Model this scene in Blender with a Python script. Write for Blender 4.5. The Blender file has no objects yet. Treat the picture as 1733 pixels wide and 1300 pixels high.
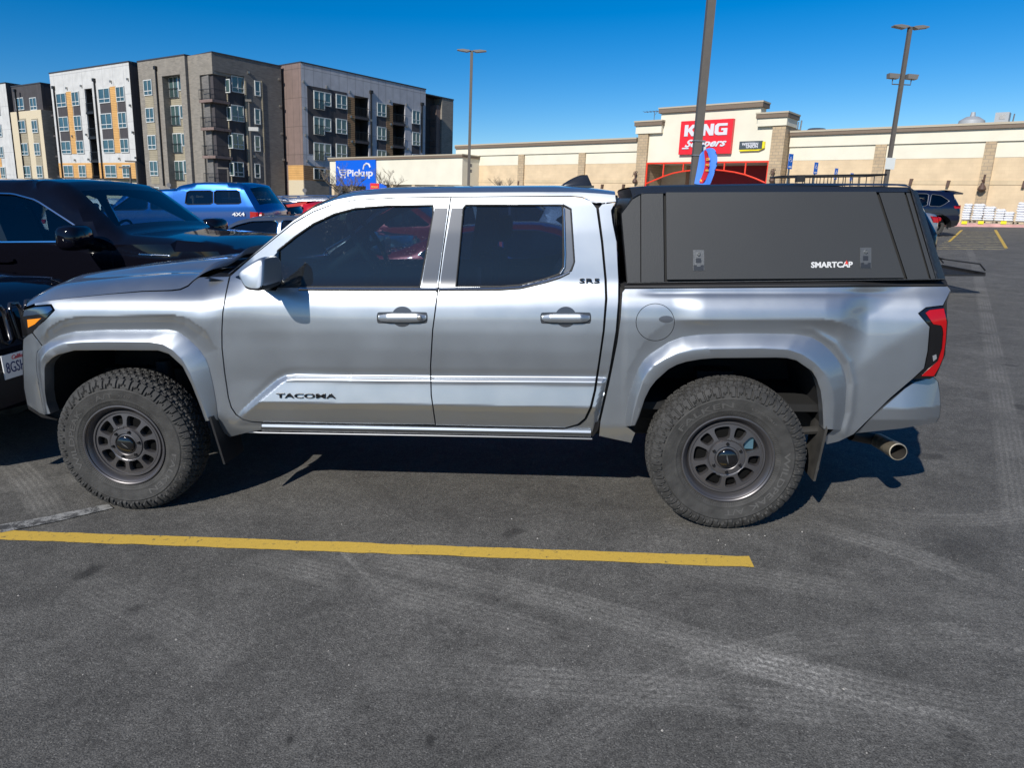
import bpy, bmesh, math, random
import numpy as np
from mathutils import Vector, Matrix
from mathutils.geometry import delaunay_2d_cdt
random.seed(7); np.random.seed(7)
R = math.radians
sc = bpy.context.scene
col = sc.collection

# ------------------------------------------------------------------ camera
CF = 1200.0
CC = np.array([0.9064, -3.515, 1.708]); YAW, PIT, ROL = 0.1028, 0.2541, -0.0127
_f = np.array([-math.sin(YAW)*math.cos(PIT), math.cos(YAW)*math.cos(PIT), -math.sin(PIT)])
_r = np.array([math.cos(YAW), math.sin(YAW), 0.0]); _u = np.cross(_r, _f)
CR = math.cos(ROL)*_r + math.sin(ROL)*_u
CU = -math.sin(ROL)*_r + math.cos(ROL)*_u
CW = _f
camd = bpy.data.cameras.new('camera'); cam = bpy.data.objects.new('camera', camd); col.objects.link(cam)
cam.matrix_world = Matrix(((CR[0], CU[0], -CW[0], CC[0]), (CR[1], CU[1], -CW[1], CC[1]), (CR[2], CU[2], -CW[2], CC[2]), (0, 0, 0, 1)))
camd.sensor_width = 36; camd.lens = CF/1733*36; camd.clip_start = 0.05; camd.clip_end = 3000
sc.camera = cam

# ------------------------------------------------------------------ light
SUN = np.array([0.44, 1.0, -0.77]); SUN = SUN/np.linalg.norm(SUN)
elev = math.asin(-SUN[2]); azi = math.atan2(-SUN[0], -SUN[1])
w = bpy.data.worlds.new('World'); sc.world = w; w.use_nodes = True
nt = w.node_tree; bg = nt.nodes['Background']
sky = nt.nodes.new('ShaderNodeTexSky'); sky.sky_type = 'NISHITA'; sky.sun_disc = False
sky.sun_elevation = elev; sky.sun_rotation = azi
sky.altitude = 1600; sky.air_density = 1.0; sky.dust_density = 0.3; sky.ozone_density = 4.0
hsv = nt.nodes.new('ShaderNodeHueSaturation'); hsv.inputs['Saturation'].default_value = 1.45
hsv.inputs['Hue'].default_value = 0.503; hsv.inputs['Value'].default_value = 1.0
nt.links.new(sky.outputs[0], hsv.inputs['Color']); nt.links.new(hsv.outputs[0], bg.inputs[0])
bg.inputs[1].default_value = 0.105
sund = bpy.data.lights.new('sun', 'SUN'); sund.energy = 5.0; sund.angle = R(0.53); sund.color = (1, 0.95, 0.87)
suno = bpy.data.objects.new('sun', sund); col.objects.link(suno)
suno.rotation_euler = Vector(-SUN).to_track_quat('Z', 'Y').to_euler(); suno.location = (0, -10, 20)
sc.view_settings.view_transform = 'Standard'; sc.view_settings.look = 'None'
sc.view_settings.exposure = 0.0; sc.view_settings.gamma = 1.0
sc.cycles.max_bounces = 8; sc.cycles.transparent_max_bounces = 16

# ------------------------------------------------------------------ pixel -> ray helpers (photo is 1733 x 1300)
UP = np.array([0.0497, 0.0222, 0.9985]); UP /= np.linalg.norm(UP)     # the lot slopes a little: true vertical
def ray(px, py):
    px = np.asarray(px, float); py = np.asarray(py, float)
    return CW + ((px-866.5)/CF)[..., None]*CR - ((py-650)/CF)[..., None]*CU
def at_y(px, py, Y):
    d = ray(px, py); t = (Y-CC[1])/d[..., 1]; return CC + t[..., None]*d
def at_x(px, py, X):
    d = ray(px, py); t = (X-CC[0])/d[..., 0]; return CC + t[..., None]*d
def at_z(px, py, Z=0.0):
    d = ray(px, py); t = (Z-CC[2])/d[..., 2]; return CC + t[..., None]*d
def project(P):
    d = np.asarray(P, float)-CC; z = d@CW
    return 866.5+CF*(d@CR)/z, 650-CF*(d@CU)/z
def at_plane(px, py, P0, n):
    d = ray(px, py); t = ((P0-CC)@n)/(d@n); return CC + t[..., None]*d

# ------------------------------------------------------------------ materials
MATS = {}
def _n(nt, typ, **kw):
    n = nt.nodes.new(typ)
    for k, v in kw.items(): setattr(n, k, v)
    return n
def mat(name, c, rough=0.5, metal=0.0, coat=0.0, spec=0.5, noise=0.0, nscale=8.0, bump=0.0, bscale=60.0, emit=None, trans=0.0):
    if name in MATS: return MATS[name]
    m = bpy.data.materials.new(name); m.use_nodes = True; nt = m.node_tree; b = nt.nodes['Principled BSDF']
    b.inputs['Base Color'].default_value = (*c, 1); b.inputs['Roughness'].default_value = rough
    b.inputs['Metallic'].default_value = metal; b.inputs['Coat Weight'].default_value = coat
    b.inputs['Coat Roughness'].default_value = 0.03; b.inputs['Specular IOR Level'].default_value = spec
    tc = _n(nt, 'ShaderNodeTexCoord')
    if noise:
        t = _n(nt, 'ShaderNodeTexNoise'); t.inputs['Scale'].default_value = nscale; t.inputs['Detail'].default_value = 6
        nt.links.new(tc.outputs['Object'], t.inputs['Vector'])
        mp = _n(nt, 'ShaderNodeMapRange'); mp.inputs[1].default_value = .3; mp.inputs[2].default_value = .7
        mp.inputs[3].default_value = 1-noise; mp.inputs[4].default_value = 1+noise
        mx = _n(nt, 'ShaderNodeMix', data_type='RGBA', blend_type='MULTIPLY'); mx.inputs[0].default_value = 1
        mx.inputs[6].default_value = (*c, 1)
        nt.links.new(t.outputs[0], mp.inputs[0]); nt.links.new(mp.outputs[0], mx.inputs[7]); nt.links.new(mx.outputs[2], b.inputs['Base Color'])
    if bump:
        t2 = _n(nt, 'ShaderNodeTexNoise'); t2.inputs['Scale'].default_value = bscale; t2.inputs['Detail'].default_value = 3
        nt.links.new(tc.outputs['Object'], t2.inputs['Vector'])
        bp = _n(nt, 'ShaderNodeBump'); bp.inputs['Strength'].default_value = bump; bp.inputs['Distance'].default_value = 0.01
        nt.links.new(t2.outputs[0], bp.inputs['Height']); nt.links.new(bp.outputs[0], b.inputs['Normal'])
    if emit: b.inputs['Emission Color'].default_value = (*c, 1); b.inputs['Emission Strength'].default_value = emit
    MATS[name] = m; return m
def glass_mat(name, tint, refl=1.45, dirt=0.0):
    if name in MATS: return MATS[name]
    m = bpy.data.materials.new(name); m.use_nodes = True; nt = m.node_tree; nt.nodes.clear()
    o = _n(nt, 'ShaderNodeOutputMaterial'); tr = _n(nt, 'ShaderNodeBsdfTransparent'); tr.inputs[0].default_value = (*tint, 1)
    gl = _n(nt, 'ShaderNodeBsdfGlossy'); gl.inputs['Roughness'].default_value = 0.01; gl.inputs[0].default_value = (.95, .98, 1, 1)
    fr = _n(nt, 'ShaderNodeFresnel'); fr.inputs[0].default_value = refl
    mx = _n(nt, 'ShaderNodeMixShader'); nt.links.new(fr.outputs[0], mx.inputs[0]); nt.links.new(tr.outputs[0], mx.inputs[1]); nt.links.new(gl.outputs[0], mx.inputs[2])
    out = mx.outputs[0]
    if dirt:
        tc = _n(nt, 'ShaderNodeTexCoord'); t = _n(nt, 'ShaderNodeTexNoise'); t.inputs['Scale'].default_value = 160; t.inputs['Detail'].default_value = 2
        t2 = _n(nt, 'ShaderNodeTexNoise'); t2.inputs['Scale'].default_value = 4; t2.inputs['Detail'].default_value = 4
        nt.links.new(tc.outputs['Object'], t.inputs['Vector']); nt.links.new(tc.outputs['Object'], t2.inputs['Vector'])
        a = _n(nt, 'ShaderNodeMapRange'); a.inputs[1].default_value = .66; a.inputs[2].default_value = .74
        b_ = _n(nt, 'ShaderNodeMapRange'); b_.inputs[1].default_value = .5; b_.inputs[2].default_value = .68
        nt.links.new(t.outputs[0], a.inputs[0]); nt.links.new(t2.outputs[0], b_.inputs[0])
        mu = _n(nt, 'ShaderNodeMath', operation='MULTIPLY'); nt.links.new(a.outputs[0], mu.inputs[0]); nt.links.new(b_.outputs[0], mu.inputs[1])
        mu2 = _n(nt, 'ShaderNodeMath', operation='MULTIPLY_ADD'); nt.links.new(mu.outputs[0], mu2.inputs[0]); mu2.inputs[1].default_value = dirt; mu2.inputs[2].default_value = 0.02
        df = _n(nt, 'ShaderNodeBsdfDiffuse'); df.inputs[0].default_value = (.55, .6, .62, 1)
        m3 = _n(nt, 'ShaderNodeMixShader'); nt.links.new(mu2.outputs[0], m3.inputs[0]); nt.links.new(out, m3.inputs[1]); nt.links.new(df.outputs[0], m3.inputs[2]); out = m3.outputs[0]
    nt.links.new(out, o.inputs[0]); MATS[name] = m; return m
def brick_mat(name, c1, c2, mortar, sx=0.6, sy=0.2, plane='XZ', rough=.85, msize=.012, off=.5):
    if name in MATS: return MATS[name]
    m = mat(name, c1, rough); nt = m.node_tree; b = nt.nodes['Principled BSDF']
    tc = _n(nt, 'ShaderNodeTexCoord'); sp = _n(nt, 'ShaderNodeSeparateXYZ'); cb = _n(nt, 'ShaderNodeCombineXYZ')
    nt.links.new(tc.outputs['Object'], sp.inputs[0])
    ad = _n(nt, 'ShaderNodeMath', operation='ADD'); nt.links.new(sp.outputs[0], ad.inputs[0]); nt.links.new(sp.outputs[1], ad.inputs[1])
    nt.links.new(ad.outputs[0], cb.inputs[0]); nt.links.new(sp.outputs[2], cb.inputs[1])
    br = _n(nt, 'ShaderNodeTexBrick'); br.offset = off
    br.inputs['Color1'].default_value = (*c1, 1); br.inputs['Color2'].default_value = (*c2, 1); br.inputs['Mortar'].default_value = (*mortar, 1)
    br.inputs['Scale'].default_value = 1; br.inputs['Brick Width'].default_value = sx; br.inputs['Row Height'].default_value = sy; br.inputs['Mortar Size'].default_value = msize
    nt.links.new(cb.outputs[0], br.inputs[0])
    no = _n(nt, 'ShaderNodeTexNoise'); no.inputs['Scale'].default_value = 1.2; no.inputs['Detail'].default_value = 6; nt.links.new(tc.outputs['Object'], no.inputs['Vector'])
    mp = _n(nt, 'ShaderNodeMapRange'); mp.inputs[1].default_value = .3; mp.inputs[2].default_value = .7; mp.inputs[3].default_value = .9; mp.inputs[4].default_value = 1.1
    mx = _n(nt, 'ShaderNodeMix', data_type='RGBA', blend_type='MULTIPLY'); mx.inputs[0].default_value = 1
    nt.links.new(no.outputs[0], mp.inputs[0]); nt.links.new(br.outputs[0], mx.inputs[6]); nt.links.new(mp.outputs[0], mx.inputs[7])
    nt.links.new(mx.outputs[2], b.inputs['Base Color']); return m

def silver_paint():
    m = mat('silver_paint', (.385, .415, .45), .42, .85, 1.0); nt = m.node_tree; b = nt.nodes['Principled BSDF']
    tc = _n(nt, 'ShaderNodeTexCoord')
    # road dust thinly on the lower body
    n2 = _n(nt, 'ShaderNodeTexNoise'); n2.inputs['Scale'].default_value = 5; n2.inputs['Detail'].default_value = 8
    nt.links.new(tc.outputs['Object'], n2.inputs['Vector'])
    mp = _n(nt, 'ShaderNodeMapRange'); mp.inputs[1].default_value = .35; mp.inputs[2].default_value = .75; mp.inputs[3].default_value = .38; mp.inputs[4].default_value = .46
    nt.links.new(n2.outputs[0], mp.inputs[0]); nt.links.new(mp.outputs[0], b.inputs['Roughness'])
    return m
M_SILVER = silver_paint()
M_BLACKPL = mat('black_plastic', (.012, .012, .013), .55, bump=.15, bscale=300)
M_GLOSSBLK = mat('gloss_black', (.006, .006, .007), .12, coat=.6)
M_RUBBER = mat('tyre_rubber', (.036, .0352, .0335), .75, noise=.40, nscale=14, bump=.25, bscale=120)
M_RIM = mat('dark_wheel_finish', (.125, .12, .125), .40, .70, noise=.06)
M_CAP = mat('satin_cap_coat', (.026, .028, .030), .52, bump=.10, bscale=260, noise=.10, nscale=1.3)
M_CAPD = mat('satin_cap_coat_edge', (.018, .021, .026), .42, bump=.3, bscale=420)
M_DARK = mat('underbody_dark', (.008, .008, .008), .8)
M_CHROME = mat('bright_trim', (.75, .77, .8), .12, 1.0)
M_STEEL = mat('dull_steel', (.35, .34, .32), .45, .9, noise=.25, nscale=30)
M_MUD = mat('dusty_rubber', (.10, .095, .085), .85, noise=.4, nscale=12)
M_BADGE = mat('badge_black', (.01, .01, .011), .35)
M_WHITE = mat('white_paint', (.75, .76, .77), .35, coat=.5)
M_SEAT = mat('seat_cloth', (.035, .036, .04), .85)
M_SEATL = mat('seat_cloth_grey', (.16, .16, .17), .85)
M_AMBER = mat('amber_lens', (.9, .28, .01), .15, coat=1)
M_RED = mat('red_lens', (.38, .004, .006), .18, coat=.25)
M_CLEAR = mat('clear_lens', (.5, .52, .55), .08, .6, coat=1)
M_GLASSF = glass_mat('tinted_glass', (.24, .37, .43), 1.62, dirt=.45)
M_GLASSR = glass_mat('privacy_glass', (.20, .27, .38), 1.55, dirt=.05)
M_GLASSD = glass_mat('dark_car_glass', (.16, .20, .22), 1.6)
M_GLASSC = glass_mat('clear_car_glass', (.55, .68, .72), 1.55)
M_POLE = mat('pole_paint_brown', (.10, .088, .075), .55, noise=.08)

# ------------------------------------------------------------------ objects and meshes
def setp(o, label=None, cat=None, group=None, kind=None):
    if label: o['label'] = label
    if cat: o['category'] = cat
    if group: o['group'] = group
    if kind: o['kind'] = kind
    return o
def empty(name, label, cat, M=None, group=None):
    o = bpy.data.objects.new(name, None); col.objects.link(o); o.empty_display_size = .2
    if M is not None: o.matrix_world = M
    return setp(o, label, cat, group)
class MB:
    def __init__(s): s.v = []; s.f = []; s.m = []; s.n = 0
    def add(s, vs, fs, mi=0):
        b = s.n; vs = [tuple(map(float, p)) for p in vs]; s.v += vs; s.n += len(vs)
        s.f += [tuple(int(i)+b for i in f) for f in fs]; s.m += [mi]*len(fs); return s
    def box(s, x0, x1, y0, y1, z0, z1, mi=0):
        vs = [(x, y, z) for z in (z0, z1) for y in (y0, y1) for x in (x0, x1)]
        return s.add(vs, [(0, 2, 3, 1), (4, 5, 7, 6), (0, 1, 5, 4), (2, 6, 7, 3), (0, 4, 6, 2), (1, 3, 7, 5)], mi)
    def prism(s, poly, y0, y1, mi=0, axis='y'):
        n = len(poly)
        a = sum(poly[i][0]*poly[(i+1) % n][1]-poly[(i+1) % n][0]*poly[i][1] for i in range(n))
        if a < 0: poly = poly[::-1]
        if axis == 'y': V = lambda p, t: (p[0], t, p[1])
        elif axis == 'z': V = lambda p, t: (p[0], p[1], t)
        else: V = lambda p, t: (t, p[0], p[1])
        vs = [V(p, y0) for p in poly]+[V(p, y1) for p in poly]
        fs = [tuple(range(n)), tuple(range(2*n-1, n-1, -1))]+[(i, n+i, n+(i+1) % n, (i+1) % n) for i in range(n)]
        return s.add(vs, fs, mi)
    def tube(s, pts, r, k=8, mi=0, caps=True, closed=False):
        P = [np.array(p, float) for p in pts]; n = len(P)
        rr = r if hasattr(r, '__len__') else [r]*n
        rings = []; prev = None
        for i in range(n):
            if closed: t = P[(i+1) % n]-P[i-1]
            else: t = P[min(i+1, n-1)]-P[max(i-1, 0)]
            t = t/(np.linalg.norm(t)+1e-12)
            if prev is None:
                a = np.array([0, 0, 1.]) if abs(t[2]) < .9 else np.array([1., 0, 0]); u = np.cross(t, a)
            else: u = prev-t*(prev@t)
            u /= np.linalg.norm(u)+1e-12; prev = u; v = np.cross(t, u)
            rings.append([P[i]+rr[i]*(math.cos(2*math.pi*j/k)*u+math.sin(2*math.pi*j/k)*v) for j in range(k)])
        vs = [p for ring in rings for p in ring]; fs = []
        for i in range(n if closed else n-1):
            a = i*k; b = ((i+1) % n)*k
            for j in range(k): fs.append((a+j, a+(j+1) % k, b+(j+1) % k, b+j))
        if caps and not closed: fs.append(tuple(range(k-1, -1, -1))); fs.append(tuple((n-1)*k+j for j in range(k)))
        return s.add(vs, fs, mi)
    def lathe(s, prof, k=32, c=(0, 0, 0), axis='y', mi=0, a0=0, a1=2*math.pi):
        full = abs(a1-a0-2*math.pi) < 1e-6; n = len(prof); kk = k if full else k+1; vs = []
        for i in range(kk):
            a = a0+(a1-a0)*i/k; ca, sa = math.cos(a), math.sin(a)
            for (r, h) in prof:
                if axis == 'y': vs.append((c[0]+r*ca, c[1]+h, c[2]+r*sa))
                elif axis == 'z': vs.append((c[0]+r*ca, c[1]+r*sa, c[2]+h))
                else: vs.append((c[0]+h, c[1]+r*ca, c[2]+r*sa))
        fs = []
        for i in range(k):
            a = i*n; b = ((i+1) % kk)*n
            for j in range(n-1): fs.append((a+j, a+j+1, b+j+1, b+j))
        return s.add(vs, fs, mi)
    def sphere(s, c, r, k=10, sq=(1, 1, 1), mi=0):
        prof = []; vs = []; fs = []
        for i in range(k+1):
            th = math.pi*i/k
            for j in range(2*k):
                ph = math.pi*j/k; vs.append((c[0]+r*sq[0]*math.sin(th)*math.cos(ph), c[1]+r*sq[1]*math.sin(th)*math.sin(ph), c[2]+r*sq[2]*math.cos(th)))
        for i in range(k):
            for j in range(2*k): fs.append((i*2*k+j, (i+1)*2*k+j, (i+1)*2*k+(j+1) % (2*k), i*2*k+(j+1) % (2*k)))
        return s.add(vs, fs, mi)
    def mesh(s, name, mats, smooth=None, weld=False):
        me = bpy.data.meshes.new(name); me.from_pydata(s.v, [], s.f)
        for m in (mats if isinstance(mats, (list, tuple)) else [mats]): me.materials.append(m)
        if any(s.m): me.polygons.foreach_set('material_index', s.m)
        if weld or smooth is not None:
            bm = bmesh.new(); bm.from_mesh(me)
            if weld: bmesh.ops.remove_doubles(bm, verts=bm.verts, dist=2e-4)
            if weld == 2: bmesh.ops.recalc_face_normals(bm, faces=bm.faces)
            if smooth is not None:
                for f in bm.faces: f.smooth = True
                for e in bm.edges:
                    e.smooth = not (len(e.link_faces) == 2 and e.calc_face_angle(0) > R(smooth))
            bm.to_mesh(me); bm.free()
        return me
    def build(s, name, mats, parent=None, smooth=None, weld=False, M=None):
        me = s.mesh(name, mats, smooth, weld)
        return link(name, me, parent, M)
def link(name, me, parent=None, M=None):
    o = bpy.data.objects.new(name, me); col.objects.link(o)
    if parent is not None: o.parent = parent
    if M is not None: o.matrix_local = M
    return o
def copy_tree(o, parent=None):
    c = o.copy(); col.objects.link(c); c.parent = parent
    if parent is not None: c.matrix_parent_inverse = o.matrix_parent_inverse.copy()
    for ch in [x for x in o.children]: copy_tree(ch, c)
    return c
def text_geo(body, size=1.0, offset=0.0, extrude=0.0, res=3, spacing=1.0, shear=0.0):
    cu = bpy.data.curves.new('t', 'FONT'); cu.body = body; cu.size = size; cu.offset = offset; cu.extrude = extrude
    cu.resolution_u = res; cu.align_x = 'CENTER'; cu.align_y = 'CENTER'; cu.space_character = spacing; cu.shear = shear
    o = bpy.data.objects.new('t', cu); col.objects.link(o)
    dg = bpy.context.evaluated_depsgraph_get(); me = o.evaluated_get(dg).to_mesh()
    vs = np.array([v.co[:] for v in me.vertices]) if len(me.vertices) else np.zeros((0, 3)); fs = [tuple(p.vertices) for p in me.polygons]
    o.evaluated_get(dg).to_mesh_clear(); bpy.data.objects.remove(o); bpy.data.curves.remove(cu)
    return vs, fs
def text_on(mb, body, c, right, up, w=None, h=None, extrude=.003, offset=0.0, mi=0, shear=0.0, spacing=1.0):
    """text centred at c, fitted to width w / height h, in the plane of right & up"""
    vs, fs = text_geo(body, 1.0, offset, 0.02, shear=shear, spacing=spacing)
    if not len(vs): return
    mn = vs.min(0); mx = vs.max(0); vs = vs-(mn+mx)/2; s = mx-mn
    sx = (w/s[0]) if w else h/s[1]; sy = (h/s[1]) if h else sx
    right = np.array(right, float); up = np.array(up, float); n = np.cross(right, up)
    P = np.array(c)+vs[:, :1]*sx*right+vs[:, 1:2]*sy*up+vs[:, 2:3]/.02*extrude*n
    mb.add(P, fs, mi)

def polyd(px, py, pts):
    """signed distance to a polyline (positive on its left side seen with y down = above for left-to-right)"""
    pts = np.asarray(pts, float); best = np.full(np.shape(px), 1e9); sg = np.ones(np.shape(px))
    arc = np.zeros(np.shape(px)); L = 0
    for a, b in zip(pts[:-1], pts[1:]):
        d = b-a; l2 = d@d; t = np.clip(((px-a[0])*d[0]+(py-a[1])*d[1])/l2, 0, 1)
        dx = px-(a[0]+t*d[0]); dy = py-(a[1]+t*d[1]); dd = np.hypot(dx, dy)
        cr = d[0]*dy-d[1]*dx; k = dd < best
        best = np.where(k, dd, best); sg = np.where(k, np.where(cr > 0, -1, 1), sg); arc = np.where(k, L+t*math.sqrt(l2), arc); L += math.sqrt(l2)
    return best*sg, arc
def sstep(x): x = np.clip(x, 0, 1); return x*x*(3-2*x)
def chaikin(pts, it=1, closed=True):
    P = [np.array(p, float) for p in pts]
    for _ in range(it):
        Q = []; n = len(P)
        for i in range(n if closed else n-1):
            a, b = P[i], P[(i+1) % n]; Q += [a*.75+b*.25, a*.25+b*.75]
        if not closed: Q = [P[0]]+Q+[P[-1]]
        P = Q
    return P
def densify(pts, step, closed=True):
    Q = []; n = len(pts)
    for i in range(n if closed else n-1):
        a = np.array(pts[i], float); b = np.array(pts[(i+1) % n], float); k = max(1, int(math.ceil(np.linalg.norm(b-a)/step)))
        for j in range(k): Q.append(a+(b-a)*j/k)
    if not closed: Q.append(np.array(pts[-1], float))
    return Q
def resample(pts, n):
    P = np.array(pts, float); s = np.r_[0, np.cumsum(np.linalg.norm(np.diff(P, axis=0), axis=1))]
    t = np.linspace(0, s[-1], n); return np.stack([np.interp(t, s, P[:, k]) for k in range(P.shape[1])], 1)
def inpoly(px, py, poly):
    P = np.asarray(poly, float); ins = np.zeros(np.shape(px), bool); j = len(P)-1
    for i in range(len(P)):
        c = (P[i, 1] > py) != (P[j, 1] > py)
        with np.errstate(divide='ignore', invalid='ignore'):
            xx = (P[j, 0]-P[i, 0])*(py-P[i, 1])/(P[j, 1]-P[i, 1])+P[i, 0]
        ins ^= c & (px < xx); j = i
    return ins
def fill(outline, holes=(), step=6.0):
    """triangulate a 2-D outline with interior grid points. -> verts(n,2), faces, list of boundary loops"""
    loops = [densify(outline, step)]+[densify(h, step) for h in holes]
    vs = []; ed = []; lp = []
    for L in loops:
        b = len(vs); vs += [tuple(p) for p in L]; n = len(L); ed += [(b+i, b+(i+1) % n) for i in range(n)]; lp.append(list(range(b, b+n)))
    A = np.array(loops[0]); x0, y0 = A.min(0); x1, y1 = A.max(0)
    gx, gy = np.meshgrid(np.arange(x0, x1+step, step), np.arange(y0, y1+step, step*.87)); gx = gx.copy(); gx[1::2] += step/2
    gx = gx.ravel(); gy = gy.ravel(); k = inpoly(gx, gy, loops[0])
    for h in loops[1:]: k &= ~inpoly(gx, gy, h)
    gx, gy = gx[k], gy[k]
    if len(gx):
        bd = np.array(vs); keep = []
        for i in range(0, len(gx), 2000):
            d = np.hypot(gx[i:i+2000, None]-bd[None, :, 0], gy[i:i+2000, None]-bd[None, :, 1]).min(1); keep.append(d > step*.45)
        k = np.concatenate(keep); gx, gy = gx[k], gy[k]
    vs2 = [Vector(p) for p in vs]+[Vector((a, b)) for a, b in zip(gx, gy)]
    V, E, Fc, ov, oe, of = delaunay_2d_cdt(vs2, ed, [], 0, 1e-6)
    V = np.array([v[:] for v in V]); Fa = np.array([f[:] for f in Fc])
    cx = V[Fa].mean(1); k = inpoly(cx[:, 0], cx[:, 1], loops[0])
    for h in loops[1:]: k &= ~inpoly(cx[:, 0], cx[:, 1], h)
    Fa = Fa[k]
    inv = {}
    for i, o_ in enumerate(ov):
        for q in o_: inv[q] = i
    lp = [[inv[i] for i in L] for L in lp]
    return V, Fa, lp
# ================================================================== the pickup truck
YC = 0.97
def prof(tab):
    z = np.array([t[0] for t in tab]); y = np.array([t[1] for t in tab]); zz = np.linspace(z[0], z[-1], 400); yy = np.interp(zz, z, y)
    k = np.exp(-np.linspace(-2, 2, 25)**2); k /= k.sum(); yy2 = np.convolve(np.pad(yy, 12, mode='reflect', reflect_type='odd'), k, 'valid')
    return lambda Z: np.interp(Z, zz, yy2)
PD = prof([(.40, .16), (.48, .115), (.54, .10), (.66, .090), (.77, .082), (.85, .070), (.95, .058), (1.05, .052), (1.12, .054), (1.18, .062), (1.23, .075), (1.265, .089), (1.30, .104), (1.40, .120), (1.55, .146), (1.70, .178), (1.76, .205), (1.82, .27)])
PF = prof([(.40, .16), (.54, .11), (.77, .088), (.95, .080), (1.05, .072), (1.12, .068), (1.17, .072), (1.21, .088), (1.24, .112), (1.27, .155), (1.31, .23), (1.36, .34)])
PB = prof([(.40, .14), (.54, .10), (.77, .078), (.95, .064), (1.05, .054), (1.12, .050), (1.18, .055), (1.22, .066), (1.25, .082), (1.275, .092), (1.34, .094)])
LRIDGE = [(392, 714), (410, 694), (470, 643), (484, 636), (500, 634.5), (728, 637), (1006, 639), (1045, 640)]
FRIDGE = [(58, 600), (66, 575), (84, 555), (104, 543), (125, 538), (168, 535.5), (294, 534), (316, 539), (345, 558), (368, 590), (378, 640), (384, 700)]
BRIDGE = [(1044, 730), (1052, 668), (1062, 628), (1080, 592), (1106, 562), (1128, 548), (1152, 541.5), (1395, 541), (1422, 546), (1462, 562), (1560, 600)]
RB2 = [(1300, 553), (1375, 558), (1413, 582), (1436, 614), (1444, 650), (1440, 700), (1429, 735)]
BSH = [(1405, 660), (1480, 602), (1575, 545), (1640, 520)]
def gapx(py): return np.interp(py, [300, 492, 540, 580, 650, 700, 740], [1050, 1050, 1046.5, 1041, 1027, 1013.5, 1010.5])
def F(px, py, X, Z):
    gx = gapx(py); wf = sstep((430-px)/90); wb = (px > gx).astype(float)
    y = PD(Z)*(1-wf)+PF(Z)*wf; y = np.where(wb > 0, PB(Z), y)
    # raised lower door panel
    d, a = polyd(px, py, LRIDGE); m = sstep(-(d-1)/10)*sstep((gx-px)/8)*sstep((px-395)/20)
    y = y+m*np.interp(Z, [.50, .545, .66, .77], [0.0, -.012, -.050, -.025])
    y = y+.004*np.exp(-((d-4)/6)**2)*sstep((gx-px)/8)*sstep((px-410)/40)
    # front wing blister
    d, a = polyd(px, py, FRIDGE); fade = sstep((395-px)/60)*sstep((px-60)/24)
    b = np.where(d > 0, np.exp(-(d/48)**2), 1-1.25*np.clip(-d/26, 0, 1)*(2-np.clip(-d/26, 0, 1))); y = y-.031*b*fade*sstep((Z-.45)/.3+.3)
    # bed blister
    d, a = polyd(px, py, BRIDGE); fade = sstep((px-1050)/14)*(.22+.78*sstep((px-1135)/60))*sstep((1472-px)/75)
    b = np.where(d > 0, np.exp(-(d/46)**2), 1-1.25*np.clip(-d/26, 0, 1)*(2-np.clip(-d/26, 0, 1))); y = y-.026*b*fade
    d, a = polyd(px, py, RB2); y = y-.007*np.exp(-(d/5.5)**2)*sstep((px-1330)/60)
    # crease along the top of the bed side
    y = y+.006*np.exp(-((py-496)/4.5)**2)*sstep((px-1075)/40)*sstep((1530-px)/60)
    # shoulder plane rising to the tail lamp
    d, a = polyd(px, py, BSH); y = y+.00062*.5*(np.sqrt(d*d+9**2)+d)*sstep((px-1420)/50)*sstep((130-d)/70)
    # soft dent behind the front wheel, on the front door
    y = y+.010*np.exp(-(((px-470)/70)**2+((py-600)/60)**2))-.008*np.exp(-(((px-400)/45)**2+((py-520)/30)**2))
    # plan curve of the nose and the tail
    y = y+.75*np.clip(-1.98-X, 0, .45)**2+np.clip(X-2.52, 0, 1)**2*.8
    # narrowing round the front pillars
    y = y+.10*np.clip(-.55-X, 0, 2)*sstep((Z-1.30)/.1)
    return y
def surf(px, py, off=0.0, fn=F):
    px = np.atleast_1d(np.asarray(px, float)); py = np.atleast_1d(np.asarray(py, float)); Y = np.full(px.shape, .08)
    d = ray(px, py)
    for _ in range(26):
        t = (Y-CC[1])/d[:, 1]; P = CC+t[:, None]*d; Y = .5*Y+.5*(fn(px, py, P[:, 0], P[:, 2])+off)
    t = (Y-CC[1])/d[:, 1]; return CC+t[:, None]*d
def surfn(px, py, fn=F):
    e = .8; a = surf(px+e, py, 0, fn)-surf(px-e, py, 0, fn); b = surf(px, py-e, 0, fn)-surf(px, py+e, 0, fn)
    n = np.cross(a, b); n /= np.linalg.norm(n, axis=1)[:, None]; n[n[:, 1] > 0] *= -1; return n
def inset(loop, d):
    P = np.array(loop, float); a = np.sum(P[:, 0]*np.roll(P[:, 1], -1)-np.roll(P[:, 0], -1)*P[:, 1])
    T = np.roll(P, -1, 0)-np.roll(P, 1, 0); T /= np.linalg.norm(T, axis=1)[:, None]+1e-9; N = np.stack([-T[:, 1], T[:, 0]], 1)
    return P+N*d*(1 if a > 0 else -1)
def mirror_mesh(me):
    m2 = me.copy(); n = len(m2.vertices); co = np.zeros(n*3); m2.vertices.foreach_get('co', co); co = co.reshape(-1, 3); co[:, 1] = 2*YC-co[:, 1]
    m2.vertices.foreach_set('co', co.ravel()); m2.flip_normals(); m2.update(); return m2
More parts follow.
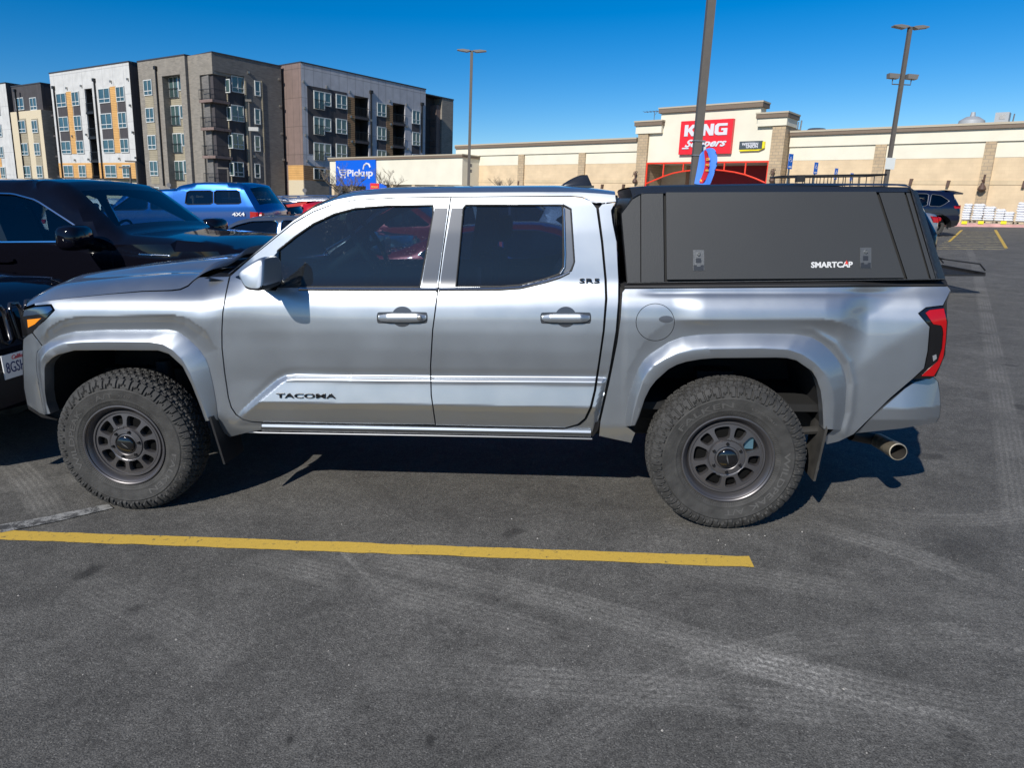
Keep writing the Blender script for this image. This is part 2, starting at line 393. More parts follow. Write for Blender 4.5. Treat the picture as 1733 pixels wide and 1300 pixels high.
def panel(name, outline, material, parent, holes=(), off=0.0, step=5.0, lip=.03, gap=1.1, smooth=0, mirror=True, fn=F, hgap=0.0, roll=.003):
    if smooth: outline = chaikin(outline, smooth)
    L = [inset(densify(outline, step), gap)]; H = [inset(densify(h, step), hgap) if hgap else h for h in holes]
    V, Fa, lp = fill(L[0], H, step)
    P = surf(V[:, 0], V[:, 1], off, fn); N = surfn(V[:, 0], V[:, 1], fn)
    bd = np.zeros(len(V), bool)
    for l in lp: bd[l] = True
    c = P[Fa]; nn = np.cross(c[:, 1]-c[:, 0], c[:, 2]-c[:, 0]); flip = nn[:, 1] > 0; Fa[flip] = Fa[flip][:, ::-1]
    P = P.copy(); P[bd, 1] += roll
    vs = [tuple(p) for p in P]; fs = [tuple(f) for f in Fa]; nf = len(fs); nv = len(vs); nrm = [tuple(n) for n in N]
    for l in lp:
        b = len(vs); n = len(l)
        for i in l: vs.append(tuple(P[i])); nrm.append((0, 0, 0))
        for i in l: q = P[i].copy(); q[1] += lip; vs.append(tuple(q)); nrm.append((0, 0, 0))
        for i in range(n): fs.append((b+i, b+(i+1) % n, b+n+(i+1) % n, b+n+i))
    me = bpy.data.meshes.new(name); me.from_pydata(vs, [], fs); me.materials.append(material)
    for i, p in enumerate(me.polygons): p.use_smooth = i < nf
    me.update()
    vn = [me.vertices[i].normal[:] if nrm[i] == (0, 0, 0) else nrm[i] for i in range(len(vs))]
    me.normals_split_custom_set_from_vertices(vn)
    o = link(name, me, parent)
    if mirror: link(name, mirror_mesh(me), parent)
    return o
def strips(name, lines, offs, material, parent, n=90, mirror=True, fn=F, lip=None, smooth=35, split=None):
    """surface through several px polylines, each at its own offset from the body"""
    rows = []
    for l, o in zip(lines, offs):
        q = resample(l, n); rows.append(surf(q[:, 0], q[:, 1], o, fn))
    if lip is not None: q = rows[-1].copy(); q[:, 1] += lip; rows.append(q)
    mb = MB(); m = len(rows); mb.add(np.concatenate(rows), [(r*n+i, r*n+i+1, (r+1)*n+i+1, (r+1)*n+i) for r in range(m-1) for i in range(n-1)])
    me = mb.mesh(name, material, smooth); o = link(name, me, parent)
    if mirror: link(name, mirror_mesh(me), parent)
    return o
def lerp_lines(a, b, t, n=120): return resample(a, n)*(1-t)+resample(b, n)*t

truck = empty('pickup_truck', 'silver double cab pickup truck with black bed cap filling the foreground', 'pickup truck')

# ---- outlines (photo pixels)
W_FRONT = [(470, 424), (500, 400), (529.7, 379), (566, 362), (602, 352.5), (651, 348.5), (733, 347.5), (733.5, 363), (711, 486), (466.5, 486)]
W_REAR = [(784, 352), (788.5, 347), (950, 347), (953, 352), (953.5, 431), (953.5, 452), (946, 464), (923, 472), (880, 482.5), (847, 485), (771.5, 485)]
SEAM = [(389, 466), (432.7, 428.5), (495.7, 377.6), (529.7, 358), (566, 344.3), (602, 338), (675, 334.2), (763, 333), (900, 332), (966, 331.5), (985, 333.5), (1001, 340.5), (1010, 352), (1018, 409), (1024, 474), (1025, 506)]
GAPD = [(763, 333), (750, 421), (740.5, 494), (732, 559), (728.4, 620), (729.6, 669), (737, 720)]
REARD = [(1025, 506), (1021, 560), (1014, 610), (1006, 661), (999, 690), (990, 709), (978, 719), (955, 725.5)]
f_top = [(57, 513), (75, 509), (120, 503.6), (180, 497.5), (240, 493), (290, 491.8), (305, 490), (318, 484), (333, 468.5), (388, 467.5)]
f_gap = [(382, 497), (376.5, 530), (375, 560), (375.3, 590), (379.5, 629), (386, 673), (391, 690), (399, 702), (411, 710.5), (425, 714.5), (443, 716)]
flare_o = [(75, 702), (71, 683), (66.5, 655), (62, 628), (61, 609), (63, 595), (71, 586), (84, 575.5), (99, 567.5), (126, 560), (180, 557), (284, 556.5), (303, 560.5), (322, 574), (339, 590), (350, 606), (356, 622), (362, 650), (367, 680), (370, 711)]
flare_m = [(80, 701), (76, 683), (71, 655), (68, 628), (68.5, 612), (74, 600), (82, 592), (95, 585), (108, 580.5), (140, 577.8), (180, 577), (252, 577.4), (275, 581), (292, 591), (307, 606), (322, 632), (337, 668), (354, 712)]
flare_i = [(86, 700), (79.5, 683), (76.6, 664), (76.3, 624), (79, 616), (88, 606), (99, 600), (126, 593), (180, 592.5), (268, 593), (286, 599), (309, 620), (324, 650), (336, 680), (348, 713)]
rfl_o = [(1058, 722), (1057.5, 710), (1060, 692), (1065, 664), (1078.5, 625), (1088, 610), (1099, 599), (1131, 578), (1155, 569), (1183, 565), (1261, 563), (1348, 564.4), (1374, 569), (1392, 579), (1406.6, 592), (1417, 604), (1426, 618), (1432, 635), (1434, 650), (1431, 698), (1424, 728)]
rfl_m = [(1067, 721), (1071, 700), (1078, 672), (1087, 645), (1096, 630), (1106, 619), (1125, 607), (1146, 597.5), (1170, 592), (1196, 589), (1288, 587.6), (1335, 590), (1358, 598), (1378, 611), (1394, 627), (1403, 641), (1410, 660), (1412.5, 685), (1410, 727)]
rfl_i = [(1075, 720), (1081, 706), (1091, 675), (1100, 657), (1110, 644), (1131, 625), (1146, 617), (1162, 612), (1185, 608), (1209, 606), (1314, 605), (1332, 606), (1348, 610), (1374, 628), (1382, 641), (1389, 662), (1392, 685), (1393.7, 726)]
def shrink(o, m, t): return [tuple(p) for p in lerp_lines(o, m, t, 60)]
fo2 = shrink(flare_o, flare_m, .4); ro2 = shrink(rfl_o, rfl_m, .4)

# ---- body panels
fen = f_top+f_gap+[(443, 729), (420, 733), (389, 741), (361, 724)]+[p for p in fo2[::-1] if p[1] < 712 and p[0] > 60 and not (p[1] > 588 and p[0] < 100)]+[(71, 586), (52.5, 561.5), (57, 555), (74, 543), (91.5, 525), (86, 515.5), (58, 518)]
panel('front_wing', fen, M_SILVER, truck, step=4)
fd = [(389, 466.8)]+SEAM[1:8]+GAPD[1:]+[(600, 718.6), (443, 715.5)]+f_gap[::-1][1:]
panel('front_door', fd, M_SILVER, truck, holes=[W_FRONT], step=3.2)
rd = SEAM[7:]+REARD[1:]+[(850, 723.5), (737, 721)]+GAPD[::-1][1:-1]
wr_all = W_REAR[:2]+[(952, 346.5), (966, 354), (971.5, 443), (966, 457), (947, 466.5)]+W_REAR[7:]
panel('rear_door', rd, M_SILVER, truck, holes=[wr_all], step=3.2)
# cab side behind the rear door with the rear pillar and sill
roofsil = [(384, 465), (432.7, 424.5), (495.7, 371.5), (529.7, 350), (566, 335.5), (602, 326)]
cabs = [(1019, 345), (1041.5, 342.5), (1034.5, 356), (1037, 377), (1043.6, 409), (1046.8, 474), (1046.5, 510), (1042.5, 560), (1032, 625), (1016, 700), (1009, 726), (1003, 738), (990, 738), (955, 736.5), (443, 729), (443, 717), (600, 719.6), (737, 722.6), (955, 726.5), (981, 720.5), (992, 711), (1001.5, 691), (1008.5, 661), (1023, 560), (1027.5, 506), (1026.5, 474), (1020.5, 409), (1013, 352)]
panel('cab_side', cabs, M_SILVER, truck, gap=.6, step=3.2)
# pillar / roof side rail between the door seam and the roof edge
RS_TOP = [(384, 465.5), (432.7, 426), (495.7, 372.7), (529.7, 351.3), (566, 337.8), (602, 330.5), (651, 327), (763, 325), (900, 324.2), (980, 324.5), (1012, 326.5), (1041.5, 329), (1043, 341)]
rs = RS_TOP+[(1019, 344), (1003, 340)]+SEAM[1:12][::-1]
def FR(px, py, X, Z): return F(px, py, X, Z)
panel('roof_rail', rs, M_SILVER, truck, gap=.7)
# bed side
tl = [(1597, 517.5), (1568, 521), (1555, 530.5), (1574.6, 553), (1571, 595), (1565, 624), (1545.5, 642)]
bed = [(1058, 487.5), (1605, 483.8), (1610, 491.7)]+tl+[(1507, 675), (1445.5, 736), (1420, 748.5), (1399, 753.5), (1393, 742)]
bed += [p for p in ro2[::-1] if 560 < p[1] < 722]+[(1076, 733), (1069, 751), (1040, 745), (1013, 739), (1015, 715), (1030, 650), (1044, 580), (1049.5, 540), (1052.5, 495)]
fc = [(1109+33*math.cos(a), 545.5+32*math.sin(a)) for a in np.linspace(0, 2*math.pi, 40, endpoint=False)]
panel('bed_side', bed, M_SILVER, truck, holes=[fc], step=4)
fd_ = panel('fuel_door', fc, M_SILVER, truck, gap=1.0, mirror=False)
panel('finger_notch', [(1128+13*math.cos(a)*(1 if math.cos(a) < 0 else .9), 540.5+6*math.sin(a)) for a in np.linspace(0, 2*math.pi, 16, endpoint=False)], mat('notch_grey', (.16, .17, .19), .4, .8), fd_, off=-.0035, lip=.002, gap=0, mirror=False)
# lower part below the bumper gap
FL_T = [(0.0, .004), (.10, -.006), (.9, -.030), (1.0, -.034)]
def flare(nm, o, m, i):
    lines = [o, lerp_lines(o, m, .08), lerp_lines(o, m, .22), lerp_lines(o, m, .85), m, lerp_lines(m, i, .12), lerp_lines(m, i, .85), i]
    strips(nm, lines, [.012, -.004, -.014, -.050, -.056, -.058, -.054, -.050], M_SILVER, truck, n=160, lip=.07, smooth=24)
flare('wheel_arch_flare', flare_o, flare_m, flare_i); flare('wheel_arch_flare', rfl_o, rfl_m, rfl_i)

# ---- inner body (dark), closing every gap
ob = [(60, 520), (90, 507), (240, 497), (330, 480), (390, 470), (440, 425), (497, 378), (566, 346), (675, 337), (763, 335), (966, 334), (1000, 343), (1040, 350), (1044, 480), (1057, 492), (1600, 490), (1600, 515), (1560, 535), (1568, 600), (1545, 640), (1440, 735), (1396, 735), (1392, 700)]+rfl_i[::-1][3:]+[(1070, 735), (1015, 735), (440, 727), (360, 720)]+flare_i[::-1][1:-3]+[(72, 640), (60, 590), (55, 560), (85, 530)]
panel('inner_body', ob, M_DARK, truck, holes=[W_FRONT, W_REAR], off=.035, step=9, lip=.01, gap=0)

# ---- glass and window trims
gf = panel('door_window', W_FRONT, M_GLASSF, truck, off=.012, lip=0.001, gap=-3, step=10)
gr = panel('door_window', W_REAR, M_GLASSR, truck, off=.012, lip=0.001, gap=-3, step=10)
def ptube(name, pts, r, material, parent, off=0, n=60, mirror=True, closed=False, fn=F, k=8, dens=None):
    q = np.array(densify(pts, 7, closed)); P = surf(q[:, 0], q[:, 1], off, fn); mb = MB().tube(P, r, k, closed=closed)
    me = mb.mesh(name, material, 60); o = link(name, me, parent)
    if mirror: link(name, mirror_mesh(me), parent)
    return o
ptube('window_seal', W_FRONT, .006, M_BLACKPL, truck, off=.006, closed=True)
ptube('window_seal', W_REAR, .006, M_BLACKPL, truck, off=.006, closed=True)
BL1 = [(505, 487.5), (600, 488), (740.5, 488.3)]; BL2 = [(742.5, 488.3), (847, 487.5), (882, 485), (923, 475), (948, 467), (964, 459)]
for b in (BL1, BL2):
    up = [(x, y+1.2) for x, y in b]; dn = [(x, y+5.5) for x, y in b]; dn2 = [(x, y+9) for x, y in b]
    strips('belt_moulding', [[(x, y-2) for x, y in b], [(x, y-.8) for x, y in b], up, [(x, y+3.2) for x, y in b]], [.004, -.006, -.008, -.002], mat('bright_belt', (.55, .58, .62), .18, .95), truck, n=60, smooth=60)
    strips('belt_rubber', [[(x, y+3.0) for x, y in b], [(x, y+6.4) for x, y in b]], [-.002, .002], M_BLACKPL, truck, n=60)
# quarter trim behind the rear door glass
panel('quarter_trim', [(953, 347.5), (966, 354), (971.5, 443), (966, 456.5), (947, 465.5), (953.5, 452), (955, 431)], mat('quarter_grey', (.16, .165, .175), .35, .7, coat=.3), truck, off=.004, gap=.6, smooth=0)
ptube('quarter_bright_edge', [(954.5, 352), (956.5, 430), (955.5, 452), (948, 463.5)], .0035, mat('bright_belt', (.6, .6, .6)), truck, off=-.002)
ptube('window_edge_trim', [(952, 346), (966, 353.5), (972, 443), (967, 458), (948, 468)], .0045, M_BLACKPL, truck, off=.001)
# black sail at the mirror foot
panel('mirror_base', [(395, 468.8), (416, 477), (434, 490), (466, 492), (470, 486), (471, 424), (462, 434), (459, 486), (438, 486), (424, 480), (404, 466)], M_GLOSSBLK, truck, off=-.004, gap=0, step=4)
panel('mirror_sail', [(403, 462), (446, 426), (463, 416), (458, 440), (456, 484), (436, 485), (424, 478)], M_SILVER, truck, off=.001, gap=.6, step=4, lip=.01)
# B pillar dust-grey inserts
panel('pillar_applique', [(735, 352), (757.5, 352), (748, 421), (738.8, 485), (712.5, 485.5), (722, 430)], mat('pillar_grey', (.11, .115, .125), .3, .3, coat=.5), truck, off=-.004, gap=.3, lip=.002)
panel('pillar_applique', [(764, 352), (783, 352), (777, 421), (770.5, 485), (743.5, 485.5), (752.5, 421)], mat('pillar_grey', (.3, .3, .3)), truck, off=-.004, gap=.3, lip=.002)

# ---- sill
SL = [(443, 716.5), (737, 722), (955, 726), (1000, 727)]
sl = lambda k: [(x, y+k) for x, y in SL]
strips('sill', [sl(0), sl(2), sl(6), sl(11), sl(13)], [.02, -.012, -.022, -.008, .004], M_SILVER, truck, lip=.02, smooth=50)
ptube('sill_flange', [(412, 731), (443, 732.5), (737, 737.5), (900, 740.5), (1002, 743)], .006, mat('flange_grey', (.25, .26, .28), .4, .7), truck, off=.012)
for px in (424, 436, 473, 516, 594, 630, 700, 760, 823, 866, 925, 954):
    P = surf([px], [733+.0185*(px-440)], .004)[0]; MB().lathe([(0, .004), (.006, .004), (.006, .03)], 8, P).build('flange_clip', M_BLACKPL, truck)
panel('sill_end_cap', [(1007, 716), (1015, 713), (1012, 728), (1003, 740), (1001, 738)], M_BLACKPL, truck, off=-.012, gap=0)

# ---- windscreen, roof, cab back, hood : real surfaces across the truck
def bridge(name, near, fn_mid, material, parent, K=16, smooth=45, weld=True, rev=False):
    """near: list of 3-D points of the near edge; fn_mid(i, s) -> offset added at s in 0..1 (near..far); far edge is the mirror image"""
    near = np.array(near); n = len(near); vs = []
    for k in range(K+1):
        s = k/K
        for i in range(n):
            p = near[i].copy(); p[1] = near[i][1]*(1-s)+(2*YC-near[i][1])*s; vs.append(p+np.array(fn_mid(i, s)))
    fs = [(k*n+i, k*n+i+1, (k+1)*n+i+1, (k+1)*n+i) for k in range(K) for i in range(n-1)]
    if rev: fs = [f[::-1] for f in fs]
    return MB().add(vs, fs).build(name, material, parent, smooth)
rt = np.array(densify(RS_TOP[4:12], 12, False)); RN = surf(rt[:, 0], rt[:, 1]+1.0, .004)
def crown(h, p=.42, q=0.0): return lambda i, s: (0, 0, h*(max(0, 4*s*(1-s)))**p)
rz = RN[:, 2].copy(); tgt = []
for (X, Y, Z) in RN:   # crown height so that the skyline of the roof sits where the photo has it
    px, py = project((X, YC-.1, 1.80)); sil = np.interp(px, [566, 602, 651, 699, 780, 900, 946, 1003, 1046, 1100], [333, 326.7, 319.4, 315.5, 314.5, 313.6, 313.4, 317.7, 324, 330])
    lo, hi = 1.6, 2.0
    for _ in range(30):
        md = (lo+hi)/2
        if project((X, YC-.1, md))[1] > sil: lo = md
        else: hi = md
    tgt.append(lo-Z)
tgt = np.clip(tgt, .01, .11)
bridge('roof', RN, lambda i, s: (-.07*(4*s*(1-s))*max(0, 1-i/6), 0, tgt[i]*(4*s*(1-s)+1e-9)**(.33+.35*max(0, 1-i/8))), M_SILVER, truck, 24)
# roof rain channels
wl = np.array(densify(RS_TOP[:5], 14, False)); WN = surf(wl[:, 0], wl[:, 1], .0)
bridge('windscreen', WN, lambda i, s: (-(.11-.04*i/len(WN))*(4*s*(1-s)), 0, tgt[0]*(4*s*(1-s)+1e-9)**.68*i/(len(WN)-1)), M_GLASSF, truck, 16)
top_c = at_y(1041.5, 331, .27); 
CBN = [at_y(1041.5, 330, .26), at_y(1042, 342, .24), at_y(1036, 356, .19), at_y(1038, 377, .17), at_y(1044, 409, .15), at_y(1047, 474, .11)]
bridge('cab_back', CBN, lambda i, s: (.03*(4*s*(1-s))**.5, 0, 0), M_SILVER, truck, 8)
MB().box(CBN[3][0]-.02, CBN[3][0]+.03, .45, 1.5, 1.36, 1.66).build('rear_window', M_GLOSSBLK, truck)
MB().box(1.0, 1.06, .14, 1.80, .55, 1.30).build('cab_back_panel', M_DARK, truck)
# hood: near edge follows the shut line, the middle carries a raised centre
hn = np.array(densify([(42, 517), (57, 511.5), (75, 507.5), (120, 502.2), (180, 496.3), (240, 491.6), (290, 490.4), (305, 488.5), (318, 482.5), (333, 467)], 12, False))
HN = surf(hn[:, 0], hn[:, 1], .002); HX = HN[:, 0]
def hoodoff(i, s):
    t = 4*s*(1-s); X = HX[i]; u = np.clip((X+2.3)/1.0, 0, 1)
    w_ = min(s, 1-s)*1.5   # metres from the edge, roughly
    z = .092*(1-math.exp(-w_/.13))
    z += (.0+.028*u)*float(sstep((w_-.28)/.16))-.012*math.exp(-((w_-.25)/.08)**2)*u
    nose = .04+.15*(1-u)
    rear = float(np.clip((X-(HX[-1]-.35))/.35, 0, 1)); z += rear*.02*t
    return (-nose*t+rear*.20*t, 0, z*(.35+.65*min(1, u*4)) - .01*(1-u))
bridge('hood', HN, hoodoff, M_SILVER, truck, 48, smooth=40)
# scuttle panel and wipers between hood and windscreen
SN = [at_y(334, 468.5, .14), at_y(352, 470, .15), at_y(388, 467.5, .16)]
MB().add([(SN[0][0]+.02, .17, SN[0][2]-.012), (SN[2][0]+.02, .17, SN[2][2]-.03), (SN[2][0]-.10, YC, SN[2][2]-.03), (SN[0][0]-.05, YC, SN[0][2]+.03), (SN[2][0], 2*YC-.17, SN[2][2]-.03), (SN[0][0]+.02, 2*YC-.17, SN[0][2]-.012)], [(0, 1, 2, 3), (3, 2, 4, 5)]).build('cowl', M_BLACKPL, truck)

# ---- nose: headlamps, grille, bumper
HL = [(40, 524), (59, 519), (85, 517), (90.5, 524.5), (74, 543), (52, 565), (37.5, 571), (33, 541)]
panel('headlight', HL, M_GLOSSBLK, truck, off=-.004, gap=.5, step=3)
panel('lamp_brow', [(40, 525), (59, 520), (84, 518.5), (88, 524), (80, 530.5), (60, 533), (38, 536)], mat('lamp_brow', (.10, .16, .26), .12, .8, coat=1), truck, off=-.010, gap=.3, step=3)
panel('indicator', [(45, 541), (69, 538.5), (58, 549), (46.5, 555)], M_AMBER, truck, off=-.010, gap=.2, step=3)
BMP = [(52.5, 562), (71, 586.5), (62.5, 595), (60.3, 609), (61.3, 628), (65.8, 655), (70.3, 683), (75, 703), (66, 699.5), (45.5, 685.5), (40, 658), (38.5, 620), (38.0, 582), (39, 574)]
panel('bumper_corner', BMP, M_SILVER, truck, gap=.4, step=4)
nb = [surf([x], [y], 0)[0] for x, y in ((38.5, 574), (38, 600), (38.5, 630), (40, 658), (45.5, 685.5), (62, 698))]
bridge('front_bumper', nb, lambda i, s: (-.22*(4*s*(1-s))**1.0, 0, 0), M_SILVER, truck, 20, rev=True)
ng = [surf([x], [y], 0)[0] for x, y in ((42, 517), (40, 525), (34, 541), (37, 571))]
bridge('grille', ng, lambda i, s: (-.20*(4*s*(1-s))**1.0, 0, 0), M_BLACKPL, truck, 20, rev=True)
panel('bumper_lower_lip', [(45, 685), (66, 699), (88, 709), (97, 712), (70, 707), (48, 693)], M_BLACKPL, truck, off=.01, gap=0, step=4)

# ---- tail: lamp, bumper, tailgate
TLO = [(1555, 530.5), (1568, 521), (1597, 517.5), (1603, 530), (1605, 545), (1603, 575), (1600, 600), (1591, 624), (1584, 637), (1574, 642.5), (1545.5, 642), (1565, 624), (1571, 595), (1574.6, 553)]
tlp = panel('tail_light', TLO, M_GLOSSBLK, truck, off=-.004, gap=.6, step=3.5)
panel('tail_light_lens', [(1567, 530), (1574, 525), (1598, 522), (1603, 545), (1601, 578), (1597, 605), (1590, 622), (1581, 637), (1560, 637), (1573, 625), (1588, 612), (1595, 590), (1597, 565), (1596, 556), (1593, 551), (1580, 549)], M_RED, truck, off=-.011, gap=.2, step=3)
panel('tail_light_reversing_lens', [(1579, 603), (1585, 600), (1586, 607), (1580, 612)], M_CLEAR, truck, off=-.010, gap=0, step=3, lip=.004)
RB_T = [(1549, 647), (1581, 639), (1589, 650)]
rb = [(1448.6, 734), (1481, 702.5), (1507, 680), (1532.6, 657.5), (1549, 647), (1581, 639), (1588, 646), (1591, 665), (1592, 685), (1591, 706), (1584, 716), (1560, 720), (1526, 726)]
def FB(px, py, X, Z): return .088+np.clip(X-2.5, 0, .4)**2*1.4+.45*np.clip(.60-Z, 0, 1)+.16*np.clip(.665-Z, 0, 1)+.22*np.clip(Z-.665, 0, 1)
panel('rear_bumper', rb, M_SILVER, truck, gap=.3, step=4, fn=FB, lip=.05)
rbn = [surf([x], [y], 0, FB)[0] for x, y in ((1581, 639), (1588, 646), (1591, 665), (1592, 685), (1591, 706), (1584, 716))]
bridge('rear_bumper_step', rbn, lambda i, s: (.02*(4*s*(1-s))**.5, 0, 0), M_SILVER, truck, 12)
tg = [surf([x], [y], 0)[0] for x, y in ((1604, 485), (1609, 492), (1603, 510), (1602, 540), (1600, 600), (1584, 638))]
bridge('tailgate', tg, lambda i, s: (.02*(4*s*(1-s))**.5, 0, 0), M_SILVER, truck, 10)

# ---- bed rail cap and bed inside
RT = [(1055, 478.5), (1600, 472.5)]; RBm = [(1057, 488.5), (1606, 484)]
strips('bed_rail', [RT, [(1057, 484), (1603, 479)], [(1057, 486.5), (1604, 482)], [(1057, 488.8), (1606, 484.6)]], [.02, -.004, -.006, .0], M_BLACKPL, truck, n=60, lip=.04)
MB().box(1.10, 2.62, .16, 2*YC-.16, .62, .66).box(1.08, 1.12, .14, 2*YC-.14, .62, 1.29).build('bed_floor', M_DARK, truck)

# ---- door handles
def handle(cx, cy, key):
    c = (cx, cy); A = mat('handle_bowl', (.075, .08, .09), .32, .6, coat=.5)
    e = [(cx+18*math.cos(a), cy-2+17.5*math.sin(a)) for a in np.linspace(0, 2*math.pi, 28, endpoint=False)]
    h = panel('door_handle', chaikin([(cx-43, cy-8), (cx-38, cy-10), (cx+38, cy-10), (cx+43, cy-8), (cx+43, cy+8), (cx+38, cy+10), (cx-38, cy+10), (cx-43, cy+8)], 1), mat('handle_recess', (.05, .052, .058), .35, .5, coat=.5), truck, off=-.003, gap=0, lip=.004, step=4)
    panel('handle_bowl', e, A, h, off=-.0045, gap=0, lip=.004, step=4, mirror=False)
    def FH(px, py, X, Z):
        return F(px, py, X, Z)-.024-.008*np.clip(1-((py-cy)/8)**2, 0, 1)+.018*np.clip((np.abs(px-cx)-26)/14, 0, 1)
    panel('handle_grip', chaikin([(cx-40, cy-7), (cx+40, cy-7), (cx+41, cy+5), (cx+22, cy+7.5), (cx-22, cy+7.5), (cx-41, cy+5)], 1), M_SILVER, h, fn=FH, gap=0, lip=.02, step=3, mirror=False)
    if key:
        P = surf([cx+29], [cy], -.032)[0]; MB().lathe([(0, -.002), (.009, -.002), (.012, .0), (.012, .01)], 16, P).build('key_lock', M_STEEL, h, 40)
handle(680.5, 538, True); handle(957.5, 538.5, False)

# ---- door mirror (a solid housing)
def mirror_obj():
    cl = chaikin([(410, 459), (428, 445), (449, 432.5), (455, 438), (457, 462), (458, 483), (456, 490), (432, 488.5), (423, 480), (416, 468)], 2); out = np.array(resample(list(cl)+[cl[0]], 49))[:-1]
    n = len(out); base = at_y(out[:, 0], out[:, 1], -.13); Pc = at_y(440, 463, -.13); vs = []
    for (yy, sc_, sh) in [(.0, .70, .02), (-.03, .92, .01), (-.06, .98, .0), (-.13, 1.0, 0), (-.185, .99, 0), (-.198, .96, -.0), (-.207, .90, .0), (-.211, .80, .0)]:
        for p in base: q = Pc+(p-Pc)*sc_; vs.append((q[0]+sh, yy+(.30*(q[2]-Pc[2]+.02) if yy < -.15 else 0), q[2]))
    m = 8; fs = [(r*n+i, r*n+(i+1) % n, (r+1)*n+(i+1) % n, (r+1)*n+i) for r in range(m-1) for i in range(n)]+[tuple((m-1)*n+i for i in range(n)), tuple(n-1-i for i in range(n))]
    mb = MB(); mb.add(vs, fs)
    for k, f in enumerate(mb.f):
        c = np.mean([mb.v[i] for i in f], 0)
        if c[2] < Pc[2]-.052: mb.m[k] = 1
    me = mb.mesh('door_mirror', [M_SILVER, M_BLACKPL], 55); o = link('door_mirror', me, truck); link('door_mirror', mirror_mesh(me), truck)
    arm = MB().tube([at_y(446, 476, -.02), at_y(452, 478, .10)], [.04, .045], 10).mesh('mirror_arm', M_BLACKPL, 50); link('mirror_arm', arm, o)
mirror_obj()
# A pillar black trim wedge
# ---- antenna fin on the roof
ax = at_y(972, 316, YC)
z0 = at_y(975, 315, .80)[2]; x0 = at_y(947, 315, .80)[0]
fin = MB(); secs = [(0, 0, .028), (.020, .014, .026), (.045, .030, .020), (.072, .044, .014), (.100, .056, .008), (.125, .063, .005)]
vs = []
for (xo, zo, hw_) in secs:
    xe = .178+.0*zo; xr_ = .190-.45*zo
    vs += [(x0+xo, .80-hw_*.2, z0+zo), (x0+xo+.02, .80-hw_, z0+zo), (x0+xr_-.03, .80-hw_, z0+zo), (x0+xr_, .80, z0+zo), (x0+xr_-.03, .80+hw_, z0+zo), (x0+xo+.02, .80+hw_, z0+zo)]
fin.add(vs, [(k*6+j, k*6+(j+1) % 6, (k+1)*6+(j+1) % 6, (k+1)*6+j) for k in range(5) for j in range(6)]+[(30, 31, 32, 33, 34, 35)]+[])
fin.box(x0-.005, x0+.20, .77, .83, z0-.03, z0+.002)
fin.build('antenna_fin', mat('fin_black', (.02, .022, .027), .25, coat=.6), truck, 50)
# ---- badges
mb = MB(); 
def badge(body, c0, c1, hpx, name='badge', e=.006, off=-.008, material=M_BADGE, sp=1.0, parent=truck, bold=.02, hs=1.0):
    A = surf([c0[0]], [c0[1]], off)[0]; B = surf([c1[0]], [c1[1]], off)[0]; r = B-A; Wd = np.linalg.norm(r); r /= Wd; up = np.array([0, -.05, 1.]); up -= r*(up@r); up /= np.linalg.norm(up)
    T = surf([c0[0]], [c0[1]-hpx], off)[0]; H = abs((T-A)@up)
    m = MB(); text_on(m, body, (A+B)/2, r, up, Wd, H, e, bold, spacing=sp); return m.build(name, material, parent)
badge('TACOMA', (468, 669.5), (568, 670.5), 8.5, 'badge_lettering', off=-.004, bold=.004)
badge('SR5', (980.5, 475), (1014.5, 475), 8, 'badge_lettering', off=-.004, bold=.0)
# ================================================================== bed cap
def FC_(px, py, X, Z): return .105+(Z-1.30)*.22
CAPO = [(1051.5, 361), (1071, 335), (1080, 327), (1538, 325), (1583, 473), (1061, 478.5)]
capE = [(1051, 360), (1063, 478.5), (1085, 478), (1084.5, 333), (1071, 334)]
cap = panel('bed_cap', [(1084.8, 326.5), (1122.5, 325.5), (1124.5, 477.3), (1085, 478)], M_CAP, truck, fn=FC_, gap=.5, step=8, off=-.004)
panel('cap_front_panel', [(1051.5, 361), (1071, 335), (1084, 327), (1084.2, 478), (1061, 478.5)], M_CAP, cap, fn=FC_, gap=.5, step=8, off=.002)
panel('cap_side_door', [(1127, 325), (1483, 323.8), (1531, 470.5), (1128.5, 473.3)], M_CAP, cap, fn=FC_, gap=.3, step=14, off=-.010, lip=.02)
panel('cap_rear_panel', [(1487, 324), (1531, 324), (1573.5, 472.5), (1536, 473.3)], M_CAP, cap, fn=FC_, gap=.8, step=8, off=-.002)
panel('cap_corner_panel', [(1533.5, 324.5), (1540, 326), (1584, 471.5), (1576, 472.3)], M_CAP, cap, fn=FC_, gap=.3, step=8, off=.0)
panel('cap_edge', [(1541, 317), (1553.5, 325), (1600.5, 471.5), (1585, 472)], M_CAPD, cap, off=.0, fn=lambda px, py, X, Z: .105+(Z-1.30)*.22+.010*np.clip((px-(1545+(py-325)*.29)), 0, 30)*.35, gap=.0, step=5)
panel('cap_inner', [(1053, 362), (1073, 328), (1541, 326), (1585, 474), (1061, 479.5)], M_DARK, cap, off=.014, fn=FC_, gap=0, step=12)
strips('cap_top_bevel', [[(1071, 335), (1084, 327), (1300, 325.3), (1540, 324.6)], [(1066, 318.5), (1086, 316.5), (1300, 313.5), (1542, 316.5)], ], [-.004, .06], M_CAPD, cap, n=40, fn=FC_, smooth=30)
strips('cap_base_rail', [[(1061, 478), (1600, 471.6)], [(1061, 479.2), (1600, 472.8)]], [-.012, -.012], M_CAPD, cap, n=20, fn=FC_, lip=.05)
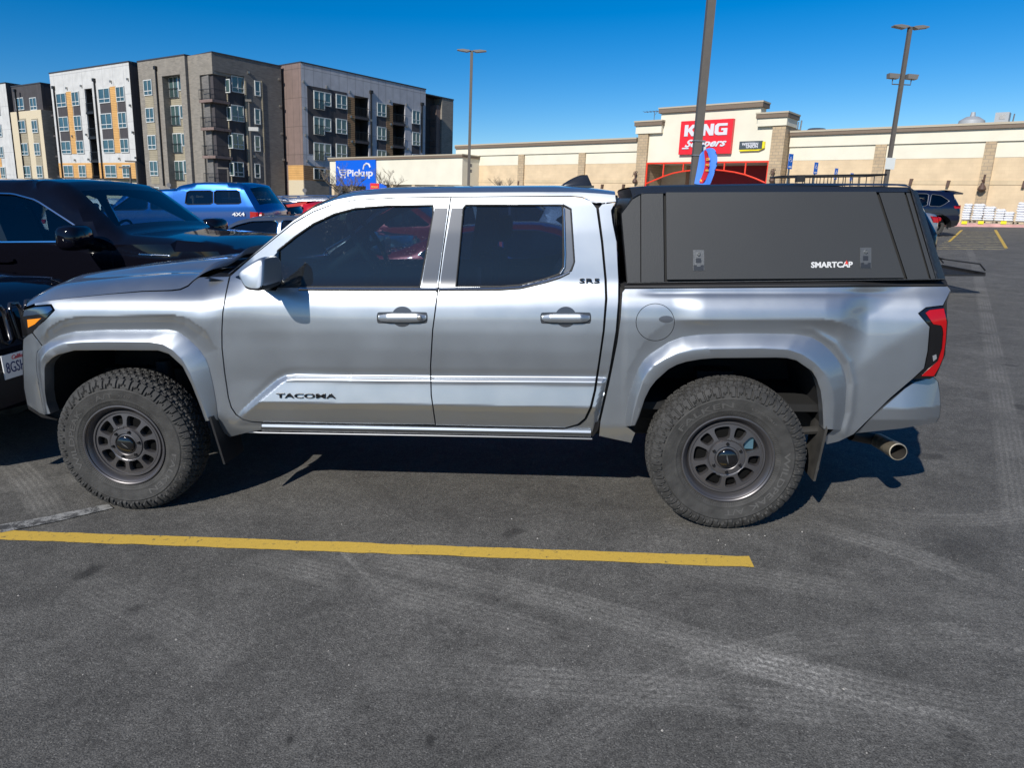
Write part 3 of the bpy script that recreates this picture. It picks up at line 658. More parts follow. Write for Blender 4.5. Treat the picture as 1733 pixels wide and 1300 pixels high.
# cap roof
e = np.array(densify([(1066, 318.5), (1086, 316.5), (1300, 313.3), (1518, 314), (1542, 316.8)], 30, False)); EN = surf(e[:, 0], e[:, 1], .06, FC_)
zt = []
for P in EN:
    px, py = project((P[0], YC, 1.8)); zz = at_y(np.array([px]), np.array([np.interp(px, [1060, 1085, 1300, 1518, 1545], [317, 314, 310, 311.5, 314.5])]), .55)[0][2]; zt.append(max(.008, zz-P[2]))
bridge('cap_roof', EN, lambda i, s: (0, 0, zt[i]*(4*s*(1-s)+1e-9)**.22), M_CAPD, cap, 20)
re = [surf([x], [y], 0, FC_)[0]+np.array([0, o_, 0]) for x, y, o_ in ((1542, 316.5, .06), (1553.5, 325, .05), (1600.5, 471.5, .05), (1603, 480, .05))]
bridge('cap_rear_face', re, lambda i, s: (0, 0, 0), M_CAPD, cap, 4)
fe = [surf([x], [y], 0, FC_)[0]+np.array([0, o_, 0]) for x, y, o_ in ((1066, 318.5, .06), (1071, 335, .0), (1051.5, 361, .0), (1062, 479, .0))]
bridge('cap_front_face', fe, lambda i, s: (0, 0, 0), M_CAPD, cap, 4, rev=True)
def latch(cx, cy):
    L = panel('cap_latch', chaikin([(cx-9.5, cy-17.5), (cx+9.5, cy-17.5), (cx+9.5, cy+17.5), (cx-9.5, cy+17.5)], 0), mat('latch_plate', (.10, .105, .11), .4, .5, bump=.2, bscale=300), truck, fn=FC_, off=-.016, gap=0, step=4, lip=.01)
    panel('latch_paddle', [(cx-4.5, cy-3.5), (cx+4.5, cy-3.5), (cx+4.5, cy+4.5), (cx-4.5, cy+4.5)], mat('latch_dark', (.05, .052, .056), .35, .5), L, fn=FC_, off=-.020, gap=0, step=4, lip=.004, mirror=False)
    panel('latch_paddle', [(cx-8.5, cy+8), (cx-3, cy+8), (cx-3, cy+10.5), (cx+3.5, cy+10.5), (cx+3.5, cy+8), (cx+8.5, cy+8), (cx+8.5, cy+16.5), (cx-8.5, cy+16.5)], mat('latch_dark', (.03, .03, .03)), L, fn=FC_, off=-.019, gap=0, step=4, lip=.004, mirror=False)
    P = surf([cx], [cy-10.5], -.018, FC_)[0]; MB().lathe([(0, -.006), (.007, -.006), (.009, -.002), (.009, .004)], 14, P).build('key_lock', M_CHROME, L, 40)
    L.parent = cap
latch(1182.5, 440.5); latch(1465.5, 436.5)
for c_ in [c for c in truck.children if c.name.startswith('cap_latch')]: c_.parent = cap
A = surf([1372.5], [453.3], -.0125, FC_)[0]; B = surf([1443], [452.6], -.0125, FC_)[0]; T = surf([1372.5], [443.2], -.0125, FC_)[0]
r = (B-A)/np.linalg.norm(B-A); up = T-A; up -= r*(up@r); H = np.linalg.norm(up); up /= H
m = MB(); text_on(m, 'SMARTCAP', (A+B)/2+up*H/2, r, up, np.linalg.norm(B-A), H, .001, .035); m.build('cap_lettering', mat('decal_white', (.6, .6, .6), .5), cap)
c_ = (A+B)/2+up*H*.78+r*.068
m = MB(); m.add([c_-r*.008-up*.006+np.array([0, -.002, 0]), c_+r*.008-up*.006+np.array([0, -.002, 0]), c_+up*.014+np.array([0, -.002, 0])], [(0, 1, 2)]); m.build('cap_emblem', mat('decal_red', (.6, .03, .02), .5), cap)
MB().box(EN[0][0]+.9, EN[-1][0]-.5, .42, .46, 1.78, 1.815).build('roof_rail_bar', M_BLACKPL, truck)
# ================================================================== wheels
def tyre_mesh():
    NP = 58; NA = NP*10
    base = [(.222, .040), (.226, .028), (.236, .020), (.250, .014), (.275, .008), (.300, .004), (.320, .002), (.338, .003), (.352, .006), (.364, .012), (.374, .019), (.383, .027), (.391, .036), (.398, .046), (.403, .057), (.4065, .070)]
    pts = []
    for i, (r, y) in enumerate(base): pts.append((r, y))
    tr = [(.4065+.0035*math.sin(math.pi*t), .070+(.270-.140)*t) for t in np.linspace(0, 1, 30)[1:-1]]
    full = resample(pts, 34).tolist()+tr+[(r, .270-y) for r, y in resample(pts, 18).tolist()[::-1]]
    A = np.array(full); T = np.gradient(A, axis=0); N = np.stack([T[:, 1], -T[:, 0]], 1); N /= np.linalg.norm(N, axis=1)[:, None]
    a = np.arange(NA)/NA*2*math.pi; u = (np.arange(NA)/10.0)                     # pitch coordinate
    U, J = np.meshgrid(u, np.arange(len(A)), indexing='ij'); rr = A[J, 0]; yy = A[J, 1]
    v = (yy-.135)/.135                                                     # -1 outer .. 1 inner
    D = np.zeros_like(U)
    zig = lambda p: np.abs(((p) % 1)-.5)*2
    tread = rr > .385
    for c0, w_, am in ((-.30, .050, .10), (.30, .050, .10), (.0, .038, .16), (-.62, .045, .07), (.62, .045, .07)):
        cc = c0+am*(zig(U*(1 if abs(c0) > .1 else .5)+c0*3)-.5); D = np.maximum(D, np.where(tread & (np.abs(v-cc) < w_), .011, 0))
    # slanted lateral grooves, staggered between rib rows
    row = np.digitize(v, [-.62, -.30, 0, .30, .62]); ph = np.array([.0, .5, .15, .65, .3, .8])[row]; sl = np.array([.25, .9, -.8, .8, -.9, .25])[row]
    g = np.abs(((U+ph+sl*v) % 1)-.5); D = np.maximum(D, np.where(tread & (g < .105), .010, 0))
    # sipes
    s_ = np.abs(((U+ph+sl*v+.5+.10*np.sin(v*40)) % 1)-.5); D = np.maximum(D, np.where(tread & (s_ < .03), .004, 0))
    # shoulder lugs reaching down the sidewall, alternating long and short
    lug = (yy < .06) & (rr > .330) & (rr <= .385)
    ln = np.where((np.floor(U) % 2) == 0, .334, .352)
    on = (((U+.25*v) % 1) > .20) & (rr > ln+.006*zig(U*2))
    D = np.where(lug, np.where(on, -.0060, .0030), D)
    # bead serration
    D = np.where((rr < .262) & (rr > .238) & (yy < .1), np.where(zig(U*2.5) > .5, .0010, 0), D)
    D = np.where((np.abs(rr-.2665) < .002) & (yy < .1), -.0022, D)
    D = np.where((np.abs(rr-.326) < .0022) & (yy < .1), -.0016, D)
    R_ = rr+0.0; Y_ = yy-0.0
    R_ = R_-D*N[J, 0]*1.0; Y_ = Y_-D*N[J, 1]
    # N points outwards for r growing; fix side: outward normal of outer wall is -y
    X = R_*np.cos(a)[:, None]; Z = R_*np.sin(a)[:, None]; n = len(A)
    vs = np.stack([X, Y_, Z], 2).reshape(-1, 3)
    i, j = np.meshgrid(np.arange(NA), np.arange(n-1), indexing='ij'); i2 = (i+1) % NA
    fs = np.stack([i*n+j, i2*n+j, i2*n+j+1, i*n+j+1], 2).reshape(-1, 4)
    me = bpy.data.meshes.new('tyre'); me.from_pydata(vs.tolist(), [], fs.tolist()); me.materials.append(M_RUBBER)
    bm = bmesh.new(); bm.from_mesh(me)
    for f in bm.faces: f.smooth = True
    for e in bm.edges:
        if len(e.link_faces) == 2 and e.calc_face_angle(0) > R(28): e.smooth = False
    bm.to_mesh(me); bm.free(); return me
def arc_text(mb, body, rad, a_mid, h, arc, y, ext=.0012, off=.012, flip=False):
    vs, fs = text_geo(body, 1, off, .02); mn = vs.min(0); mx = vs.max(0); vs = vs-(mn+mx)/2; s = mx-mn
    t = vs[:, 0]/s[0]*arc; rr = vs[:, 1]/s[1]*h
    if not flip: a = a_mid-t; r = rad+rr          # tops outward, seen from -y with x right
    else: a = a_mid+t; r = rad-rr
    # seen from outside (-y side): x to the right, z up
    P = np.stack([r*np.cos(a), y(r)-np.where(vs[:, 2] > 0, ext, -.002), r*np.sin(a)], 1); mb.add(P, fs)
def rim_mesh():
    mb = MB()
    fz = lambda r: np.interp(r, [0, .048, .062, .085, .10, .1775], [.040, .040, .044, .050, .041, .0492])
    holes = []
    a = math.pi/2
    segs = []
    for k in range(10):
        half = math.radians(15.8 if k % 2 == 0 else 11.2); ac = 2*math.pi*k/10+.16
        r0, r1 = (.101, .172) if k % 2 == 0 else (.110, .172)
        pts = []
        q = [(r0, -half*.78), (r0, half*.78), (r0+.014, half), (r1-.014, half), (r1, half*.72), (r1, -half*.72), (r1-.014, -half), (r0+.014, -half)]
        pts = chaikin([(r*math.cos(ac+t), r*math.sin(ac+t)) for r, t in q], 2)
        holes.append([tuple(p) for p in pts])
    circ = lambda r, n: [(r*math.cos(2*math.pi*i/n), r*math.sin(2*math.pi*i/n)) for i in range(n)]
    V, Fa, lp = fill(circ(.1775, 120), holes, .0075)
    r = np.hypot(V[:, 0], V[:, 1]); P = np.stack([V[:, 0], fz(r), V[:, 1]], 1)
    c = P[Fa]; nn = np.cross(c[:, 1]-c[:, 0], c[:, 2]-c[:, 0]); fl = nn[:, 1] > 0; Fa[fl] = Fa[fl][:, ::-1]
    mb.add(P, Fa)
    for l in lp[1:]:
        n = len(l); q = P[l]; b = q.copy(); ctr = q.mean(0); b = ctr+(q-ctr)*.93; b[:, 1] = q[:, 1]+.006; cback = b.copy(); cback[:, 1] += .030
        mb.add(np.concatenate([q, b, cback]), [(k*n+i, k*n+(i+1) % n, (k+1)*n+(i+1) % n, (k+1)*n+i) for k in (0, 1) for i in range(n)])
    # barrel and outer lip
    mb.lathe([(.1775, .0492), (.1790, .0515), (.1835, .0515), (.1855, .0440), (.194, .0440), (.197, .060)], 120)
    mb.lathe([(.197, .060), (.203, .052), (.209, .040), (.213, .030), (.222, .022), (.2235, .014), (.229, .010), (.2345, .011), (.236, .017), (.232, .030), (.222, .04), (.205, .08), (.200, .20), (.222, .25)], 96)
    mb.lathe([(.060, .0435), (.061, .037), (.064, .035), (.090, .038), (.094, .048)], 48)
    return mb.mesh('wheel', M_RIM, 32)
TYRE = tyre_mesh(); RIM = rim_mesh()
rimW = mat('wheel_letter', (.25, .25, .26), .4, .8)
def text_ring(kind):
    ys = lambda r: np.interp(r, [.27, .30, .32, .34], [.0085, .004, .002, .003])
    W0 = (('FALKEN', -38, .029, 58), ('WILDPEAK', 172, .029, 72), ('A/T', 103, .029, 22), ('AT4W', 80, .014, 14)); W1 = (('FALKEN', 118, .029, 60), ('WILDPEAK', -28, .029, 74), ('A/T', -80, .029, 20), ('LT285/70R17', 55, .012, 30)); out = []
    for t_, a_, h_, c_ in (W0 if kind == 0 else W1): m_ = MB(); arc_text(m_, t_, .294, R(a_), h_, R(c_), ys); out.append(m_)
    return out
def make_wheel(x, rot, kind, yy=0.0, flip=False, steer=0.0):
    M = Matrix.Translation((x, yy, .399)) @ (Matrix.Rotation(math.pi, 4, 'Z') if flip else Matrix.Identity(4)) @ Matrix.Rotation(steer, 4, 'Z') @ Matrix.Rotation(rot, 4, 'Y')
    wh = link('wheel', RIM, truck, M)
    link('tyre', TYRE, wh)
    Mi = Matrix.Rotation(-rot, 4, 'Y')
    for m_ in text_ring(kind): m_.build('tyre_lettering', mat('tyre_letter', (.075, .073, .07), .55), wh, M=Mi)
    MB().lathe([(0, .020), (.044, .020), (.049, .024), (.051, .032), (.051, .045)], 40).build('hub_cap', M_GLOSSBLK, wh, 40)
    for k in range(6):
        a = 2*math.pi*k/6+.4; c = (.077*math.cos(a), 0, .077*math.sin(a))
        MB().lathe([(0, .024), (.006, .024), (.0085, .028), (.0092, .046)], 10, c).build('lug_nut', M_GLOSSBLK, wh, 40)
    for a_ in (125, -50): t = MB(); arc_text(t, 'METHOD', .1005, R(a_), .0075, R(36), lambda r: .0400+0*r, ext=.001, off=.03); t.build('wheel_lettering', rimW, wh)
    t = MB(); t.add([(-.026, .0190, .012), (.004, .0190, .0005), (.026, .0190, -.013), (-.002, .0190, -.004)], [(0, 3, 1), (1, 3, 2), ])
    t.build('hub_emblem', rimW, wh)
    MB().lathe([(.05, .085), (.075, .075), (.150, .078), (.162, .082), (.162, .10), (.05, .10)], 40).build('brake_disc', mat('disc_dark', (.006, .006, .006), .8, 0, spec=.05), wh, 30)
    return wh
XF, XR = -1.652, 1.655
make_wheel(XF, .25, 0, .0, steer=R(2.5)); make_wheel(XR, .9, 1)
make_wheel(XF, .5, 0, 2*YC, True); make_wheel(XR, .1, 1, 2*YC, True)
# calipers (blue-grey shock body behind the rear wheel seen through its windows)
MB().box(XR+.09, XR+.135, .072, .11, .44, .53).build('shock_absorber', mat('shock_blue', (.10, .20, .26), .3, .4), truck)
# wheel wells
for nm, fl in (('f', flare_i), ('r', rfl_i)):
    q = resample(fl, 60); P = surf(q[:, 0], q[:, 1], -.02); m = MB(); rows = []
    for yy in (.0, .05, .25, .62):
        r_ = P.copy(); r_[:, 1] = P[:, 1]+yy; rows.append(r_)
    n = len(P); m.add(np.concatenate(rows), [(k*n+i, k*n+i+1, (k+1)*n+i+1, (k+1)*n+i) for k in range(3) for i in range(n-1)])
    cb_ = rows[-1]; m.add(cb_, [tuple(range(n))])
    me = m.mesh('wheel_well', M_DARK, 40); link('wheel_well', me, truck); link('wheel_well', mirror_mesh(me), truck)
# underbody
ub = MB().box(-2.15, 2.45, .45, .62, .42, .56).box(-2.15, 2.45, 1.32, 1.49, .42, .56).box(-1.15, 1.1, .14, 1.80, .50, .56).box(-1.3, .5, .8, 1.2, .30, .52)
ub.box(-2.2, -1.15, .62, 1.32, .40, .7).box(.6, 1.3, .62, 1.3, .33, .5)
ub.tube([(XR, .15, .40), (XR, 1.79, .40)], .045, 10).sphere((XR, YC, .40), .14, 8).tube([(XF, .15, .40), (XF, 1.79, .40)], .03, 10)
ub.tube([(XF+.05, .42, .35), (XF+.05, .42, .8)], .05, 10).tube([(XR+.4, .36, .5), (XR-.55, .5, .48)], .03, 8)
ub.tube([(.9, .5, .40), (1.3, .52, .40), (1.5, .55, .62), (1.9, .58, .60), (2.2, .5, .50)], .035, 10)
ub.box(XR-.1, XR+.1, .5, .62, .35, .75)
ub.build('chassis', mat('chassis_black', (.012, .012, .012), .7), truck, 40)
MB().tube([(XR+.44, .30, .40), (XR+.30, .34, .60), (XR+.20, .42, .70)], .028, 8).tube([(XR+.30, .12, .52), (XR+.62, .2, .52)], .022, 8).build('rear_suspension', mat('suspension_dark', (.03, .028, .025), .7), truck, 40)
# exhaust
e0 = at_y(1440, 735, .48); e1 = at_y(1483, 744, .52); e2 = at_y(1503, 755, .36); e3 = at_y(1520, 765, .22)
MB().tube([e0, e1], .036, 16, caps=False).build('exhaust_pipe', mat('pipe_dark', (.05, .045, .04), .5, .7), truck, 60)
dx = (e3-e1)/np.linalg.norm(e3-e1)
ext_m = mat('exhaust_steel', (.40, .35, .27), .5, .75, noise=.35, nscale=20)
tip = MB().tube([e1, e1+dx*.02, e2, e3-dx*.008, e3], [.035, .041, .043, .046, .046], 28, caps=False); tip.tube([e3, e3+dx*.0015], [.046, .0405], 28, caps=False); tip.build('exhaust_tip', ext_m, truck, 30)
MB().tube([e3+dx*.0015, e3-dx*.12], [.0405, .037], 24).build('exhaust_bore', mat('bore_dark', (.03, .026, .022), .8), truck, 50)  # plain dark lining inside the tip
tb = bpy.data.objects['exhaust_bore'].data; bm = bmesh.new(); bm.from_mesh(tb)
fc_ = [f for f in bm.faces if len(f.verts) > 4 and (Vector(e3)-f.calc_center_median()).length < .01]; bmesh.ops.delete(bm, geom=fc_, context='FACES_ONLY'); bm.to_mesh(tb); bm.free()
# mud flaps
def flap(pts, Y0, Y1, nm='mud_flap', m=M_MUD):
    P = at_y(np.array([p[0] for p in pts], float), np.array([p[1] for p in pts], float), Y0); n = len(P); B = P.copy(); B[:, 0] -= .05; B[:, 1] = Y1; C = P.copy(); C[:, 0] += .008; D = B.copy(); D[:, 0] += .008
    return P
def mudflap(x0, zt, zb_, y0, y1, m, slant=.04):
    mb = MB(); n = 8; vs = []
    for k in range(n+1):
        t = k/n; z = zt+(zb_-zt)*t; x = x0-slant*t
        for (dx_, yy) in ((0, y0+.02*t), (0, y1), (.012, y1), (.012, y0+.02*t)): vs.append((x+dx_, yy, z))
    fs = [(k*4+j, k*4+(j+1) % 4, (k+1)*4+(j+1) % 4, (k+1)*4+j) for k in range(n) for j in range(4)]+[(0, 1, 2, 3), (n*4, n*4+3, n*4+2, n*4+1)]
    mb.add(vs, fs); me = mb.mesh('mud_flap', m, 40); link('mud_flap', me, truck); link('mud_flap', mirror_mesh(me), truck)
xr = at_y(1400, 728, .04)[0]; mudflap(xr, at_y(1395, 724, .05)[2]+.06, at_y(1385, 813, .08)[2], .045, .27, mat('flap_dusty', (.034, .032, .029), .8, noise=.6, nscale=9), .035)
xf = at_y(355, 720, .05)[0]; mudflap(xf+.0, at_y(352, 718, .05)[2]+.04, at_y(367, 788, .05)[2], .05, .30, M_BLACKPL, -.04)
# ---- interior
it = MB().box(-1.1, .98, .20, 1.74, .56, .60); it.box(-1.12, -.98, .2, 1.74, .56, 1.24); it.box(.92, .99, .2, 1.74, .56, 1.28)
it.build('cabin_floor', M_DARK, truck)
db = MB(); dp = [(-1.12, .9), (-1.12, 1.27), (-.95, 1.30), (-.72, 1.27), (-.62, 1.20), (-.66, 1.02), (-.72, .9)]
db.prism(dp, .2, 1.74); db.build('dashboard', mat('dash_dark', (.03, .031, .033), .7), truck)
def seat(x, y, w_=.52):
    s = MB(); P = chaikin([(x-.26, .78), (x+.22, .74), (x+.26, .86), (x-.26, .92)], 1); s.prism([tuple(p) for p in P], y-w_/2, y+w_/2)
    b = chaikin([(x+.12, .80), (x+.28, .78), (x+.40, 1.34), (x+.30, 1.40), (x+.24, 1.36)], 1)
    o = s.build('seat', M_SEAT, truck, 40); s2 = MB().prism([tuple(p) for p in b], y-w_/2, y+w_/2); s2.build('seat_back', M_SEAT, o, 40)
    MB().prism([tuple(p) for p in chaikin([(x+.13, .84), (x+.20, .83), (x+.31, 1.30), (x+.24, 1.28)], 1)], y-w_/2-.012, y-w_/2+.0).build('seat_side', M_SEATL, o, 40)
    h = chaikin([(x+.32, 1.44), (x+.42, 1.44), (x+.43, 1.60), (x+.36, 1.62)], 1); MB().prism([tuple(p) for p in h], y-.13, y+.13).build('headrest', M_SEAT, o, 40)
seat(-.02, .55); seat(-.02, 1.39)
seat(.62-.12, .48, .5); seat(.62-.12, YC, .4); seat(.62-.12, 1.46, .5)
sw = at_y(624, 412, .55); ring = []; mb = MB()
ax_ = np.array([.86, 0, .5]); ax_ /= np.linalg.norm(ax_); u_ = np.array([0, 1., 0]); v_ = np.cross(ax_, u_)
mb.tube([sw+.185*(math.cos(a)*u_+math.sin(a)*v_) for a in np.linspace(0, 2*math.pi, 32, endpoint=False)], .016, 8, closed=True)
for a in (0, math.pi, -math.pi/2*1.0): mb.tube([sw+.18*(math.cos(a)*u_+math.sin(a)*v_), sw-.03*ax_], .018, 6)
mb.tube([sw-.02*ax_, sw-.35*ax_], .03, 8); mb.build('steering_wheel', mat('dash_dark', (.03, .03, .03)), truck, 50)
# window controls lip / inner door cards
dc = MB().box(-1.0, .95, .165, .185, .62, 1.235); me = dc.mesh('door_card', mat('card_grey', (.045, .047, .05), .7)); link('door_card', me, truck); link('door_card', mirror_mesh(me), truck)
MB().box(-.62, -.60, YC-.12, YC+.12, 1.60, 1.67).build('interior_mirror', M_GLOSSBLK, truck)
MB().box(-.95, .6, YC-.14, YC+.14, .6, .98).build('centre_console', mat('dash_dark', (.03, .03, .03)), truck)
# ================================================================== ground
def asphalt():
    m = mat('asphalt', (.05, .05, .052), .9); nt = m.node_tree; b = nt.nodes['Principled BSDF']; L = nt.links
    tc = _n(nt, 'ShaderNodeTexCoord'); co = tc.outputs['Object']
    def noise(sc_, det=6, rough=.5, vec=None, dist=0):
        t = _n(nt, 'ShaderNodeTexNoise'); t.inputs['Scale'].default_value = sc_; t.inputs['Detail'].default_value = det; t.inputs['Roughness'].default_value = rough; t.inputs['Distortion'].default_value = dist
        L.new(vec or co, t.inputs['Vector']); return t.outputs[0]
    def rng(x, a, b_, c, d):
        t = _n(nt, 'ShaderNodeMapRange'); t.inputs[1].default_value = a; t.inputs[2].default_value = b_; t.inputs[3].default_value = c; t.inputs[4].default_value = d; L.new(x, t.inputs[0]); return t.outputs[0]
    def mth(op, a, b_=None, c=None):
        t = _n(nt, 'ShaderNodeMath', operation=op)
        for i, q in enumerate((a, b_, c)):
            if q is None: continue
            if isinstance(q, (int, float)): t.inputs[i].default_value = q
            else: L.new(q, t.inputs[i])
        return t.outputs[0]
    blot = rng(noise(2.2, 9, .72, dist=.6), .35, .68, .80, 1.28)
    fine = mth('MULTIPLY', rng(noise(150, 3, .75), .34, .68, .35, 1.75), rng(noise(55, 5, .8), .34, .68, .60, 1.5))
    mid = mth('MULTIPLY', rng(noise(9, 8, .7), .3, .7, .80, 1.22), rng(noise(26, 6, .8), .34, .66, .78, 1.26))
    big = rng(noise(.45, 5), .3, .7, .86, 1.14)
    v = mth('MULTIPLY', mth('MULTIPLY', mth('MULTIPLY', fine, mid), big), blot)
    # bright aggregate chips
    vo = _n(nt, 'ShaderNodeTexVoronoi'); vo.inputs['Scale'].default_value = 120; L.new(co, vo.inputs['Vector'])
    sp_ = _n(nt, 'ShaderNodeSeparateColor'); L.new(vo.outputs['Color'], sp_.inputs[0])
    chip = mth('MULTIPLY', rng(vo.outputs['Distance'], .22, .38, 1, 0), rng(sp_.outputs[0], .86, .90, 0, 1)); v = mth('ADD', v, mth('MULTIPLY', chip, 1.5))
    # dusty scuffed patches
    sc1 = mth('MULTIPLY', rng(noise(1.1, 7, .7, dist=1.2), .56, .72, 0, 1), rng(noise(45, 4, .7), .45, .62, 0, 1)); v = mth('ADD', v, mth('MULTIPLY', sc1, 1.0))
    # dark drips
    dk = rng(noise(2.6, 2, .4), .70, .74, 1, .55); v = mth('MULTIPLY', v, dk)
    # tyre arcs : rings of tread print
    sp = _n(nt, 'ShaderNodeSeparateXYZ'); L.new(co, sp.inputs[0])
    for (a, b_, c, wd, st, fr) in ARCS:
        # circle through three ground points
        ax, ay = a; bx, by = b_; cx, cy = c; d_ = 2*(ax*(by-cy)+bx*(cy-ay)+cx*(ay-by))
        ux = ((ax*ax+ay*ay)*(by-cy)+(bx*bx+by*by)*(cy-ay)+(cx*cx+cy*cy)*(ay-by))/d_; uy = ((ax*ax+ay*ay)*(cx-bx)+(bx*bx+by*by)*(ax-cx)+(cx*cx+cy*cy)*(bx-ax))/d_; rad = math.hypot(ax-ux, ay-uy)
        dx = mth('SUBTRACT', sp.outputs[0], ux); dy = mth('SUBTRACT', sp.outputs[1], uy)
        dd = mth('SUBTRACT', mth('SQRT', mth('ADD', mth('MULTIPLY', dx, dx), mth('MULTIPLY', dy, dy))), rad); ab = mth('ABSOLUTE', dd)
        band = rng(ab, wd*.75, wd, 1, 0)
        ang = mth('MULTIPLY', mth('ARCTAN2', dy, dx), rad)
        # limit along the arc
        t0 = math.atan2(ay-uy, ax-ux)*rad; t1 = math.atan2(cy-uy, cx-ux)*rad; lo, hi = min(t0, t1), max(t0, t1)
        lim = mth('MULTIPLY', rng(ang, lo-.2, lo+.5, 0, 1), rng(ang, hi-.5, hi+.2, 1, 0)) if hi-lo < math.pi*rad else 1.0
        wv = mth('SINE', mth('ADD', mth('MULTIPLY', ang, fr*2.7), mth('MULTIPLY', dd, 25)))
        tread = mth('MULTIPLY', rng(wv, -.4, .6, .78, 1), rng(mth('SINE', mth('MULTIPLY', dd, 190)), -.3, .3, .5, 1))
        pat = mth('MULTIPLY', rng(noise(1.6, 4), .35, .58, .12, 1), rng(noise(60, 4, .8), .38, .62, .05, 1))
        k = mth('MULTIPLY', mth('MULTIPLY', band, tread), mth('MULTIPLY', pat, st*1.7)); k = mth('MULTIPLY', k, lim)
        v = mth('ADD', v, k)
    # oil drips
    wob = noise(22, 4, .7)
    for (cx_, cy_, cr_, dk_) in STAINS:
        dx = mth('SUBTRACT', sp.outputs[0], cx_); dy = mth('MULTIPLY', mth('SUBTRACT', sp.outputs[1], cy_), .6)
        dd = mth('SQRT', mth('ADD', mth('MULTIPLY', dx, dx), mth('MULTIPLY', dy, dy))); dd = mth('MULTIPLY', dd, rng(wob, .3, .7, .55, 1.7))
        v = mth('MULTIPLY', v, rng(dd, cr_*.45, cr_*1.1, dk_, 1.0))
    # hairline cracks
    vc = _n(nt, 'ShaderNodeTexVoronoi', feature='DISTANCE_TO_EDGE'); vc.inputs['Scale'].default_value = .35; L.new(co, vc.inputs['Vector'])
    mx = _n(nt, 'ShaderNodeMix', data_type='RGBA', blend_type='MULTIPLY'); mx.inputs[0].default_value = 1; mx.inputs[6].default_value = (.088, .0845, .0765, 1)
    L.new(v, mx.inputs[7]); L.new(mx.outputs[2], b.inputs['Base Color'])
    bp = _n(nt, 'ShaderNodeBump'); bp.inputs['Strength'].default_value = .9; bp.inputs['Distance'].default_value = .006
    L.new(noise(150, 4, .6), bp.inputs['Height']); L.new(bp.outputs[0], b.inputs['Normal']); return m
def g2(px, py): p = at_z(np.array([px]), np.array([py]))[0]; return (p[0], p[1])
ARCS = [(g2(560, 935), g2(1000, 1030), g2(1733, 1285), .10, .85, 62), (g2(1060, 1070), g2(1400, 1150), g2(1733, 1215), .10, 1.3, 60), (g2(1733, 1010), g2(1500, 925), g2(1330, 880), .09, 1.1, 60),
        (g2(640, 1140), g2(1000, 1160), g2(1733, 1250), .10, 1.0, 70), (g2(0, 770), g2(60, 830), g2(100, 900), .1, 1.0, 60), (g2(680, 1020), g2(610, 965), g2(560, 900), .02, 1.4, 40), (g2(1180, 960), g2(1500, 1010), g2(1733, 1040), .11, .9, 60),
        (g2(380, 935), g2(700, 1010), g2(1050, 1120), .10, .9, 64), (g2(0, 830), g2(180, 800), g2(330, 780), .10, .8, 60), (g2(1420, 860), g2(1600, 880), g2(1733, 870), .09, 1.2, 60), (g2(1640, 420), g2(1700, 700), g2(1733, 900), .10, .8, 60), (g2(900, 1300), g2(1200, 1130), g2(1733, 1080), .10, .7, 66),
        (g2(20, 950), g2(300, 1060), g2(560, 1290), .11, .6, 60)]
STAINS = [(*g2(148, 970), .06, .35), (*g2(490, 1253), .018, .4), (*g2(727, 1253), .02, .4), (*g2(842, 1016), .010, .5), (*g2(1640, 940), .22, .72), (*g2(1090, 600), .05, .8), (*g2(262, 1140), .012, .55), (*g2(930, 1224), .012, .6)]
M_ASPH = asphalt()
mb = MB(); mb.add([(-400, -60, 0), (400, -60, 0), (400, 400, 0), (-400, 400, 0)], [(0, 1, 2, 3)])
setp(mb.build('ground', M_ASPH), kind='structure')
def marking(name, c, wear=.5, wscale=30):
    m = mat(name, c, .7); nt = m.node_tree; b = nt.nodes['Principled BSDF']; L = nt.links; tc = _n(nt, 'ShaderNodeTexCoord')
    t = _n(nt, 'ShaderNodeTexNoise'); t.inputs['Scale'].default_value = wscale; t.inputs['Detail'].default_value = 8; t.inputs['Roughness'].default_value = .7; L.new(tc.outputs['Object'], t.inputs['Vector'])
    t3 = _n(nt, 'ShaderNodeTexNoise'); t3.inputs['Scale'].default_value = 190; t3.inputs['Detail'].default_value = 3; L.new(tc.outputs['Object'], t3.inputs['Vector'])
    ad = _n(nt, 'ShaderNodeMath', operation='MULTIPLY_ADD'); L.new(t3.outputs[0], ad.inputs[0]); ad.inputs[1].default_value = .5; L.new(t.outputs[0], ad.inputs[2])
    r_ = _n(nt, 'ShaderNodeMapRange'); r_.inputs[1].default_value = wear+.25-.05; r_.inputs[2].default_value = wear+.25+.05; L.new(ad.outputs[0], r_.inputs[0])
    mx = _n(nt, 'ShaderNodeMix', data_type='RGBA'); mx.inputs[6].default_value = (*c, 1); mx.inputs[7].default_value = (.055, .055, .055, 1); L.new(r_.outputs[0], mx.inputs[0])
    m2 = _n(nt, 'ShaderNodeMix', data_type='RGBA', blend_type='MULTIPLY'); m2.inputs[0].default_value = 1; r2 = _n(nt, 'ShaderNodeMapRange'); r2.inputs[3].default_value = .7; r2.inputs[4].default_value = 1.3; L.new(t3.outputs[0], r2.inputs[0])
    L.new(mx.outputs[2], m2.inputs[6]); L.new(r2.outputs[0], m2.inputs[7]); L.new(m2.outputs[2], b.inputs['Base Color']); return m
M_YEL = marking('yellow_marking', (.57, .375, .06), .655)
M_WHT = marking('worn_white_marking', (.30, .30, .29), .50, 14)
def strip_px(name, quad, m, z=.004):
    P = at_z(np.array([q[0] for q in quad], float), np.array([q[1] for q in quad], float), z); return setp(MB().add(P, [tuple(range(len(quad)))]).build(name, m), kind='structure')
yl = at_z(np.array([0., 1272]), np.array([898., 943])); yh = at_z(np.array([0., 1272]), np.array([915., 961.5]))
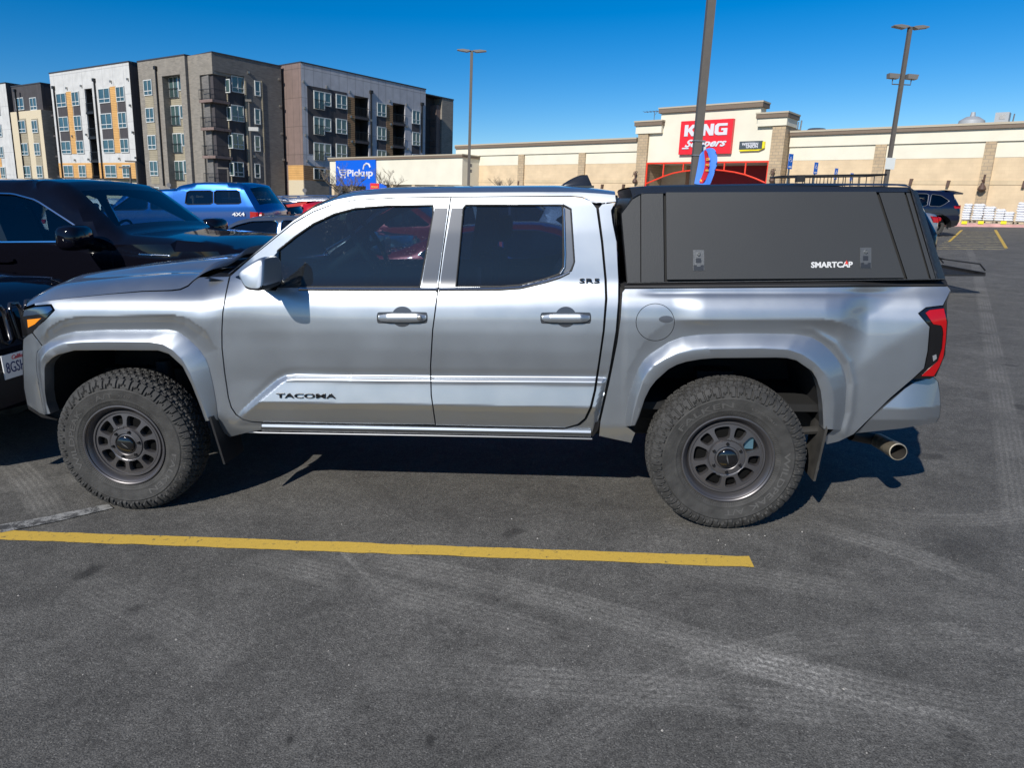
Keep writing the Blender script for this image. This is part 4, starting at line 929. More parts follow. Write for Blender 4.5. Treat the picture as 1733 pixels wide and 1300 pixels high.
y_a = .5*(yl[0]+yh[0]); y_b = .5*(yl[1]+yh[1]); dirv = (y_b-y_a)/np.linalg.norm(y_b-y_a); nrm_ = np.array([-dirv[1], dirv[0], 0])*.052
s0 = y_a-dirv*3.0; Ll = np.linalg.norm(y_b-s0); nn_ = int(Ll/.03); rg = np.random.RandomState(4); mb = MB(); vs = []
def rag(n): r_ = rg.uniform(-1, 1, n); k = np.convolve(np.pad(r_, 2, mode='edge'), np.ones(5)/5, 'valid'); return .0022*r_+.006*k
ra, rb_ = rag(nn_+1), rag(nn_+1); nu = nrm_/np.linalg.norm(nrm_)
for i in range(nn_+1): p = s0+dirv*Ll*i/nn_; vs += [p-nu*(.051+ra[i])+[0, 0, .004], p+nu*(.051+rb_[i])+[0, 0, .004]]
mb.add(vs, [(2*i, 2*i+2, 2*i+3, 2*i+1) for i in range(nn_)]); mb.build('parking_line', M_YEL); setp(bpy.data.objects['parking_line'], kind='structure')
# next bay lines beyond the truck
mb = MB()
for k in (1, 2, 3, 4, 5):
    off = np.array([-dirv[1], dirv[0], 0])*2.75*k; mb.add([s0-nrm_+off+[0, 0, .004], y_b-nrm_+off+[0, 0, .004], y_b+nrm_+off+[0, 0, .004], s0+nrm_+off+[0, 0, .004]], [(0, 1, 2, 3)])
setp(mb.build('parking_line', M_YEL), kind='structure')
strip_px('worn_line', [(0, 902), (0, 888), (60, 878), (183, 853), (192, 860), (90, 884)], M_WHT, .006)
rg = np.random.RandomState(11)
gm = MB()
for _ in range(260):
    x = rg.uniform(-2.8, 3.8); y = rg.uniform(-2.3, .1) if rg.rand() < .8 else rg.uniform(-.5, 2.5); s_ = rg.uniform(.002, .0055)
    v_ = [(x+s_*math.cos(a)*rg.uniform(.7, 1.2), y+s_*math.sin(a)*rg.uniform(.7, 1.2), 0.0) for a in np.linspace(0, 6.283, 6)[:-1]]; gm.add(v_+[(x, y, s_*.9)], [(i, (i+1) % 5, 5) for i in range(5)], rg.randint(2))
setp(gm.build('grit', [mat('grit_pale', (.34, .32, .29), .8), mat('grit_dark', (.16, .15, .14), .8)]), label='loose grit scattered on the asphalt', kind='stuff')
# ================================================================== far buildings, in true-vertical frames
class Frame:
    def __init__(s, O, vp, left):
        d = ray(*vp); d = d-UP*(d@UP); d /= np.linalg.norm(d); s.ex = -d if left else d; s.ey = np.cross(UP, s.ex); s.ey /= np.linalg.norm(s.ey); s.O = np.array(O, float)
        s.M = Matrix(((s.ex[0], s.ey[0], UP[0], O[0]), (s.ex[1], s.ey[1], UP[1], O[1]), (s.ex[2], s.ey[2], UP[2], O[2]), (0, 0, 0, 1)))
    def p(s, px, py, y=0.0):
        O2 = s.O+s.ey*y; d = ray(px, py); t = ((O2-CC)@s.ey)/(d@s.ey); P = CC+t*d-s.O; return np.array([P@s.ex, P@UP])
    def ysolve(s, px, py, z):
        lo, hi = -20, 10
        for _ in range(40):
            m = (lo+hi)/2
            if s.p(px, py, m)[1] < z: lo = m
            else: hi = m
        return lo
    def W(s, x, y, z): return s.O+s.ex*x+s.ey*y+UP*z
def K(k, x, y):
    s, ox, oy = {1: (3.9386, 0, 60), 2: (3.9386, 400, 60), 3: (3.9386, 840, 120), 4: (3.4216, 1280, 40), 8: (5.7767, 1060, 160), 6: (8.979, 1540, 300)}[k]; return (ox+x/s, oy+y/s)

M_CREAM = mat('stucco_cream', (.69, .65, .53), .9, noise=.05, nscale=.8, bump=.2, bscale=40)
M_TAN = brick_mat('block_tan', (.62, .48, .31), (.59, .455, .295), (.56, .43, .28), .4, .2, msize=.006)
M_TANL = brick_mat('block_tan_light', (.57, .45, .29), (.54, .42, .27), (.5, .4, .26), .4, .2, msize=.006)
M_BRK = brick_mat('brick_beige', (.46, .35, .22), (.40, .30, .19), (.30, .24, .17), .4, .2, msize=.02)
M_CORN = mat('cornice_brown', (.17, .125, .09), .7, noise=.05)
M_CORNL = mat('cornice_cap_tan', (.42, .37, .28), .7)
M_REDSIGN = mat('sign_red', (.72, .012, .02), .4, coat=.3)
M_REDFR = mat('red_frame_paint', (.80, .05, .02), .4)
M_REDWALL = mat('entrance_red_wall', (.30, .006, .012), .6, noise=.1, nscale=1)
M_SIGNW = mat('sign_white', (.62, .62, .66), .5)
M_BROWN = mat('brown_metal', (.09, .05, .035), .6)
M_BLUE = mat('sign_blue', (.0, .10, .62), .35, coat=.3)
M_YELS = mat('sign_yellow', (.80, .68, .02), .4)

S = Frame(at_z(np.array([1690]), np.array([380]))[0], (-570, 308), True)
store = empty('grocery_store', 'long cream and tan grocery store with red entrance and brown cornice', 'store', Matrix(S.M))
def part(mb, name, m, root, smooth=None): return mb.build(name, m, root, smooth)
sx = lambda px, py, y=0: float(S.p(px, py, y)[0])
sz = lambda px, py, y=0: float(S.p(px, py, y)[1])
XT0 = sx(1076, 300); XT1 = sx(1338, 240); XL = sx(785, 300)-1.0; XRt = 16.0
zc = sz(1700, 207.5)                           # cornice top
zcb = sz(1733, 216); zf = sz(1668, 239.5); zt1 = sz(1663, 266.5); zb2 = sz(1690, 305); zb3 = sz(1690, 309)
for nm, (a, b) in (('wing', (XL, XT0)), ('wing', (XT1, XRt))):
    part(MB().box(a, b, .0, 12, -3, zt1), 'wall', M_TAN, store)
    part(MB().box(a, b, -.02, 12, zt1, zc-.30), 'upper_wall', M_CREAM, store)
    part(MB().box(a, b, -.14, 0, zf, zcb), 'frieze', M_CREAM, store)
    part(MB().box(a, b, -.30, 12, zcb, zc-.10), 'cornice', M_CORN, store)
    part(MB().box(a, b, -.34, 12, zc-.10, zc+.02), 'cornice_cap', M_CORNL, store)
    part(MB().box(a, b, -.035, 0, zb2-.0, zb3-.12 if zb3 < zb2 else zb3), 'stone_course', M_TANL, store)
def colm(pa, pb, py, y=-.16, z1=None, nm='brick_column'):
    a, b = sx(pa, py, y), sx(pb, py, y); part(MB().box(a, b, y, .1, -3, z1 or zf-.01), nm, M_BRK, store); return a, b
c_r = [colm(1668.7, 1687.7, 240), colm(1481.7, 1500.7, 247), colm(876.8, 886.5, 270), colm(979, 989.8, 268)]
w_ = sx(1687.7, 240)-sx(1668.7, 240); d_ = c_r[0][0]-c_r[1][0]; a0 = c_r[0][0]+d_
part(MB().box(a0, a0+w_, -.16, .1, -3, zf-.01), 'brick_column', M_BRK, store)
# tower
yT = -.7
def tq(x, y_, k=8, yy=yT): return S.p(*K(k, x, y_), yy)
z_par = tq(700, 108)[1]; xa = tq(345, 180)[0]; xb = tq(1322, 100)[0]
z_lb = tq(200, 262)[1]; z_lo = tq(200, 383)[1]; xl0 = tq(95, 300, yy=yT-.3)[0]; xl1 = tq(348, 280, yy=yT-.3)[0]
z_rb = tq(1440, 178)[1]; z_ro = tq(1440, 308)[1]; xr0 = tq(1285, 230, yy=yT-.3)[0]; xr1 = tq(1575, 220, yy=yT-.3)[0]
z_can = tq(800, 662)[1]; XA = tq(190, 600)[0]; XB = tq(1430, 400)[0]
part(MB().box(xa, xb, yT, yT+.9, z_can, z_par-.35), 'tower_wall', M_CREAM, store)
part(MB().box(XA, xa, yT+.003, yT+.9, z_can, z_lb-.3), 'tower_shoulder', M_CREAM, store); part(MB().box(xb, XB+.4, yT+.003, yT+.9, z_can, z_rb-.3), 'tower_shoulder', M_CREAM, store)
part(MB().box(xa-.15, xb+.18, yT-.2, yT+1.0, z_par-.36, z_par-.07), 'cornice', M_CORN, store); part(MB().box(xa-.18, xb+.21, yT-.23, yT+1.03, z_par-.07, z_par+.03), 'cornice_cap', M_CORNL, store)
for (x0, x1, zb_, zo) in ((xl0, xl1, z_lb, z_lo), (xr0, xr1, z_rb, z_ro)):
    part(MB().box(x0, x1, yT-.3, yT+1.6, zo, zb_-.33), 'pier_block', M_CREAM, store); part(MB().box(x0-.08, x1+.08, yT-.42, yT+1.7, zb_-.34, zb_-.08), 'cornice', M_CORN, store)
    part(MB().box(x0-.11, x1+.11, yT-.46, yT+1.74, zb_-.08, zb_+.02), 'cornice_cap', M_CORNL, store)
for (a, b, yy) in (((100, 600), (197, 600), yT-.2), ((1432, 320), (1560, 320), yT-.2)):
    x0 = tq(*a, yy=yy)[0]; x1 = tq(*b, yy=yy)[0]; zo = z_lo if a[0] < 500 else z_ro
    part(MB().box(x0, x1, yy, 2.2, -3, zo-.005), 'brick_column', M_BRK, store)
    if a[0] > 500: XB = x0
    else: XA = x1
# entrance recess
part(MB().box(XA, XB, 2.6, 2.8, -3, z_can), 'entrance_wall', M_REDWALL, store)
part(MB().box(XA, XA+2.1, 1.6, 2.6, -3, z_can), 'entrance_side_wall', M_TANL, store)
fr = MB()
fr.box(XA, XB, yT-.12, yT-.02, z_can-.06, z_can+.05).box(XA-.02, XA+.09, yT-.11, yT-.0, -3, z_can-.06).box(XB-.1, XB+.02, yT-.11, yT-.0, -3, z_can-.06)
arch = [(170, 880), (360, 800), (455, 768), (550, 750), (660, 738), (760, 732), (860, 733), (950, 742), (1060, 758), (1160, 782), (1260, 818), (1355, 860)]
AP = [tq(*a, yy=yT-.06) for a in arch]; fr.tube([(p[0], yT-.06, p[1]) for p in AP], .055, 6)
for x in (365, 557, 957, 1165):
    q = tq(x, 720, yy=yT-.06); xx = q[0]; zz = np.interp(xx, [p[0] for p in AP], [p[1] for p in AP]); fr.box(xx-.045, xx+.045, yT-.1, yT-.03, zz+.04, z_can-.062)
part(fr, 'entrance_frame', M_REDFR, store)
part(MB().box(XA, XB, yT+.6, 2.8, z_can+.002, z_can+.3), 'entrance_soffit', M_CREAM, store)
# main sign
q0 = tq(553, 268); q1 = tq(1063, 233); q2 = tq(1035, 575); q3 = tq(527, 590)
sx0, sx1 = (q0[0]+q3[0])/2, (q1[0]+q2[0])/2; sz0, sz1 = (q2[1]+q3[1])/2, (q0[1]+q1[1])/2
sg = part(MB().box(sx0, sx1, yT-.28, yT-.002, sz0, sz1), 'store_sign', M_REDSIGN, store)
W_, H_ = sx1-sx0, sz1-sz0
def poly(mb, pts, y, th=.05, mi=0, box=(0, 0, 1, 1)):
    P = [(sx0+W_*(box[0]+p[0]*(box[2]-box[0])), sz0+H_*(box[1]+p[1]*(box[3]-box[1]))) for p in pts]; mb.prism(P, y-th, y, mi)
lt = MB(); Yl = yT-.281
LET = {'K': [[(0, 0), (.3, 0), (.3, .34), (.36, .40), (.62, 0), (1, 0), (.62, .56), (.97, 1), (.62, 1), (.3, .6), (.3, 1), (0, 1)]],
       'I': [[(0, 0), (1, 0), (1, 1), (0, 1)]],
       'N': [[(0, 0), (.3, 0), (.3, .55), (.66, 0), (1, 0), (1, 1), (.7, 1), (.7, .45), (.34, 1), (0, 1)]],
       'G': [[(.3, 0), (1, 0), (1, .58), (.52, .58), (.52, .40), (.70, .40), (.70, .24), (.36, .24), (.30, .32), (.30, .70), (.38, .78), (.98, .78), (.98, 1), (.2, 1), (0, .82), (0, .2), (.12, .05)]]}
xx = .09
for ch, wd in (('K', .235), ('I', .075), ('N', .22), ('G', .235)):
    for pl in LET[ch]: poly(lt, pl, Yl, box=(xx, .54, xx+wd, .88))
    xx += wd+.018
lt.build('sign_lettering', M_SIGNW, sg)
lt = MB(); text_on(lt, 'Soopers', ((sx0+sx1)/2+.02*W_, Yl-.03, sz0+.29*H_), (1, 0, 0), (0, 0, 1), W_*.80, H_*.30, .03, .03, shear=.45); lt.box(sx0+.07*W_, sx0+.20*W_, Yl-.05, Yl, sz0+.16*H_, sz0+.20*H_)
lt.build('sign_lettering', M_SIGNW, sg)
# money transfer sign
a = tq(1115, 500); b = tq(1335, 500); wz0, wz1 = tq(1220, 535)[1], tq(1220, 456)[1]
wu = part(MB().box(a[0], b[0], yT-.2, yT-.003, wz0, wz1), 'small_sign', mat('sign_grey', (.06, .075, .085), .4), store)
m = MB(); P = [(a[0]+.05, wz0-.02), (a[0]+.06, wz0-.12), (b[0]-.2, wz0-.10), (b[0]+.18, wz0+.06), (b[0]+.16, wz1-.05), (b[0]+.02, wz1-.04), (b[0]+.02, wz0-.01)]; m.prism(P, yT-.18, yT-.02); m.build('sign_swoosh', M_YELS, wu)
m = MB(); cx_ = (a[0]+b[0])/2; text_on(m, 'WESTERN', (cx_-.04, yT-.205, wz0+.63*(wz1-wz0)), (1, 0, 0), (0, 0, 1), (b[0]-a[0])*.72, None, .01, .03); text_on(m, 'UNION', (cx_+.12, yT-.205, wz0+.32*(wz1-wz0)), (1, 0, 0), (0, 0, 1), (b[0]-a[0])*.52, None, .01, .03)
m.build('sign_lettering', M_SIGNW, wu)
# pickup wing with the blue sign
yP = -2.2
p0, p1 = S.p(558, 268, yP), S.p(783, 259, yP); zpt = (p0[1]+p1[1])/2; zpb = S.p(783, 313, yP)[1]
part(MB().box(p0[0], p1[0], yP, 8, zpb, zpt-.28), 'pickup_wall', M_CREAM, store)
part(MB().box(p0[0]-.15, p1[0]+.1, yP-.15, 8, zpt-.30, zpt-.10), 'cornice', M_CORN, store); part(MB().box(p0[0]-.18, p1[0]+.13, yP-.18, 8, zpt-.10, zpt), 'cornice_cap', M_CORNL, store)
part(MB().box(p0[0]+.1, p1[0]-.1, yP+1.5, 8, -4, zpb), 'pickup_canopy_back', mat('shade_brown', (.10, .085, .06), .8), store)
for i in range(7):
    x = p0[0]+.2+(p1[0]-p0[0]-.6)*i/6; part(MB().box(x, x+.45, yP+.05, yP+.5, -4, zpb-.005), 'canopy_post', M_TANL, store)
b0, b1 = S.p(569.6, 270.5, yP), S.p(637, 268.5, yP); bz0 = S.p(604, 314.5, yP)[1]; bz1 = S.p(604, 269.3, yP)[1]
bs = part(MB().box(b0[0], b1[0], yP-.12, yP-.003, bz0, bz1), 'blue_sign', M_BLUE, store)
bw, bh = b1[0]-b0[0], bz1-bz0; m = MB()
text_on(m, 'Pickup', (b0[0]+.62*bw, yP-.125, bz0+.45*bh), (1, 0, 0), (0, 0, 1), bw*.64, bh*.34, .01, .03)
m.tube([(b0[0]+bw*u, yP-.13, bz0+bh*v) for u, v in ((.71, .62), (.73, .76), (.79, .83), (.85, .80), (.88, .68))], bw*.016, 6)
m.tube([(b0[0]+bw*u, yP-.13, bz0+bh*v) for u, v in ((.05, .72), (.09, .68), (.12, .46), (.17, .40), (.25, .41), (.29, .55))], bw*.012, 6)
for v in (.60, .52): m.tube([(b0[0]+bw*.10, yP-.13, bz0+bh*v), (b0[0]+bw*.28, yP-.13, bz0+bh*v)], bw*.007, 5)
for u in (.14, .24): m.lathe([(0, -.01), (bw*.018, -.01), (bw*.018, .0)], 10, (b0[0]+bw*u, yP-.125, bz0+bh*.33))
m.build('sign_lettering', M_SIGNW, bs)
# wall lamps
def fixture(px, py, big):
    q = S.p(px, py, -.2); m = MB()
    if big:
        x, z = q; m.box(x-.05, x+.05, -.22, -.16, z+.1, z+.55); m.tube([(x, -.22, z+.5), (x, -.42, z+.42), (x, -.45, z+.2)], .03, 6); m.lathe([(.03, .28), (.1, .22), (.05, .12), (.04, .05), (.16, -.1), (.23, -.28), (.12, -.42), (0, -.45)], 12, (x, -.42, z), 'z')
    else: m.prism([(q[0]-.10, q[1]-.17), (q[0]+.04, q[1]-.19), (q[0]+.10, q[1]+.2), (q[0]-.07, q[1]+.2)], -.2, .0)
    m.build('wall_lamp', M_BROWN, store, 50)
for px, py in ((1541, 308), (1604, 311), (1733, 312), (1722, 296)): fixture(px, py, False) if px != 1722 else None
for k, x, y_ in ((8, 1437, 800), (8, 95, 815)):
    q = S.p(*K(k, x, y_), yT-.25); m = MB(); x, z = q; yy = yT-.3
    m.tube([(x+.1, yy, z+.5), (x-.1, yy-.15, z+.45), (x-.15, yy-.2, z+.1)], .03, 6); m.lathe([(.03, .45), (.12, .3), (.05, .1), (.04, .0), (.16, -.15), (.2, -.3), (.1, -.42), (0, -.42)], 10, (x, yy-.1, z), 'z'); m.build('wall_lamp', M_BROWN, store, 50)
fixture(1664, 312, True); fixture(1018, 316, False); fixture(1054, 316, False); fixture(877, 310, False)
# roof plant
def roofthing(name, label, cat): return empty(name, label, cat, Matrix(S.M))
q = S.p(1382, 222, 3.0); rv = roofthing('roof_vent', 'low metal roof vent just right of the store entrance tower', 'vent')
MB().lathe([(.7, -1.0), (.7, .0), (.75, .05), (.55, .22), (0, .26)], 14, (q[0], 3.0, q[1]-.05), 'z').build('vent_hood', M_STEEL, rv, 40)
q = S.p(1645, 203, 3.0); rv = roofthing('roof_exhaust_fan', 'pale domed exhaust fan on the store roof above the right wing', 'roof fan')
MB().lathe([(.72, -1.2), (.72, .0), (.70, .12), (.35, .35), (.15, .38), (.12, .62), (0, .64)], 16, (q[0], 3.0, q[1]-.17), 'z').build('fan_housing', mat('vent_white', (.33, .35, .37), .5), rv, 40)
q = S.p(1699, 199, 3.0); rv = roofthing('roof_unit', 'white boxy roof unit near the right end of the store roof', 'roof unit')
MB().box(q[0]-.42, q[0]+.28, 2.7, 3.4, q[1]-1.2, q[1]+.28).build('unit_case', MATS['vent_white'], rv); MB().box(q[0]-.2, q[0]+.1, 2.68, 2.7, q[1]-.1, q[1]+.15).build('louvre', M_STEEL, rv); MB().tube([(q[0]+.45, 3, q[1]-1), (q[0]+.5, 3, q[1]+.2)], .04, 6).build('pipe', M_STEEL, rv)
q = S.p(1351, 212, 3.0); rv = roofthing('roof_pipe', 'thin twin vent pipes standing beside the entrance tower', 'pipe'); MB().tube([(q[0]-.05, 3, q[1]-1), (q[0], 3, q[1]+.25)], .04, 6).build('pipe', M_STEEL, rv); MB().tube([(q[0]+.15, 3, q[1]-1), (q[0]+.2, 3, q[1]+.33)], .05, 6).build('pipe', M_STEEL, rv)
q = S.p(1107, 200, 1.0); rv = roofthing('roof_antenna', 'spindly television antenna on the roof left of the entrance tower', 'antenna')
m = MB().tube([(q[0], 1, q[1]-.6), (q[0], 1, q[1]+.55)], .025, 5); m.build('mast', M_STEEL, rv)
m = MB().tube([(q[0]-.9, 1, q[1]+.5), (q[0]+.7, 1, q[1]+.5)], .02, 5)
for i in range(6): m.tube([(q[0]-.8+i*.28, .6, q[1]+.5), (q[0]-.8+i*.28, 1.4, q[1]+.52)], .012, 4)
m.tube([(q[0], 1, q[1]+.2), (q[0]+.25, 1, q[1]+.5)], .015, 4); m.build('aerial_arms', M_STEEL, rv)

# kerb with red and white paint, yellow labels, bags
kb = MB(); kb.box(XL-20, XRt, -3.6, 0, -2.6, -.06); setp(kb.build('sidewalk', mat('concrete', (.42, .40, .37), .85, noise=.1, nscale=3, bump=.2, bscale=60), None, M=Matrix(S.M)), kind='structure')
kerb = setp(link('painted_kerb', MB().box(sx(1560, 375), XRt, -3.75, -3.6, -2.6, -.0).mesh('painted_kerb', mat('kerb_paint', (.60, .33, .30), .7, noise=.25, nscale=2)), None, Matrix(S.M)), kind='structure')
M_BAG = mat('bag_plastic', (.78, .79, .82), .35, noise=.16, nscale=9, coat=.2, bump=.6, bscale=18)
M_PAL = mat('pallet_wrap', (.50, .50, .50), .5, noise=.3, nscale=6)
def bag_mesh():
    m = MB(); bm = bmesh.new(); bmesh.ops.create_cube(bm, size=1)
    bmesh.ops.subdivide_edges(bm, edges=bm.edges[:], cuts=5, use_grid_fill=True)
    for v in bm.verts:
        x, y, z = v.co; e = max(0, 1-(abs(2*x))**6)*max(0, 1-(abs(2*y))**6)
        v.co.z = z*(.30+.70*math.sqrt(e))+.10*math.sin(x*9+y*4)*e; v.co.x = x*(1+.03*math.sin(y*11)); v.co.y = y*(1+.04*math.sin(x*9))
    me = bpy.data.meshes.new('salt_bag'); bm.to_mesh(me); bm.free(); me.materials.append(M_BAG)
    for p in me.polygons: p.use_smooth = True
    return me
BAG = bag_mesh()
yB = -3.0
ORD = ['lowest', 'second lowest', 'third', 'fourth', 'fifth', 'sixth', 'seventh', 'eighth', 'ninth', 'tenth', 'eleventh', 'twelfth']
def stack(px0, px1, pytop, label, ncols, group):
    x0 = S.p(px0, 360, yB)[0]; x1 = S.p(px1, 360, yB)[0]; zt_ = S.p((px0+px1)/2, pytop, yB)[1]
    pal = setp(link('pallet', MB().box(x0-.02, x1+.02, yB-.05, yB+.9, .0, .05).box(x0-.02, x1+.02, yB-.05, yB+.9, .12, .16).box(x0, x0+.1, yB-.04, yB+.9, .05, .12).box(x1-.1, x1, yB-.04, yB+.9, .05, .12).box((x0+x1)/2-.05, (x0+x1)/2+.05, yB-.04, yB+.9, .05, .12).mesh('pallet', mat('pallet_wood', (.30, .25, .18), .8, noise=.2)), None, Matrix(S.M)), 'weathered pallet under the bag '+label, 'pallet')
    w_ = (x1-x0)/ncols; n = int((zt_-.16)/.125)
    for c in range(ncols):
        for k in range(n-(1 if (c % 2 and ncols > 1) else 0)):
            o = link('bag', BAG, None, Matrix(S.M) @ Matrix.Translation((x0+w_*(c+.5)+random.uniform(-.02, .02), yB+.3+random.uniform(-.03, .03), .16+.0625+k*.125)) @ Matrix.Rotation(random.uniform(-.06, .06), 4, 'Z') @ Matrix.Diagonal((w_*.99, .62, .150, 1)))
            setp(o, 'white bag, '+('topmost' if k == n-1-(1 if (c % 2 and ncols > 1) else 0) else ORD[k])+(' from the pallet' if 1 < k else '')+(', '+('left', 'right')[c]+' column' if ncols > 1 else '')+', '+label, 'bag', group)
stack(1629, 1643, 343, 'stack beside navy car', 1, 'bags in the stack beside the navy car')
stack(1646, 1683, 344, 'stack under brick column', 2, 'bags in the widest stack')
stack(1684, 1717, 350, 'low stack', 2, 'bags in the low stack')
stack(1720, 1756, 341, 'stack at right edge', 2, 'bags in the stack at the right edge')
for i, px in enumerate((1632, 1660, 1698.5)):
    q = S.p(px, 376.5, -3.78); setp(link('price_tag', MB().box(q[0]-.13, q[0]+.13, -3.79, -3.76, q[1]-.08, q[1]+.08).mesh('price_tag', M_YELS), None, Matrix(S.M)), 'yellow price tag on the kerb '+('behind the navy car tail', 'left of centre below the widest bag stack', 'below the low bag stack')[i], 'price tag')

# ------------------------------------------------------------------ lamp posts
def upM(px, py, D):   # true-vertical frame at a point along the pixel ray, at depth D
    P = CC+ray(px, py)*D; ex = CR-UP*(CR@UP); ex /= np.linalg.norm(ex); ey = np.cross(UP, ex)
    return P, ex, ey, Matrix(((ex[0], ey[0], UP[0], P[0]), (ex[1], ey[1], UP[1], P[1]), (ex[2], ey[2], UP[2], P[2]), (0, 0, 0, 1)))
def post(px, py, D, px_per_m, top_py, w_, label, name='lamp_post', square=True, heads=2, hl=.62, base=6):
    P, ex, ey, M = upM(px, py, D); ht = (py-top_py)/CF*D*1.02
    r = empty(name, label, 'lamp post', M); m = MB()
    if square: m.box(-w_/2, w_/2, -w_/2, w_/2, -base, ht)
    else: m.tube([(0, 0, -base), (0, 0, ht)], w_/2, 10)
    m.build('pole', M_POLE, r)
    return r, ht
def led_head(r, ht, s, L=.75):
    m = MB(); m.prism([(s*.06, ht-.02), (s*.16, ht-.06), (s*(.16+L*.2), ht-.10), (s*(.16+L), ht-.02), (s*(.16+L), ht+.02), (s*(.16+L*.5), ht+.06), (s*.16, ht+.02)], -.16, .16); m.build('lamp_head', mat('lamp_grey', (.16, .15, .14), .5), r)
r, ht = post(1174, 310, 15.4, 78, -60, .165, 'tall brown square lamp post rising behind the truck bed cap')
for s in (-1, 1): led_head(r, ht, s)
# bands and sleeve, flag
for zz in (110, 141):
    z_ = (310-(160+K(8, 0, zz*4.3)[1]-160))/CF*15.4
for py in (242, 265): z_ = (310-py)/CF*15.4*1.0; MB().box(-.10, .10, -.10, .10, z_-.012, z_+.012).box(.09, .16, -.03, .03, z_-.02, z_+.02).build('clamp_band', M_STEEL, r)
P, ex, ey, M = upM(1196, 283, 15.2); fl = empty('feather_flag', 'blue feather flag with a red panel strapped to the tall lamp post', 'flag', M)
k_ = 15.2/CF; PX = lambda x, y: ((x-1196)*k_, (283-y)*k_)
m = MB(); out = [(1178.5, 311), (1178, 309), (1180, 288), (1181.5, 266), (1182, 262), (1190, 254), (1199, 250.5), (1207, 253), (1212, 264), (1213.5, 278), (1210, 294), (1205, 311), (1203, 311.5)]
def wav(pl, y0, th, mb, mi=0, st=.03, bend=.02):
    V, Fa, lp = fill([PX(*p) for p in pl], (), st); n = len(V)
    Yv = y0+bend*np.sin(V[:, 0]*14+V[:, 1]*3); A_ = np.stack([V[:, 0], Yv, V[:, 1]], 1); B_ = A_.copy(); B_[:, 1] += th
    l = lp[0]; mb.add(np.concatenate([A_, B_]), [tuple(f) for f in Fa]+[tuple(f[::-1]+n) for f in Fa]+[(l[i], l[(i+1) % len(l)], n+l[(i+1) % len(l)], n+l[i]) for i in range(len(l))], mi)
wav(chaikin(out, 1), 0, .006, m); m.build('flag_cloth', mat('flag_blue', (.07, .24, .80), .6), fl, 60)
m = MB(); wav(chaikin([(1188, 256.5), (1193, 254.5), (1199.5, 270), (1200.5, 288), (1196, 303), (1192.5, 309.5), (1184, 308.8), (1190, 296), (1192.5, 280), (1191, 268)], 1), -.012, .004, m); rp = m.build('flag_panel', mat('flag_red', (.60, .015, .03), .6), fl, 60)
m = MB(); 
for t_, py, h_ in (('LOW', 270, 4.5), ('PRICE', 279, 3.6), ('HERE', 288, 3)): x, z = PX(1196.2, py); text_on(m, t_, (x, -.035, z), (1, 0, 0), (0, 0, 1), 6*k_, h_*k_, .004, .02)
m.prism([PX(1186, 303), PX(1194, 303), PX(1193, 306), PX(1187, 306.5)], -.03, -.026); m.build('flag_lettering', mat('flag_yellow', (.8, .5, .08), .6), fl)
P, ex, ey, M = upM(1186, 256, 15.3); m = MB().box(-.02, .10, -.03, .03, -.2, .14); setp(link('pole_sleeve', m.mesh('pole_sleeve', mat('sleeve_white', (.6, .62, .6), .6)), None, M), 'white plastic sleeve strapped beside the blue flag', 'sleeve')
r, ht = post(793, 312, 46, 26, 106.5, .17, 'thin lamp post with two flat heads beside the pickup sign wall', square=True)
for s in (-1, 1): led_head(r, ht, s)
for py, s in ((290, -1), (281, 1)): z_ = (312-py)/CF*46; MB().box(.08, .2, -.05, .05, z_-.1, z_+.1).build('pole_box', M_POLE, r)
r, ht = post(1500.5, 300, 33, 36, 70.5, .16, 'lamp post with two flat heads and two cameras before the right wing')
for s in (-1, 1): led_head(r, ht, s, .62)
zc_ = (300-153)/CF*33; m = MB().tube([(-.42, 0, zc_+.22), (-.42, 0, zc_), (.42, 0, zc_), (.42, 0, zc_+.22)], .025, 6); m.build('camera_arm', M_POLE, r)
for s in (-1, 1):
    m = MB().prism([(s*.42-.22, zc_+.24), (s*.42+.20, zc_+.22), (s*.42+.24, zc_+.42), (s*.42-.24, zc_+.44)], -.15, .15); m.build('security_camera', mat('lamp_grey', (.16, .15, .14)), r)
z_ = (300-278)/CF*33; MB().box(-.22, .22, -.13, -.11, z_-.25, z_+.26).build('pole_notice', mat('sleeve_white', (.6, .6, .6)), r)

